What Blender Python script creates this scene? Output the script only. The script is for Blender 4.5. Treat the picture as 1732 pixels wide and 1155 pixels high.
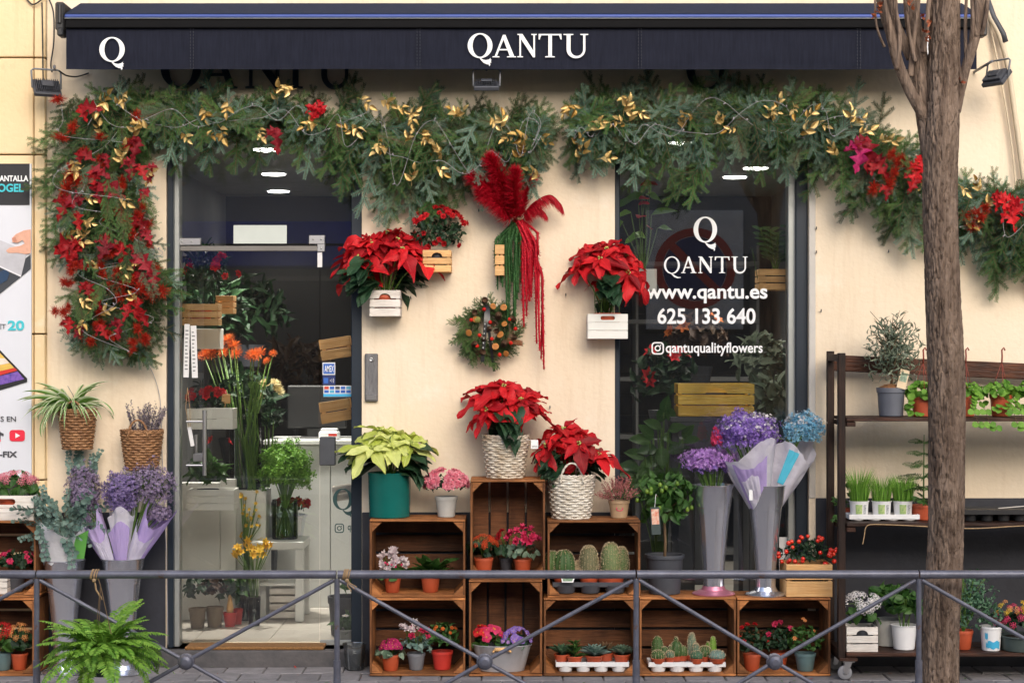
import bpy, math, random
from math import sin, cos, pi, radians, sqrt
from mathutils import Vector, Matrix, noise
V = Vector
for o in list(bpy.data.objects): bpy.data.objects.remove(o)
sc = bpy.context.scene
# ---------------------------------------------------------------- camera, sky, sun, exposure
CAMD, EYE, FPX = 9.0, 1.59, 2970.0
cam = bpy.data.objects.new('camera', bpy.data.cameras.new('camera'))
sc.collection.objects.link(cam); sc.camera = cam
cam.location = (0, -CAMD, EYE); cam.rotation_euler = (pi/2, 0, 0)
cam.data.sensor_width = 36; cam.data.lens = 36*FPX/1732; cam.data.shift_y = 22.5/1732
cam.data.clip_start = .1; cam.data.clip_end = 500
SUN_EL, SUN_AZ = 30, 14       # azimuth to the right of the camera's back
world = bpy.data.worlds.new('World'); sc.world = world; world.use_nodes = True
wn = world.node_tree; wn.nodes.clear()
sky = wn.nodes.new('ShaderNodeTexSky'); sky.sky_type = 'NISHITA'; sky.sun_disc = False
sky.sun_elevation = radians(SUN_EL); sky.sun_rotation = radians(180-SUN_AZ); sky.air_density = 1.0; sky.dust_density = 3.0
bg = wn.nodes.new('ShaderNodeBackground'); bg.inputs[1].default_value = .15
wo = wn.nodes.new('ShaderNodeOutputWorld')
wn.links.new(sky.outputs[0], bg.inputs[0]); wn.links.new(bg.outputs[0], wo.inputs[0])
sl = bpy.data.lights.new('sun', 'SUN'); sl.energy = 1.15; sl.angle = radians(48); sl.color = (1, .95, .87)
sun = bpy.data.objects.new('sun', sl); sc.collection.objects.link(sun)
sd = V((sin(radians(SUN_AZ))*cos(radians(SUN_EL)), -cos(radians(SUN_AZ))*cos(radians(SUN_EL)), sin(radians(SUN_EL))))
sun.rotation_euler = sd.to_track_quat('Z', 'Y').to_euler(); sun.location = (2, -6, 8)
sc.render.engine = 'CYCLES'
vs = sc.view_settings
vs.view_transform = 'Standard'; vs.look = 'None'; vs.gamma = 1; vs.use_curve_mapping = False; vs.exposure = .62
sc.cycles.max_bounces = 8; sc.cycles.transparent_max_bounces = 16
# ---------------------------------------------------------------- helpers
R = random.Random(11)
def U(a, b): return R.uniform(a, b)
def wx(px, Y): return (px-866)*(CAMD+Y)/FPX
def wz(py, Y): return EYE-(py-600)*(CAMD+Y)/FPX
def wl(p, Y): return p*(CAMD+Y)/FPX
def W(px, py, Y): return V((wx(px, Y), Y, wz(py, Y)))
C = sc.collection
class MB:
    def __init__(s): s.v = []; s.f = []; s.m = []
    def add(s, vs_, fs, mi=0):
        n = len(s.v); s.v += [tuple(v) for v in vs_]; s.f += [tuple(i+n for i in f) for f in fs]; s.m += [mi]*len(fs)
    def box(s, a, b, mi=0):
        x0, y0, z0 = a; x1, y1, z1 = b
        s.add([(x0,y0,z0),(x1,y0,z0),(x1,y1,z0),(x0,y1,z0),(x0,y0,z1),(x1,y0,z1),(x1,y1,z1),(x0,y1,z1)],
              [(3,2,1,0),(4,5,6,7),(0,1,5,4),(1,2,6,5),(2,3,7,6),(3,0,4,7)], mi)
    def cbox(s, a, b, c=.003, mi=0):      # box with chamfered edges
        lo, hi = V(a), V(b); vs_ = []; idx = {}
        for sx in (0,1):
            for sy in (0,1):
                for sz in (0,1):
                    sg = (sx,sy,sz)
                    for ax in range(3):
                        p = [0,0,0]
                        for k in range(3):
                            e = hi[k] if sg[k] else lo[k]; inn = e-c if sg[k] else e+c
                            p[k] = e if k == ax else inn
                        idx[(sg,ax)] = len(vs_); vs_.append(p)
        fs = []
        for ax in range(3):
            o1, o2 = (ax+1)%3, (ax+2)%3
            for side in (0,1):
                q = []
                for (p, r) in ((0,0),(1,0),(1,1),(0,1)):
                    sg = [0,0,0]; sg[ax] = side; sg[o1] = p; sg[o2] = r; q.append(idx[(tuple(sg),ax)])
                fs.append(q if side else q[::-1])
            for p in (0,1):
                for r in (0,1):
                    A = [0,0,0]; A[ax] = 0; A[o1] = p; A[o2] = r; B = list(A); B[ax] = 1; A = tuple(A); B = tuple(B)
                    q = [idx[(A,o1)], idx[(B,o1)], idx[(B,o2)], idx[(A,o2)]]
                    fs.append(q if p != r else q[::-1])
        for sx in (0,1):
            for sy in (0,1):
                for sz in (0,1):
                    sg = (sx,sy,sz); q = [idx[(sg,0)], idx[(sg,1)], idx[(sg,2)]]
                    fs.append(q if (sx+sy+sz)%2 else q[::-1])
        s.add(vs_, fs, mi)
    def tube(s, pts, r, n=8, cap=True, mi=0):
        pts = [V(p) for p in pts]; m = len(pts); rs = r if isinstance(r, (list,tuple)) else [r]*m
        vs_ = []; prev = None
        for i, p in enumerate(pts):
            t = (pts[min(i+1,m-1)]-pts[max(i-1,0)])
            t = t.normalized() if t.length > 1e-9 else V((0,0,1))
            if prev is None: u = t.cross(V((0,0,1)) if abs(t.z) < .9 else V((1,0,0))).normalized()
            else: u = (prev-t*prev.dot(t)); u = u.normalized() if u.length > 1e-6 else t.orthogonal().normalized()
            prev = u; w = t.cross(u)
            for k in range(n):
                a = 2*pi*k/n; vs_.append(p+(u*cos(a)+w*sin(a))*rs[i])
        fs = [(i*n+k, i*n+(k+1)%n, (i+1)*n+(k+1)%n, (i+1)*n+k) for i in range(m-1) for k in range(n)]
        if cap: fs += [tuple(range(n))[::-1], tuple((m-1)*n+k for k in range(n))]
        s.add(vs_, fs, mi)
    def lathe(s, prof, n=24, c=(0,0,0), mi=0, sx=1, sy=1, fn=None):
        vs_ = []; m = len(prof)
        for (r, z) in prof:
            for k in range(n):
                a = 2*pi*k/n; q = r*(fn(a, z) if fn else 1)
                vs_.append((c[0]+q*cos(a)*sx, c[1]+q*sin(a)*sy, c[2]+z))
        fs = [(i*n+k, i*n+(k+1)%n, (i+1)*n+(k+1)%n, (i+1)*n+k) for i in range(m-1) for k in range(n)]
        if prof[0][0] > 1e-6: fs.append(tuple(range(n))[::-1])
        if prof[-1][0] > 1e-6: fs.append(tuple((m-1)*n+k for k in range(n)))
        s.add(vs_, fs, mi)
    def ball(s, c, r, n=10, mi=0, sz=1):
        s.lathe([(max(r*sin(pi*i/6), 1e-7), -r*sz*cos(pi*i/6)) for i in range(7)], n, c, mi)
    def poly(s, pts, mi=0): s.add(pts, [tuple(range(len(pts)))], mi)
    def xf(s, M, vs_): return [M @ V(v) for v in vs_]
    def merge(s, o, M, mi=None):
        n = len(s.v); s.v += [tuple(M @ V(v)) for v in o.v]; s.f += [tuple(i+n for i in f) for f in o.f]
        s.m += (o.m if mi is None else [mi]*len(o.f))
    def mesh(s, name, mats, smooth=True):
        me = bpy.data.meshes.new(name); me.from_pydata(s.v, [], s.f)
        for m in (mats if isinstance(mats, (list,tuple)) else [mats]): me.materials.append(m)
        if any(s.m): me.polygons.foreach_set('material_index', s.m)
        if smooth: me.polygons.foreach_set('use_smooth', [True]*len(me.polygons))
        me.update(); return me
    def build(s, name, mats, parent=None, smooth=False, M=None, kind=None, label=None):
        return mk(name, s.mesh(name, mats, smooth), parent, M, kind, label)
def mk(name, me, parent=None, M=None, kind=None, label=None):
    o = bpy.data.objects.new(name, me); C.objects.link(o)
    if parent is not None: o.parent = parent
    if M is not None: o.matrix_local = M
    if kind: o['kind'] = kind
    if label: o['label'] = label
    return o
def tag(o, label, cat, group=None):
    o['label'] = label; o['category'] = cat
    if group: o['group'] = group
    return o
def T(name, label, cat, loc=(0,0,0), group=None, rz=0):
    o = bpy.data.objects.new(name, None); C.objects.link(o); o.location = loc; o.rotation_euler = (0,0,rz)
    o.empty_display_size = .05
    return tag(o, label, cat, group)
def autosmooth(o, ang=40):
    me = o.data
    me.polygons.foreach_set('use_smooth', [True]*len(me.polygons))
    me.set_sharp_from_angle(angle=radians(ang)); return o
def orient(p, d, n, sx, sy=None, sz=None):
    d = V(d).normalized(); n = V(n); n = n-d*n.dot(d)
    n = n.normalized() if n.length > 1e-5 else d.orthogonal().normalized()
    y = n.cross(d); sy = sx if sy is None else sy; sz = sx if sz is None else sz
    return Matrix(((d.x*sx, y.x*sy, n.x*sz, p[0]), (d.y*sx, y.y*sy, n.y*sz, p[1]), (d.z*sx, y.z*sy, n.z*sz, p[2]), (0,0,0,1)))
def rdir(): 
    while 1:
        v = V((U(-1,1),U(-1,1),U(-1,1)))
        if .05 < v.length < 1: return v.normalized()
# ---------------------------------------------------------------- materials
MATS = {}
def nodes(name):
    m = bpy.data.materials.new(name); m.use_nodes = True; nt = m.node_tree
    return m, nt, nt.nodes['Principled BSDF'], nt.nodes['Material Output']
def rgba(c): return (c[0], c[1], c[2], 1)
def plain(name, col, rough=.6, metal=0, var=.15, scale=8, bump=0, bscale=60, stretch=None, col2=None, objvar=0, spec=.5, coords='Object'):
    if name in MATS: return MATS[name]
    m, nt, b, out = nodes(name); N = nt.nodes; Lk = nt.links
    tc = N.new('ShaderNodeTexCoord'); mp = N.new('ShaderNodeMapping'); Lk.new(tc.outputs[coords], mp.inputs[0])
    if stretch: mp.inputs['Scale'].default_value = stretch
    nz = N.new('ShaderNodeTexNoise'); nz.inputs['Scale'].default_value = scale; nz.inputs['Detail'].default_value = 6; nz.inputs['Roughness'].default_value = .65
    Lk.new(mp.outputs[0], nz.inputs[0])
    rp = N.new('ShaderNodeValToRGB'); rp.color_ramp.elements[0].position = .3; rp.color_ramp.elements[1].position = .7
    c2 = col2 or [min(1, c*(1+var)) for c in col]; c1 = [c*(1-var) for c in col] if not col2 else col
    rp.color_ramp.elements[0].color = rgba(c1); rp.color_ramp.elements[1].color = rgba(c2)
    Lk.new(nz.outputs[0], rp.inputs[0]); src = rp.outputs[0]
    if objvar:
        oi = N.new('ShaderNodeObjectInfo'); hs = N.new('ShaderNodeHueSaturation')
        mr = N.new('ShaderNodeMapRange'); mr.inputs[3].default_value = 1-objvar; mr.inputs[4].default_value = 1+objvar
        Lk.new(oi.outputs['Random'], mr.inputs[0]); Lk.new(mr.outputs[0], hs.inputs['Value']); Lk.new(src, hs.inputs['Color']); src = hs.outputs[0]
        ad = N.new('ShaderNodeVectorMath'); ad.operation = 'SCALE'
        cb = N.new('ShaderNodeCombineXYZ'); 
        for k in range(3): Lk.new(oi.outputs['Random'], cb.inputs[k])
        Lk.new(cb.outputs[0], ad.inputs[0]); ad.inputs['Scale'].default_value = 37; Lk.new(ad.outputs[0], mp.inputs['Location'])
    Lk.new(src, b.inputs['Base Color'])
    b.inputs['Roughness'].default_value = rough; b.inputs['Metallic'].default_value = metal
    b.inputs['Specular IOR Level'].default_value = spec
    if bump:
        n2 = N.new('ShaderNodeTexNoise'); n2.inputs['Scale'].default_value = bscale; n2.inputs['Detail'].default_value = 5
        Lk.new(mp.outputs[0], n2.inputs[0]); bp = N.new('ShaderNodeBump'); bp.inputs['Strength'].default_value = bump; bp.inputs['Distance'].default_value = .01
        Lk.new(n2.outputs[0], bp.inputs['Height']); Lk.new(bp.outputs[0], b.inputs['Normal'])
    MATS[name] = m; return m
def leafmat(name, c1, c2, rough=.5, trans=.25, spec=.4, metal=0, bump=.25, bscale=45, veins=False, perobj=False):
    if name in MATS: return MATS[name]
    m, nt, b, out = nodes(name); N = nt.nodes; Lk = nt.links
    g = N.new('ShaderNodeNewGeometry'); oi = N.new('ShaderNodeObjectInfo')
    ad = N.new('ShaderNodeMath'); ad.operation = 'ADD'; fr = N.new('ShaderNodeMath'); fr.operation = 'FRACT'
    if perobj:
        q = N.new('ShaderNodeMath'); q.operation = 'MULTIPLY'; q.inputs[1].default_value = .0001; Lk.new(g.outputs['Random Per Island'], q.inputs[0]); Lk.new(q.outputs[0], ad.inputs[0])
    else: Lk.new(g.outputs['Random Per Island'], ad.inputs[0])
    Lk.new(oi.outputs['Random'], ad.inputs[1]); Lk.new(ad.outputs[0], fr.inputs[0])
    nz = N.new('ShaderNodeTexNoise'); nz.inputs['Scale'].default_value = 5; nz.inputs['Detail'].default_value = 4
    tc = N.new('ShaderNodeTexCoord'); Lk.new(tc.outputs['Object'], nz.inputs[0])
    a2 = N.new('ShaderNodeMath'); a2.operation = 'MULTIPLY_ADD'; a2.inputs[1].default_value = .6; a2.inputs[2].default_value = -.3
    Lk.new(nz.outputs[0], a2.inputs[0])
    a3 = N.new('ShaderNodeMath'); a3.operation = 'ADD'; a3.use_clamp = True; Lk.new(a2.outputs[0], a3.inputs[0]); Lk.new(fr.outputs[0], a3.inputs[1])
    mx = N.new('ShaderNodeMix'); mx.data_type = 'RGBA'; mx.inputs[6].default_value = rgba(c1); mx.inputs[7].default_value = rgba(c2)
    Lk.new(a3.outputs[0], mx.inputs[0]); csrc = mx.outputs[2]; vh = None
    if veins:
        sx = N.new('ShaderNodeSeparateXYZ'); Lk.new(tc.outputs['Object'], sx.inputs[0]); ab = N.new('ShaderNodeMath'); ab.operation = 'ABSOLUTE'; Lk.new(sx.outputs[1], ab.inputs[0])
        m1 = N.new('ShaderNodeMath'); m1.operation = 'MULTIPLY_ADD'; m1.inputs[1].default_value = -1.1; Lk.new(ab.outputs[0], m1.inputs[0]); Lk.new(sx.outputs[0], m1.inputs[2])
        m2 = N.new('ShaderNodeMath'); m2.operation = 'MULTIPLY'; m2.inputs[1].default_value = 46; Lk.new(m1.outputs[0], m2.inputs[0]); m3 = N.new('ShaderNodeMath'); m3.operation = 'SINE'; Lk.new(m2.outputs[0], m3.inputs[0])
        vr = N.new('ShaderNodeMapRange'); vr.inputs[1].default_value = .82; vr.inputs[2].default_value = 1; vr.inputs[4].default_value = .55; Lk.new(m3.outputs[0], vr.inputs[0])
        rb_ = N.new('ShaderNodeMapRange'); rb_.inputs[1].default_value = .012; rb_.inputs[2].default_value = .03; rb_.inputs[3].default_value = 1; rb_.inputs[4].default_value = 0; Lk.new(ab.outputs[0], rb_.inputs[0])
        mxv = N.new('ShaderNodeMath'); mxv.operation = 'MAXIMUM'; Lk.new(vr.outputs[0], mxv.inputs[0]); Lk.new(rb_.outputs[0], mxv.inputs[1]); vh = mxv.outputs[0]
        fm = N.new('ShaderNodeMath'); fm.operation = 'MULTIPLY'; fm.inputs[1].default_value = .35; Lk.new(vh, fm.inputs[0])
        vc = N.new('ShaderNodeMix'); vc.data_type = 'RGBA'; vc.inputs[7].default_value = rgba([min(.9, c*1.5+.03) for c in c2]); Lk.new(fm.outputs[0], vc.inputs[0]); Lk.new(csrc, vc.inputs[6]); csrc = vc.outputs[2]
    Lk.new(csrc, b.inputs['Base Color'])
    b.inputs['Roughness'].default_value = rough; b.inputs['Specular IOR Level'].default_value = spec; b.inputs['Metallic'].default_value = metal
    if bump:
        n2 = N.new('ShaderNodeTexNoise'); n2.inputs['Scale'].default_value = bscale; Lk.new(tc.outputs['Object'], n2.inputs[0])
        bp = N.new('ShaderNodeBump'); bp.inputs['Strength'].default_value = bump; bp.inputs['Distance'].default_value = .02
        bp.invert = bool(vh); Lk.new(vh or n2.outputs[0], bp.inputs['Height']); Lk.new(bp.outputs[0], b.inputs['Normal'])
    if trans:
        tr = N.new('ShaderNodeBsdfTranslucent'); Lk.new(csrc, tr.inputs[0]); ms = N.new('ShaderNodeMixShader'); ms.inputs[0].default_value = trans
        Lk.new(b.outputs[0], ms.inputs[1]); Lk.new(tr.outputs[0], ms.inputs[2]); Lk.new(ms.outputs[0], out.inputs[0])
    MATS[name] = m; return m
def woodmat(name, c1, c2, stretch=(2,30,30), rough=.65, objvar=.25, dirt=1):
    m = plain(name, c1, rough, 0, 0, 3, .35, 6, stretch, c2, objvar, .3); nt = m.node_tree; N = nt.nodes; Lk = nt.links; b = N['Principled BSDF']
    if 'blotch' not in N:
        src = b.inputs['Base Color'].links[0].from_socket; tc = N.new('ShaderNodeTexCoord'); nz = N.new('ShaderNodeTexNoise'); nz.name = 'blotch'; nz.inputs['Scale'].default_value = 7; nz.inputs['Detail'].default_value = 6
        oi = N.new('ShaderNodeObjectInfo'); vm = N.new('ShaderNodeVectorMath'); Lk.new(tc.outputs['Object'], vm.inputs[0]); sc2 = N.new('ShaderNodeVectorMath'); sc2.operation = 'SCALE'; sc2.inputs['Scale'].default_value = 3; Lk.new(oi.outputs['Location'], sc2.inputs[0]); Lk.new(sc2.outputs[0], vm.inputs[1]); Lk.new(vm.outputs[0], nz.inputs[0])
        mr = N.new('ShaderNodeMapRange'); mr.inputs[1].default_value = .35; mr.inputs[2].default_value = .65; mr.inputs[3].default_value = 1-.5*dirt; mr.inputs[4].default_value = 1+.12*dirt; Lk.new(nz.outputs[0], mr.inputs[0])
        hs = N.new('ShaderNodeHueSaturation'); Lk.new(mr.outputs[0], hs.inputs['Value']); Lk.new(src, hs.inputs['Color']); Lk.new(hs.outputs[0], b.inputs['Base Color'])
    return m
def glassmat(name, ior=1.5, tint=(1,1,1), rough=0, dirt=.0):
    if name in MATS: return MATS[name]
    m, nt, b, out = nodes(name); N = nt.nodes; Lk = nt.links; N.remove(b)
    t = N.new('ShaderNodeBsdfTransparent'); t.inputs[0].default_value = rgba(tint)
    g = N.new('ShaderNodeBsdfGlossy'); g.inputs['Roughness'].default_value = rough
    f = N.new('ShaderNodeFresnel'); f.inputs[0].default_value = ior
    ms = N.new('ShaderNodeMixShader'); Lk.new(f.outputs[0], ms.inputs[0]); Lk.new(t.outputs[0], ms.inputs[1]); Lk.new(g.outputs[0], ms.inputs[2])
    src = ms.outputs[0]
    if dirt:
        d = N.new('ShaderNodeBsdfDiffuse'); d.inputs[0].default_value = (.8,.8,.8,1)
        nz = N.new('ShaderNodeTexNoise'); nz.inputs['Scale'].default_value = 70; nz.inputs['Detail'].default_value = 4
        tc = N.new('ShaderNodeTexCoord'); Lk.new(tc.outputs['Object'], nz.inputs[0])
        rp = N.new('ShaderNodeValToRGB'); rp.color_ramp.elements[0].position = .62; rp.color_ramp.elements[1].position = .8
        rp.color_ramp.elements[0].color = (dirt*.12,)*3+(1,); rp.color_ramp.elements[1].color = (dirt,)*3+(1,)
        Lk.new(nz.outputs[0], rp.inputs[0]); m2 = N.new('ShaderNodeMixShader'); Lk.new(rp.outputs[0], m2.inputs[0]); Lk.new(src, m2.inputs[1]); Lk.new(d.outputs[0], m2.inputs[2]); src = m2.outputs[0]
    Lk.new(src, out.inputs[0]); MATS[name] = m; return m
def emitmat(name, col, s):
    if name in MATS: return MATS[name]
    m, nt, b, out = nodes(name); b.inputs['Emission Color'].default_value = rgba(col); b.inputs['Emission Strength'].default_value = s; MATS[name] = m; return m
def stainify(m, lst):
    nt = m.node_tree; N = nt.nodes; Lk = nt.links; b = N['Principled BSDF']; src = b.inputs['Base Color'].links[0].from_socket
    tc = N.new('ShaderNodeTexCoord')
    for (sc_, st, lo, hi, amt, col) in lst:
        mp = N.new('ShaderNodeMapping'); mp.inputs['Scale'].default_value = st; Lk.new(tc.outputs['Object'], mp.inputs[0]); mp.inputs['Location'].default_value = (sc_, 1, 2)
        nz = N.new('ShaderNodeTexNoise'); nz.inputs['Scale'].default_value = sc_; nz.inputs['Detail'].default_value = 7; nz.inputs['Roughness'].default_value = .7; Lk.new(mp.outputs[0], nz.inputs[0])
        mr = N.new('ShaderNodeMapRange'); mr.inputs[1].default_value = lo; mr.inputs[2].default_value = hi; mr.inputs[3].default_value = 0; mr.inputs[4].default_value = amt; Lk.new(nz.outputs[0], mr.inputs[0])
        mx = N.new('ShaderNodeMix'); mx.data_type = 'RGBA'; mx.inputs[7].default_value = rgba(col); Lk.new(mr.outputs[0], mx.inputs[0]); Lk.new(src, mx.inputs[6]); src = mx.outputs[2]
    Lk.new(src, b.inputs['Base Color']); return m
def plaster(name, ca, cb, stain):
    return stainify(plain(name, ca, .85, 0, 0, 1.1, .28, 38, None, cb, spec=.2), ((2.2,(6,6,.5),.52,.80,.45,stain),(9,(1,1,1),.60,.78,.35,stain),(55,(1,1,1),.68,.76,.45,(.35,.25,.15)),(3.5,(1,1,1),.58,.72,.40,(.90,.84,.74))))
m_wall = plaster('plaster_cream', (.77,.635,.465), (.82,.71,.565), (.58,.43,.28))
m_pil = plaster('plaster_ochre', (.77,.58,.34), (.82,.66,.42), (.50,.33,.17))
m_plinth = plain('plinth_navy', (.022,.024,.034), .5, 0, .3, 6, .1, 50)
m_frame = plain('frame_navy', (.013,.022,.036), .42, .1, .12, 6)
m_alu = plain('aluminium', (.42,.44,.43), .42, .6, .06, 6)
m_steel = plain('steel', (.6,.6,.61), .3, 1, .05, 8)
m_galv = plain('galvanised_zinc', (.70,.72,.79), .22, .9, 0, 7, .05, 30, (1,1,.25), (.80,.82,.90))
m_cloth = plain('awning_cloth', (.0075,.009,.018), .85, 0, 0, 12, .12, 220, (8,8,.6), (.0135,.0155,.029), spec=.2)
m_white = plain('white_print', (.82,.83,.84), .6, 0, .03, 20)
m_black = plain('black_plastic', (.016,.016,.018), .45, 0, .2, 8)
m_grey = plain('grey_plastic', (.17,.18,.20), .5, 0, .1, 10)
m_dgrey = plain('dark_grey_plastic', (.05,.054,.066), .5, 0, .15, 10)
m_lgrey = plain('light_grey_plastic', (.42,.42,.40), .5, 0, .1, 10)
m_terra = plain('terracotta_plastic', (.42,.075,.028), .5, 0, .15, 10, objvar=.15)
m_redpot = plain('red_plastic', (.50,.035,.025), .45, 0, .1, 10)
m_whitepl = plain('white_plastic', (.74,.74,.75), .4, 0, .04, 10)
m_soil = plain('soil', (.03,.018,.01), .95, 0, .5, 60, .8, 120)
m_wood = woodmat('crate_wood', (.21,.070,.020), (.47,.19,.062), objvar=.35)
m_woodin = woodmat('crate_wood_shaded', (.085,.032,.013), (.19,.075,.03), objvar=.4)  # darker copy of the crate wood, with the shade inside the crates painted in
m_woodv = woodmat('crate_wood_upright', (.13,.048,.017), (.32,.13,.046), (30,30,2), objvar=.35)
m_pine = woodmat('pine_slat', (.62,.33,.12), (.80,.50,.23), (2,25,25), objvar=.12, dirt=.4)
m_white_w = woodmat('white_slat', (.62,.56,.50), (.80,.76,.71), (2,18,18), objvar=.08, dirt=.4)
m_white_box = plain('white_box', (.76,.75,.70), .55, 0, .04, 10)
m_rack = woodmat('rack_wood', (.018,.010,.008), (.075,.028,.015), (2,22,22), .55, objvar=.3)
m_rackv = woodmat('rack_wood_upright', (.016,.010,.009), (.05,.022,.013), (22,22,2), .55, objvar=.3)
m_rail = plain('railing_paint', (.125,.13,.17), .42, .3, .25, 16, .1, 60)
stainify(m_rail, ((22,(1,1,1),.63,.68,.75,(.13,.06,.03)),(9,(1,1,1),.60,.66,.4,(.22,.225,.27)),(60,(1,1,1),.68,.72,.7,(.05,.04,.04))))
stainify(m_galv, ((6,(3,3,.3),.52,.62,.4,(.58,.59,.63)),(30,(1,1,1),.62,.70,.4,(.78,.78,.80))))
m_wick_b = plain('wicker_brown', (.17,.075,.03), .6, 0, 0, 22, .3, 80, None, (.40,.21,.095))
m_wick_w = plain('wicker_white', (.52,.46,.37), .65, 0, 0, 22, .3, 80, None, (.80,.76,.68))
m_twine = plain('twine', (.36,.24,.13), .9, 0, .25, 60)
m_bark = plain('bark', (.07,.045,.034), .9, 0, 0, 3.0, 1.0, 16, (11,11,1.3), (.33,.245,.19), spec=.15)
m_glass = glassmat('shop_glass', 1.85, (.97,.985,.985), 0, .03)
m_vglass = glassmat('vase_glass', 1.45, (.88,.94,.91))
m_stem = leafmat('green_stem', (.06,.13,.02), (.12,.22,.04), .5, 0)
m_bstem = leafmat('brown_stem', (.10,.06,.03), (.17,.11,.06), .7, 0)
# foliage colours
G = dict(
 fir=((.008,.042,.014),(.095,.225,.055)), firb=((.06,.15,.10),(.24,.38,.29)), cyp=((.045,.13,.025),(.11,.24,.05)), jun=((.06,.13,.07),(.15,.25,.14)),
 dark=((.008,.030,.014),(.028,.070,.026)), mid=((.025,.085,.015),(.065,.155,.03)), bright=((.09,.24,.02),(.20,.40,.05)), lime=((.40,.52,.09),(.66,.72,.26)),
 blue=((.10,.19,.16),(.26,.37,.32)), fern=((.10,.27,.022),(.28,.50,.07)), olive=((.10,.14,.09),(.26,.30,.22)), grey=((.11,.10,.10),(.22,.19,.20)),
 grass=((.11,.28,.03),(.25,.46,.07)), brown=((.05,.02,.012),(.09,.05,.025)), poin=((.012,.045,.020),(.035,.085,.038)), rue=((.05,.13,.07),(.12,.23,.13)),
 suc=((.12,.21,.14),(.25,.34,.24)), cact=((.055,.12,.035),(.11,.19,.06)))
def gm(k): return leafmat('leaf_'+k, *G[k], rough=.42 if k in ('poin','dark','mid') else .55, veins=k in ('poin','mid'), perobj=k in ('fir','firb','cyp','jun'), bump=.4 if k in ('poin','mid') else .25)
P = dict(red=((.36,.003,.010),(.74,.020,.026)), dred=((.22,.004,.008),(.42,.010,.014)), pink=((.70,.13,.20),(.85,.36,.42)), magenta=((.30,.008,.07),(.55,.03,.16)),
 hot=((.62,.02,.10),(.82,.08,.20)), white=((.75,.70,.70),(.86,.84,.83)), orange=((.62,.11,.02),(.80,.24,.05)), yellow=((.75,.40,.02),(.85,.58,.06)),
 purple=((.20,.10,.44),(.42,.28,.70)), lilac=((.36,.16,.50),(.58,.36,.72)), dlilac=((.20,.15,.26),(.36,.29,.42)), cream=((.62,.50,.22),(.78,.68,.42)), peach=((.70,.24,.07),(.85,.42,.16)),
 blue=((.10,.36,.56),(.40,.66,.80)), heath=((.36,.10,.10),(.58,.26,.24)), coral=((.55,.045,.012),(.75,.10,.025)), leafred=((.20,.004,.008),(.44,.012,.014)), tuft=((.30,.010,.006),(.60,.040,.012)), burg=((.15,.005,.012),(.34,.017,.028)),
 pampas=((.38,.002,.014),(.62,.010,.03)), gtail=((.02,.075,.02),(.05,.15,.04)), palepink=((.74,.60,.62),(.86,.80,.80)), berry=((.62,.012,.008),(.75,.03,.015)), lilacd=((.18,.13,.32),(.34,.26,.48)))
def pm(k): return leafmat('petal_'+k, *P[k], rough=.52, trans=.25, spec=.3, bump=.35, bscale=14, veins=k in ('red','dred'))
m_gold = leafmat('gold_leaf', (.26,.15,.03), (.74,.54,.23), .42, 0, .5, .7, .2, 12)
# ---------------------------------------------------------------- lettering
def splines_mesh(polys, ext, name, mat):
    cu = bpy.data.curves.new(name, 'CURVE'); cu.dimensions = '2D'; cu.fill_mode = 'BOTH'; cu.extrude = ext
    for pl in polys:
        s = cu.splines.new('POLY'); s.points.add(len(pl)-1); s.use_cyclic_u = True
        for i, (x, y) in enumerate(pl): s.points[i].co = (x, y, 0, 1)
    return curve_mesh(cu, name, mat)
def curve_mesh(cu, name, mat):
    o = bpy.data.objects.new('tmp', cu); C.objects.link(o); bpy.context.view_layer.update()
    me = bpy.data.meshes.new_from_object(o.evaluated_get(bpy.context.evaluated_depsgraph_get()))
    bpy.data.objects.remove(o); me.name = name; me.materials.clear(); me.materials.append(mat); return me
def ell(cx, cy, rx, ry, n=40): return [(cx+rx*cos(2*pi*i/n), cy+ry*sin(2*pi*i/n)) for i in range(n)]
TAIL = [(.48,-.012),(.54,-.012),(.62,-.07),(.74,-.09),(.86,-.06),(.93,.0),(.915,-.07),(.965,-.07),(.925,-.13),(.955,-.19),(.90,-.2),(.915,-.28),(.87,-.35),(.85,-.27),(.77,-.26),(.64,-.2),(.54,-.1)]
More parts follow.
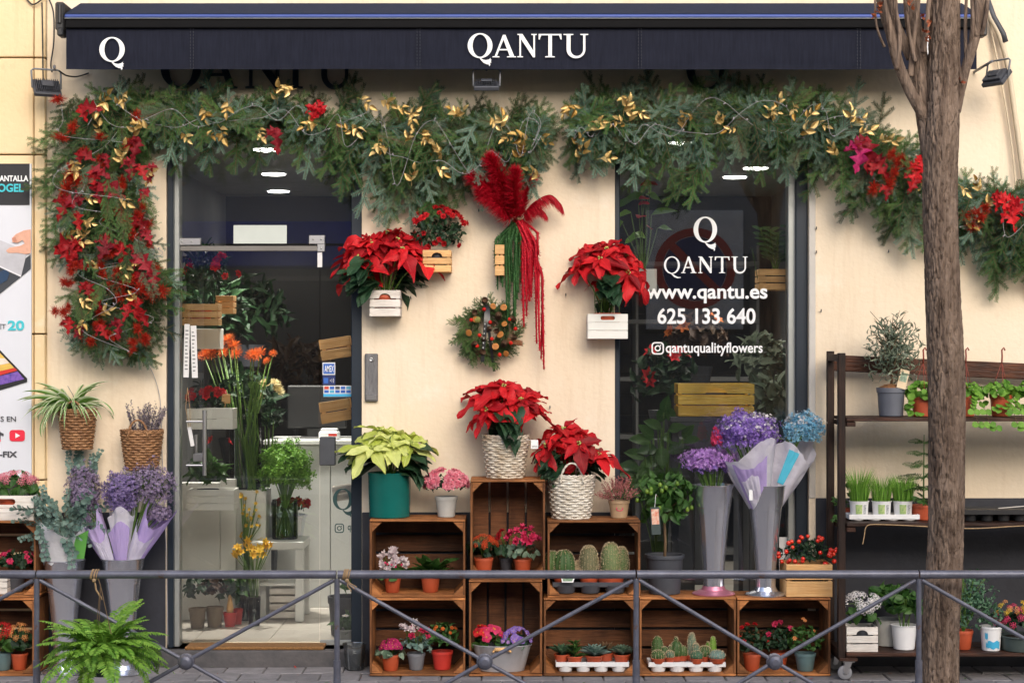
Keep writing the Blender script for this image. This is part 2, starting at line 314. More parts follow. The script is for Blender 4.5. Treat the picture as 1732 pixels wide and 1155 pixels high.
def glyph(c):
    if c == 'Q': return [ell(.5,.5,.5,.51), ell(.5,.5,.30,.455), TAIL]
    if c == 'q': return [ell(.5,.5,.5,.51), ell(.5,.5,.37,.45), [(.45,-.015),(.56,-.015),(.72,-.12),(.9,-.2),(1.05,-.2),(1.05,-.235),(.85,-.27),(.65,-.2)]]
    if c == 'A': return [[(0,0),(0,.04),(.09,.055),(.42,1),(.52,1),(.87,.055),(.95,.04),(.95,0),(.58,0),(.58,.04),(.69,.055),(.605,.31),(.27,.31),(.18,.055),(.28,.04),(.28,0)], [(.29,.37),(.58,.37),(.44,.78)]]
    if c == 'N': return [[(0,0),(0,.04),(.10,.055),(.10,.945),(0,.96),(0,1),(.25,1),(.78,.28),(.78,.945),(.68,.96),(.68,1),(.95,1),(.95,.96),(.86,.945),(.86,0),(.76,0),(.18,.78),(.18,.055),(.28,.04),(.28,0)]]
    if c == 'T': return [[(0,1),(.87,1),(.88,.76),(.84,.76),(.78,.94),(.51,.94),(.51,.055),(.62,.04),(.62,0),(.25,0),(.25,.04),(.37,.055),(.37,.94),(.10,.94),(.04,.76),(0,.76)]]
    if c == 'U':
        out = [(0,1),(.35,1),(.35,.96),(.25,.945)]+[(.47-.22*cos(a), .34-.27*sin(a)) for a in [pi*i/14 for i in range(15)]]+[(.69,.945),(.59,.96),(.59,1),(.87,1),(.87,.96),(.77,.945)]
        return [out+[(.44+.33*cos(a), .34-.37*sin(a)) for a in [pi*i/14 for i in range(15)]]+[(.11,.945),(0,.96)]]
WID = dict(Q=1, q=1.0, A=.95, N=.95, T=.88, U=.87)
def letters(items, Y, ext, name, mat, parent, off=V((0,0,0))):
    polys = []
    for (c, x0, x1, y0, y1) in items:
        for pl in glyph(c):
            polys.append([(wx(x0+(x1-x0)*u/WID[c], Y), wz(y1-(y1-y0)*v, Y)) for (u, v) in pl])
    me = splines_mesh(polys, ext, name, mat)
    M = Matrix.Translation(V((0, Y, 0))-off) @ Matrix.Rotation(pi/2, 4, 'X')
    return mk(name, me, parent, M)
def text(body, x0, x1, y0, y1, Y, name, mat, parent, off=V((0,0,0)), bold=.0, ext=.0006):
    cu = bpy.data.curves.new(name, 'FONT'); cu.body = body; cu.size = 1; cu.offset = bold; cu.extrude = .004; cu.resolution_u = 4
    me = curve_mesh(cu, name, mat)
    xs = [v.co.x for v in me.vertices]; ys = [v.co.y for v in me.vertices]; zs = [v.co.z for v in me.vertices]
    X0, X1, Z0, Z1 = wx(x0,Y), wx(x1,Y), wz(y1,Y), wz(y0,Y)
    for v in me.vertices:
        v.co = (X0+(v.co.x-min(xs))/(max(xs)-min(xs))*(X1-X0), (v.co.z)*ext/.004, Z0+(v.co.y-min(ys))/(max(ys)-min(ys))*(Z1-Z0))
    me.flip_normals()
    return mk(name, me, parent, Matrix.Translation(V((0, Y, 0))-off))
# ---------------------------------------------------------------- ground
PAVE_Y0, PAVE_Y1 = -3.2, -.02
m_pave = plain('paving_stone', (.17,.16,.165), .85, 0, 0, 14, .4, 90, None, (.27,.255,.26), objvar=.16, spec=.25)
m_mortar = plain('paving_joint', (.10,.09,.085), .95, 0, .3, 30, .4, 90)
m_asph = plain('asphalt', (.045,.045,.047), .9, 0, .25, 40, .5, 150)
mb = MB(); mb.box((-30,-40,-.40), (30,-3.2,-.135)); o = mb.build('road', m_asph); o['kind'] = 'structure'
mb = MB(); mb.box((-30,PAVE_Y0,-.40), (30,12,-.012)); pave = mb.build('pavement', m_mortar); pave['kind'] = 'structure'
mb = MB(); mb.cbox((-30,-3.34,-.4), (30,-3.205,-.002), .012); mb.build('kerb', plain('kerb_stone', (.30,.29,.28), .8, 0, .15, 12, .3, 60))['kind'] = 'structure'
tile = []
for k in range(4):
    mb = MB(); mb.cbox((-.0975,-.0975,-.03), (.0975,.0975,0), .005); tile.append(mb.mesh('paving_stone', m_pave, False))
rest = MB(); n = 0
for j in range(16):
    for i in range(-24, 24):
        x = (i+.5*(j % 2))*.2+.05; y = -.12-j*.2
        if j < 5 and -15 <= i <= 15:
            mk('paving_stone', tile[(i*7+j*3) % 4], pave, Matrix.Translation((x, y, U(-.002,.002))) @ Matrix.Rotation(U(-.006,.006), 4, 'X'))
        else:
            t = MB(); t.box((-.0975,-.0975,-.03), (.0975,.0975,0)); rest.merge(t, Matrix.Translation((x, y, U(-.002,.002))))
rest.build('paving_stones', m_pave, pave, kind='stuff')
# ---------------------------------------------------------------- shop building
bld = T('shop_building', 'cream rendered flower shop front with navy frames and dark plinth', 'building')
GY = .10                                            # glass plane behind the wall face
DX0, DX1 = wx(281, 0), wx(612, 0); WX0, WX1 = wx(1040, 0), wx(1368, 0)
FZ = .085; OPZ = wz(205, 0); WBZ = .25
def grid_wall(xs, zs, holes, depth, name, mat):
    mb = MB(); idx = {}
    for i, x in enumerate(xs):
        for k, z in enumerate(zs): idx[i,k] = len(mb.v); mb.v.append((x, 0, z))
    def hole(i, k): return (i, k) in holes
    for i in range(len(xs)-1):
        for k in range(len(zs)-1):
            if hole(i, k): continue
            mb.f.append((idx[i,k], idx[i+1,k], idx[i+1,k+1], idx[i,k+1])); mb.m.append(0)
    for (i, k) in holes:
        x0, x1, z0, z1 = xs[i], xs[i+1], zs[k], zs[k+1]
        if not hole(i-1, k): mb.add([(x0,0,z0),(x0,depth,z0),(x0,depth,z1),(x0,0,z1)], [(0,3,2,1)])
        if not hole(i+1, k): mb.add([(x1,0,z0),(x1,depth,z0),(x1,depth,z1),(x1,0,z1)], [(0,1,2,3)])
        if not hole(i, k+1): mb.add([(x0,0,z1),(x1,0,z1),(x1,depth,z1),(x0,depth,z1)], [(0,1,2,3)])
        if not hole(i, k-1): mb.add([(x0,0,z0),(x1,0,z0),(x1,depth,z0),(x0,depth,z0)], [(0,3,2,1)])
    return mb.build(name, mat, bld)
LX = wx(80, 0)
PZ = wz(866, 0); PZR = wz(842, 0)
grid_wall([LX,DX0,DX1,WX0,WX1,9], [-.02,FZ,WBZ,OPZ,7], {(1,1),(1,2),(3,2)}, .30, 'wall', m_wall)
mb = MB()
for (a, b, z) in ((LX, DX0-.002, PZ), (DX1+.002, WX0-.002, PZ), (WX1+.035, 9, PZR)): mb.cbox((a, -.014, -.01), (b, .004, z), .003)
mb.box((WX0-.001, -.013, -.01), (WX1+.034, .003, WBZ-.02))
mb.build('plinth', m_plinth, bld)
mb = MB(); mb.cbox((WX1+.001, -.006, PZR), (WX1+.034, .02, OPZ), .002); mb.build('reveal_trim', plain('grey_trim', (.55,.52,.48), .7, 0, .08, 8), bld)
mb = MB(); mb.cbox((DX0-.03, -.055, -.01), (DX1+.03, .20, FZ), .008); mb.build('threshold', plain('threshold_stone', (.045,.045,.05), .7, 0, 0, 9, .3, 50, None, (.11,.10,.10)), bld)
# neighbouring pilaster, with render joints
nb = T('neighbour_pilaster', 'ochre rendered corner pilaster of the next house with the phone poster', 'wall')
zz = [-.02, .95, wz(565,-.03), wz(262,-.03), wz(98,-.03), 7]
for a, b in zip(zz[:-1], zz[1:]):
    mb = MB(); mb.cbox((-9, -.035, a+.004), (wx(56,-.035), .3, b-.004), .004); mb.build('render_panel', m_pil, nb)
    mb = MB(); mb.cbox((wx(57.5,-.035), -.03, a+.004), (LX-.004, .3, b-.004), .004); mb.build('render_strip', m_pil, nb)
mb = MB(); mb.box((-9, .0, -.02), (LX-.006, .2, 7)); mb.build('joint_backing', plain('joint', (.25,.17,.09), .9), nb)
# small hooks in the plaster
for (x, y) in ((1380,388),(1380,428),(1502,427),(1388,527),(695,505),(810,358),(957,500),(1440,300),(930,690)):
    mb = MB(); p = W(x, y, 0); mb.tube([p+V((0,.004,0)), p+V((0,-.016,0)), p+V((0,-.018,.012))], .0028, 6); mb.build('wall_hook', m_dgrey, bld)
# lock plate on the wall
mb = MB(); mb.cbox((wx(617,-.02), -.022, wz(679,-.02)), (wx(639,-.02), .002, wz(598,-.02)), .004); lp = mb.build('lock_plate', plain('worn_metal', (.10,.10,.105), .5, .6, 0, 25, .3, 90, (1,1,.3), (.24,.24,.25)), bld)
mb = MB(); c = W(628, 608, -.024); mb.lathe([(.010,0),(.010,.006),(.006,.007),(.0055,.003),(.0001,.003)], 16); mb.build('lock_cylinder', m_steel, lp, True, Matrix.Translation(c) @ Matrix.Rotation(pi/2, 4, 'X'))
mb = MB(); mb.cbox((wx(619.5,-.024), -.026, wz(676,-.024)), (wx(636.5,-.024), -.0225, wz(668,-.024)), .0015); mb.build('plate_tab', m_steel, lp)
# --- display window
wf = MB(); fw = .028
wf.cbox((WX0+.001, .03, WBZ), (WX0+fw, .16, OPZ), .004); wf.cbox((WX1-.062, .03, WBZ), (WX1-.001, .16, OPZ), .004)
wf.cbox((WX0+fw, .03, WBZ), (WX1-.062, .16, WBZ+.05), .004); wf.cbox((WX0+fw, .03, OPZ-.05), (WX1-.062, .16, OPZ), .004)
win = wf.build('display_window', m_frame, bld)
mb = MB(); mb.cbox((wx(1331,.1), .06, WBZ+.05), (wx(1344,.1), .15, OPZ-.05), .003); mb.build('inner_profile', m_alu, win)
mb = MB(); mb.box((WX0+fw-.004, GY-.003, WBZ+.045), (WX1-.06, GY+.003, OPZ-.045)); mb.build('pane', m_glass, win)
LY = GY-.006
letters([('Q',1173,1213,367,410)], LY, .0006, 'logo', m_white, win)
letters([('q',1123,1150,434,463),('A',1152,1178,434,462),('N',1181,1206,434,462),('T',1209,1234,434,462),('U',1237,1265,434,462)], LY, .0006, 'lettering', m_white, win)
text('www.qantu.es', 1092, 1298, 484, 513, LY, 'lettering', m_white, win, bold=.022)
text('625 133 640', 1112, 1278, 521, 548, LY, 'lettering', m_white, win, bold=.022)
text('qantuqualityflowers', 1126, 1290, 579, 602, LY, 'lettering', m_white, win, bold=.016)
def rrect(x0, x1, y0, y1, r, Y, n=5):
    pts = []
    for (cx, cy, a0) in ((x1-r, y0+r, 0), (x0+r, y0+r, pi/2), (x0+r, y1-r, pi), (x1-r, y1-r, 1.5*pi)):
        for i in range(n+1):
            a = a0+pi/2*i/n; pts.append((wx(cx+r*cos(a), Y), wz(cy-r*sin(a), Y)))
    return pts
def ring(cx, cy, r, Y): return [(wx(cx+r*cos(a), Y), wz(cy+r*sin(a), Y)) for a in [2*pi*i/24 for i in range(24)]]
def camicon(x0, y0, s, Y, mat, parent):
    pl = [rrect(x0,x0+s,y0,y0+s,s*.28,Y), rrect(x0+s*.11,x0+s*.89,y0+s*.11,y0+s*.89,s*.19,Y), ring(x0+s*.5,y0+s*.5,s*.25,Y), ring(x0+s*.5,y0+s*.5,s*.15,Y), ring(x0+s*.73,y0+s*.27,s*.055,Y)]
    mk('camera_icon', splines_mesh(pl, .0006, 'camera_icon', mat), parent, Matrix.Translation((0,Y,0)) @ Matrix.Rotation(pi/2, 4, 'X'))
camicon(1102, 578.5, 21, LY, m_white, win)
mb = MB(); mb.box((wx(1318,LY), LY, wz(975,LY)), (wx(1347,LY), LY+.001, wz(908,LY))); mb.build('notice', m_whitepl, win)
text('E3', 1317, 1333, 928, 938, LY-.002, 'lettering', m_black, win, bold=.01)
# --- entrance: navy frame, fixed side light, transom and glass door
df = MB()
df.cbox((DX0+.001, .02, FZ), (wx(293,.02), .16, OPZ), .004); df.cbox((wx(594,.02), .02, FZ), (DX1-.001, .16, OPZ), .004)
df.cbox((wx(293,.02), .02, OPZ-.05), (wx(594,.02), .16, OPZ), .004)
ent = df.build('entrance_frame', m_frame, bld)
mb = MB(); mb.cbox((wx(293,.06)+.001, .06, FZ), (wx(303,.06), .15, OPZ-.05), .003); mb.build('inner_profile', m_alu, ent)
TZ = wz(414, GY)                                     # transom line
xa, xb, xd = wx(303,GY), wx(596,GY), wx(541,GY)
mb = MB(); mb.box((xa, GY-.004, TZ+.006), (xb, GY+.004, OPZ-.045)); mb.build('transom_pane', m_glass, ent)
mb = MB(); mb.box((xd+.004, GY-.004, FZ+.012), (xb, GY+.004, TZ-.006)); mb.build('side_pane', m_glass, ent)
mb = MB(); mb.cbox((xd, GY-.008, FZ+.002), (xb, GY+.008, FZ+.03), .003); mb.build('floor_channel', m_alu, ent)
for (x0, x1, y0, y1) in ((299,340,403,415),(523,550,398,413),(537,550,413,426)):
    mb = MB(); mb.cbox((wx(x0,GY), GY-.016, wz(y1,GY)), (wx(x1,GY), GY+.016, wz(y0,GY)), .002); f = mb.build('patch_fitting', m_steel, ent)
mb = MB()
for (x, y) in ((308,409),(324,409),(530,405),(543,405),(543,420)):
    mb.lathe([(.006,0),(.006,.003),(.0001,.0035)], 10, W(x,y,GY-.0165)-V((0,0,0))) if 0 else mb.ball(W(x,y,GY-.016), .005, 8)
mb.build('screw_heads', m_alu, ent)
m_frost = plain('frosted_film', (.55,.60,.57), .7, 0, .05, 5)
mb = MB(); mb.box((wx(395,LY), LY, wz(412,LY)), (wx(485,LY), LY+.0015, wz(381,LY))); mb.build('frosted_sticker', m_frost, ent)
mb = MB(); mb.box((wx(537,LY), LY, wz(452,LY)), (wx(545,LY), LY+.001, wz(425,LY))); mb.build('white_sticker', m_whitepl, ent)
mb = MB(); mb.cbox((wx(540,GY-.02), GY-.02, wz(787,GY-.02)), (wx(567,GY-.02), GY+.02, wz(739,GY-.02)), .004); mb.build('lock_case', plain('lock_metal', (.16,.17,.19), .35, .8, .1, 10), ent)
# stickers on the side pane
m_sblue = plain('sticker_blue', (.03,.13,.50), .5, 0, .05); m_snavy = plain('sticker_navy', (.015,.03,.14), .5, 0, .05); m_scyan = plain('sticker_cyan', (.05,.42,.72), .5, 0, .05)
def flat(name, x0, x1, y0, y1, Y, mat, parent, t=.001):
    mb = MB(); mb.box((wx(x0,Y), Y, wz(y1,Y)), (wx(x1,Y), Y+t, wz(y0,Y))); return mb.build(name, mat, parent)
flat('card_sticker', 545.5, 567, 613, 634, LY, m_whitepl, ent); flat('card_emblem', 547, 565.5, 615, 632, LY-.002, m_sblue, ent)
text('AMEX', 549, 564.5, 618, 629, LY-.004, 'lettering', m_white, ent, bold=.01)
flat('contactless_sticker', 546, 567, 634.5, 651, LY, m_snavy, ent); flat('contactless_mark', 547.5, 555, 639, 648, LY-.002, m_sblue, ent)
for k in range(3):
    a = MB(); c0 = W(558+k*2, 643.5, LY-.0025); a.tube([c0+V((wl(.8+k*.8,0)*cos(t), 0, wl(2+k*1.4,0)*sin(t))) for t in [-.9,-.4,0,.4,.9]], .0012, 5); a.build('contactless_wave', m_white, ent)
flat('payment_strip', 547, 595, 652, 671, LY, m_whitepl, ent); flat('payment_band', 547, 595, 666, 670.5, LY-.002, m_scyan, ent)
pc = [plain('mark%d' % i, c, .5, 0, .02) for i, c in enumerate(((.6,.05,.02),(.7,.35,.02),(.02,.1,.45),(.1,.4,.6),(.05,.05,.06)))]
for i in range(5):
    for j in range(2):
        flat('payment_mark', 548.5+i*9.3, 556+i*9.3, 653.5+j*6.2, 658.2+j*6.2, LY-.002, m_sblue if (i+j) % 2 else pc[(i*2+j) % 5], ent)
m_dk = plain('vinyl_white_backlit', (.03,.085,.085), .5, 0, .05)  # white vinyl; its dark look against the bright counter is in the colour
letters([('Q',563,597,826,862)], LY, .0006, 'logo', m_dk, ent)
camicon(566, 885, 16, LY, m_dk, ent)
text('qa', 588, 598.5, 888, 900, LY, 'lettering', m_dk, ent, bold=.015)
# glass door, hinged at the right pivot, standing shut
door = MB(); door.box((xa+.008, GY-.004, FZ+.014), (xd-.004, GY+.004, TZ-.034)); dr = door.build('glass_door', m_glass, bld)
mb = MB(); mb.cbox((xa+.006, GY-.010, TZ-.034), (xd-.004, GY+.010, TZ-.006), .003); mb.build('door_top_rail', plain('door_rail', (.19,.18,.17), .45, .5, .1), dr)
mb = MB(); mb.cbox((xa+.004, GY-.007, FZ+.014), (xa+.0078, GY+.007, TZ-.034), .001); mb.build('door_edge', m_black, dr)
mb = MB(); hx = wx(346,.02); 
mb.tube([(hx, .02, wz(804,.02)), (hx, .02, wz(694,.02))], .011, 14)
for y in (713, 787): mb.tube([(hx, .02, wz(y,.02)), (wx(316,.02), .02, wz(y,.02)), (wx(316,.02), .094, wz(y,.02))], .006, 10)
autosmooth(mb.build('handle', m_steel, dr))
mb = MB(); mb.cbox((wx(327,.06), .05, wz(780,.06)), (wx(343,.06), .094, wz(767,.06)), .003); mb.tube([W(332,766,.07), W(332,735,.07)], .008, 10); autosmooth(mb.build('lock', m_steel, dr))
for (x0,x1,y0,y1,tl) in ((312,321,548,638,.02),(322,332,551,639,-.03)):
    mb = MB(); mb.box((0,0,-wl(y1-y0,.1)), (wl(x1-x0,.1),.001,0)); s = mb.build('opening_hours_notice', m_whitepl, dr, M=Matrix.Translation(W(x0,y0,LY)) @ Matrix.Rotation(tl, 4, 'Y'))
    mb = MB()
    for q in range(11): mb.box((wl(2,.1), -.0012, -wl(12+q*6.5,.1)), (wl(U(5,7.5),.1), -.0002, -wl(10+q*6.5,.1)))
    mb.build('print_lines', m_grey, s)
# hanging tag on the handle
mb = MB(); mb.tube([W(317,655,.085), W(314,690,.08), W(320,722,.08)], .0015, 5); mb.tube([W(317,655,.085), W(321,690,.08), W(322,722,.08)], .0015, 5); mb.build('tag_string', m_twine, dr)
mb = MB(); mb.box((-.010,-.001,-.10), (.010,.001,0)); mb.build('tag', m_whitepl, dr, M=Matrix.Translation(W(320,722,.078)) @ Matrix.Rotation(-.18, 4, 'Y'))
# dark metal letters fixed high on the wall, half hidden by the awning
sg = T('wall_sign', 'dark metal serif shop name fixed to the wall, half hidden behind the valance', 'sign', (0,0,0))
for (c,x0,x1) in (('Q',272,340),('A',338,402),('N',415,478),('T',470,530),('U',536,596)):
    letters([(c,x0,x1,82,150)], -.016, .008, 'letter', m_frame, sg)
    mb = MB()
    for u in (.35,.65): mb.tube([W(x0+(x1-x0)*u, 116, .002), W(x0+(x1-x0)*u, 116, -.012)], .003, 6)
    mb.build('standoff', m_frame, sg)
sg = T('wall_sign', 'single dark metal letter Q fixed to the wall above the display window', 'sign', (0,0,0))
letters([('Q',1161,1231,84,152)], -.016, .008, 'letter', m_frame, sg)
mb = MB()
for u in (.1,.9): mb.tube([W(1161+70*u, 118, .002), W(1161+70*u, 118, -.012)], .003, 6)
mb.build('standoff', m_frame, sg)
# ---------------------------------------------------------------- interior shell
def struct(name, a, b, mat):
    mb = MB(); mb.box(a, b); o = mb.build(name, mat); o['kind'] = 'structure'; return o
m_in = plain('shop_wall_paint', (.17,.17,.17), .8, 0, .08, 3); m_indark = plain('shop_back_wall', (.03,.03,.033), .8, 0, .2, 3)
m_inwhite = plain('shop_white', (.72,.73,.71), .5, 0, .04, 4)
IX0, IX1, IY1, IZ = -2.15, 1.95, 4.2, 2.78
fl = struct('shop_floor', (IX0, .205, -.02), (IX1, IY1, FZ-.004), plain('tile_joint', (.22,.20,.18), .8))
m_tile = plain('floor_tile', (.50,.46,.41), .35, 0, .06, 5, objvar=.07)
mb = MB(); mb.cbox((-.199,-.199,-.02), (.199,.199,0), .003); tm = mb.mesh('floor_tile', m_tile, False)
for i in range(5):
    for j in range(7): mk('floor_tile', tm, fl, Matrix.Translation((-1.88+i*.4, .42+j*.4, FZ+.003)))
struct('shop_floor_rear', (IX0+2.1, .21, FZ-.002), (IX1, IY1, FZ+.002), m_tile)
struct('shop_wall_left', (IX0-.1, .305, -.02), (IX0, IY1, IZ), m_in); struct('shop_wall_right', (IX1, .305, -.02), (IX1+.1, IY1, IZ), m_in)
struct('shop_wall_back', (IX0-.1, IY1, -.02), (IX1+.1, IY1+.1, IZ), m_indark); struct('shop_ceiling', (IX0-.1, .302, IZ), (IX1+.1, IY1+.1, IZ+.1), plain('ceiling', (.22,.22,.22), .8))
struct('shop_wall_middle', (wx(640,0), .306, -.02), (wx(1005,0), .42, IZ), m_in)
m_lamp = emitmat('downlight_glow', (1,.96,.88), 14)
for (x, y, lab) in ((450,255,'round recessed downlight just inside the shop door'),(463,296,'recessed downlight between two others behind the door transom'),(471,325,'recessed downlight closest to the back wall, behind the door transom'),
               (1243,301,'recessed downlight above the shop name on the window'),(1278,286,'recessed downlight beside the aluminium window profile'),(1150,244,'recessed downlight half covered by fir over the display window')):
    d = (IZ-.012-EYE)*FPX/(600-y); Y = d-CAMD; p = W(x, y, Y)
    t = T('ceiling_downlight', lab, 'downlight', p, 'recessed ceiling downlights')
    mb = MB(); mb.lathe([(.078,.006),(.088,.004),(.090,.0118)], 24); mb.build('trim_ring', m_whitepl, t, True)
    mb = MB(); mb.lathe([(.076,.0),(.076,.006)], 24); mb.build('diffuser', m_lamp, t)
    l = bpy.data.lights.new('downlight', 'SPOT'); l.energy = 270 if y == 255 else (45 if x > 1000 else 14); l.color = (1,.93,.82); l.spot_size = radians(120); l.spot_blend = .6; l.shadow_soft_size = .07
    lo = bpy.data.objects.new('downlight_lamp', l); C.objects.link(lo); lo.parent = t; lo.location = (0,0,-.012)
# ---------------------------------------------------------------- awning
AY = -.32
aw = T('awning', 'black shop awning rolled in above the shop with white QANTU lettering', 'awning', (0,0,0))
ax0, ax1 = wx(112,AY), wx(1652,AY)
def cloth(x0, x1, z0, z1, y0, y1, nx, nz, amp, name, mat, hem=0):
    mb = MB()
    for side in (0, 1):
        vs_ = []
        for k in range(nz+1):
            for i in range(nx+1):
                u, t = i/nx, k/nz; x = x0+(x1-x0)*u
                w = amp*(noise.noise(V((x*3.1, t*1.2, 3)))+.35*noise.noise(V((x*9, t*3, 8))))*(t if hem else 1)
                z = z0+(z1-z0)*t-(hem*(.5+.5*noise.noise(V((x*1.7, 0, 1))))*t if hem else 0)
                vs_.append((x, y0+(y1-y0)*t+w+side*.002, z))
        fs = [(k*(nx+1)+i, k*(nx+1)+i+1, (k+1)*(nx+1)+i+1, (k+1)*(nx+1)+i) for k in range(nz) for i in range(nx)]
        mb.add(vs_, [f[::-1] for f in fs] if not side else fs)
    return mb.build(name, mat, aw, True)
zt, zb = wz(47,AY), wz(119,AY)
cloth(ax0, ax1, zt, zb, AY, AY, 220, 14, .010, 'valance', m_cloth, -.008)
mb = MB(); zr = wz(29,AY-.02)
mb.cbox((ax0, AY-.02, wz(47.5,AY-.02)), (ax1, AY+.03, wz(31.5,AY-.02)), .004); mb.build('front_bar', plain('bar_black', (.008,.008,.009), .8, 0, .1, spec=.1), aw)
mb = MB(); mb.cbox((ax0-.004, AY-.026, wz(31,AY-.02)), (ax1+.004, AY+.03, wz(24.6,AY-.02)), .006); mb.build('bar_trim', plain('bar_blue_reflection', (.05,.085,.30), .45, .3, .05), aw)  # blue paints the bluish reflection along the front bar
mb = MB(); mb.cbox((ax0-.003, AY-.029, wz(32.6,AY-.02)), (ax1+.003, AY-.018, wz(31.1,AY-.02)), .002); mb.build('trim_edge', m_alu, aw)
m_top = plain('awning_top_cloth', (.017,.024,.048), .9, 0, .15, 30, .1, 200, spec=.1)
mb = MB(); z1 = wz(6,-.03); z0 = wz(24.4,AY)
mb.add([(ax0,AY-.02,z0),(ax1,AY-.02,z0),(ax1,-.03,z1),(ax0,-.03,z1),(ax0,AY-.02,z0-.012),(ax1,AY-.02,z0-.012),(ax1,-.03,z1-.06),(ax0,-.03,z1-.06)],
       [(0,1,2,3),(7,6,5,4),(4,5,1,0),(5,6,2,1),(6,7,3,2),(7,4,0,3)]); mb.build('roof_cloth', m_top, aw)
for px in (325, 708, 1082, 1452):
    mb = MB()
    for dx in (-2.5, 2.5):
        for q in range(13):
            a = zt-(zt-zb)*(q+.1)/13; b = zt-(zt-zb)*(q+.75)/13
            mb.box((wx(px+dx,AY)-.0012, AY-.0105, b), (wx(px+dx,AY)+.0012, AY-.007, a))
    mb.build('seam', plain('seam_thread', (.032,.035,.048), .8), aw)
for sx, lab in ((ax0-.03, 'left'), (ax1+.03, 'right')):
    mb = MB(); mb.cbox((sx-.024, AY-.01, wz(52,AY)), (sx+.022, -.002, wz(4,AY)), .008); mb.cbox((sx-.012, AY-.02, wz(62,AY)), (sx+.018, AY+.06, wz(48,AY)), .006)
    mb.tube([(sx,AY-.012,wz(10,AY)),(sx,AY-.012,wz(40,AY))], .011, 10); mb.build('end_bracket', m_black, aw)
LYA = AY-.013
letters([('Q',168,211,63.5,105)], LYA, .0006, 'logo', m_white, aw)
letters([('Q',791,833,57,98.5),('A',833,873,59.5,97.5),('N',875,908,58,97.5),('T',911,950,58,97.5),('U',953,995,58,98)], LYA, .0006, 'lettering', m_white, aw)
letters([('Q',1561,1604,57,98)], LYA, .0006, 'logo', m_white, aw)
# ---------------------------------------------------------------- floodlights, cables, pipe
def flood(p, label, yaw, pitch, s=1.0):
    t = T('floodlight', label, 'floodlight', p, 'floodlights over the shop front'); 
    M = Matrix.Rotation(yaw, 4, 'Z') @ Matrix.Rotation(pitch, 4, 'X') @ Matrix.Scale(s, 4)
    mb = MB(); mb.cbox((-.068,-.012,-.055), (.068,.012,.055), .004)
    hb = mb.build('housing', m_dgrey, t, M=M)
    mb = MB()
    for i in range(13): mb.cbox((-.058+i*.0092,-.030,-.042), (-.055+i*.0092,-.0125,.042), .001)
    mb.cbox((-.03,-.036,-.02), (.03,-.031,.02), .002); mb.build('cooling_fins', m_dgrey, hb)
    mb = MB(); mb.box((-.06,.0122,-.047), (.06,.0135,.047)); mb.build('lens', m_lgrey, hb)
    mb = MB(); mb.tube([(-.071,0,0),(-.073,0,.09),(-.06,0,.10),(.06,0,.10),(.073,0,.09),(.071,0,0)], .005, 8); mb.build('yoke', m_grey, t, True, M @ Matrix.Rotation(-pitch*.75, 4, 'X'))
    return t
def cable(name, pts, r, mat, label, cat, n=8):
    P_ = [V(p) for p in pts]; out = []
    for i in range(len(P_)-1):
        p0, p1, p2, p3 = P_[max(i-1,0)], P_[i], P_[i+1], P_[min(i+2,len(P_)-1)]
        for k in range(8):
            t = k/8; out.append(.5*((2*p1)+(p2-p0)*t+(2*p0-5*p1+4*p2-p3)*t*t+(3*p1-p0-3*p2+p3)*t**3))
    out.append(P_[-1]); mb = MB(); mb.tube(out, r, n)
    o = mb.build(name, mat, None, True); return tag(o, label, cat) if label else o
def arm(t, a, b, r=.007):
    mb = MB(); mb.tube([V(a)-t.location, V(b)-t.location], r, 8); mb.build('wall_arm', m_grey, t, True)
f1 = flood(W(79,150,-.16), 'grey floodlight tilted outward on the ochre pilaster', .45, -.75); arm(f1, W(92,115,-.16), W(92,112,-.03))
f2 = flood(W(823,146,-.30), 'small grey floodlight hanging under the middle of the awning', 0, -1.15, .92); arm(f2, W(823,119,-.30), W(823,114,.0), .006)
f3 = flood(W(1686,133,-.22), 'grey floodlight on a wall arm beside the white drain pipe', -.95, -.8, .95); arm(f3, W(1678,104,-.22), W(1648,122,-.0))
cable('power_cable', [W(40,-8,-.045), W(55,8,-.05), W(72,-2,-.05), W(78,-14,-.05)], .004, m_black, 'black cable loop sagging on the ochre pilaster', 'cable')
cable('power_cable', [W(78,-10,-.05), W(90,20,-.05), W(91,70,-.05), W(86,108,-.06), W(88,122,-.13)], .004, m_black, 'black cable running down to the floodlight on the pilaster', 'cable')
cable('power_cable', [W(100,120,-.14), W(112,128,-.08), W(130,130,-.03), W(150,124,-.012)], .004, m_black, 'black cable looping from the floodlight behind the awning', 'cable')
cable('power_cable', [W(71,5,-.04), W(72,60,-.04), W(73,140,-.04), W(75,158,-.04)], .0035, m_black, 'thin dark cable along the pilaster joint', 'cable')
m_pipe = plain('pipe_paint', (.62,.52,.38), .6, 0, .1, 10, .2, 60)
cable('drain_pipe', [W(1668,-30,-.05), W(1672,20,-.05), W(1690,60,-.05), W(1704,110,-.04), W(1716,190,-.04), W(1727,270,-.04), W(1738,360,-.04), W(1742,500,-.04)], .014, m_pipe, 'cream painted bent conduit running down beside the awning', 'pipe', 12)
cable('conduit', [W(1662,-20,-.03), W(1676,50,-.03), W(1692,130,-.03), W(1706,210,-.03), W(1716,290,-.03), W(1722,400,-.03)], .005, m_pipe, 'thin cream cable beside the bent conduit', 'cable')
mb = MB(); a, b = W(1683,36,-.052), W(1698,66,-.052); mb.tube([W(1670,2,-.052), W(1680,30,-.052), W(1696,58,-.052), W(1700,72,-.052)], .017, 12); tag(mb.build('pipe_sleeve', m_dgrey, None, True), 'dark grey sleeve on the upper bend of the cream conduit', 'pipe')
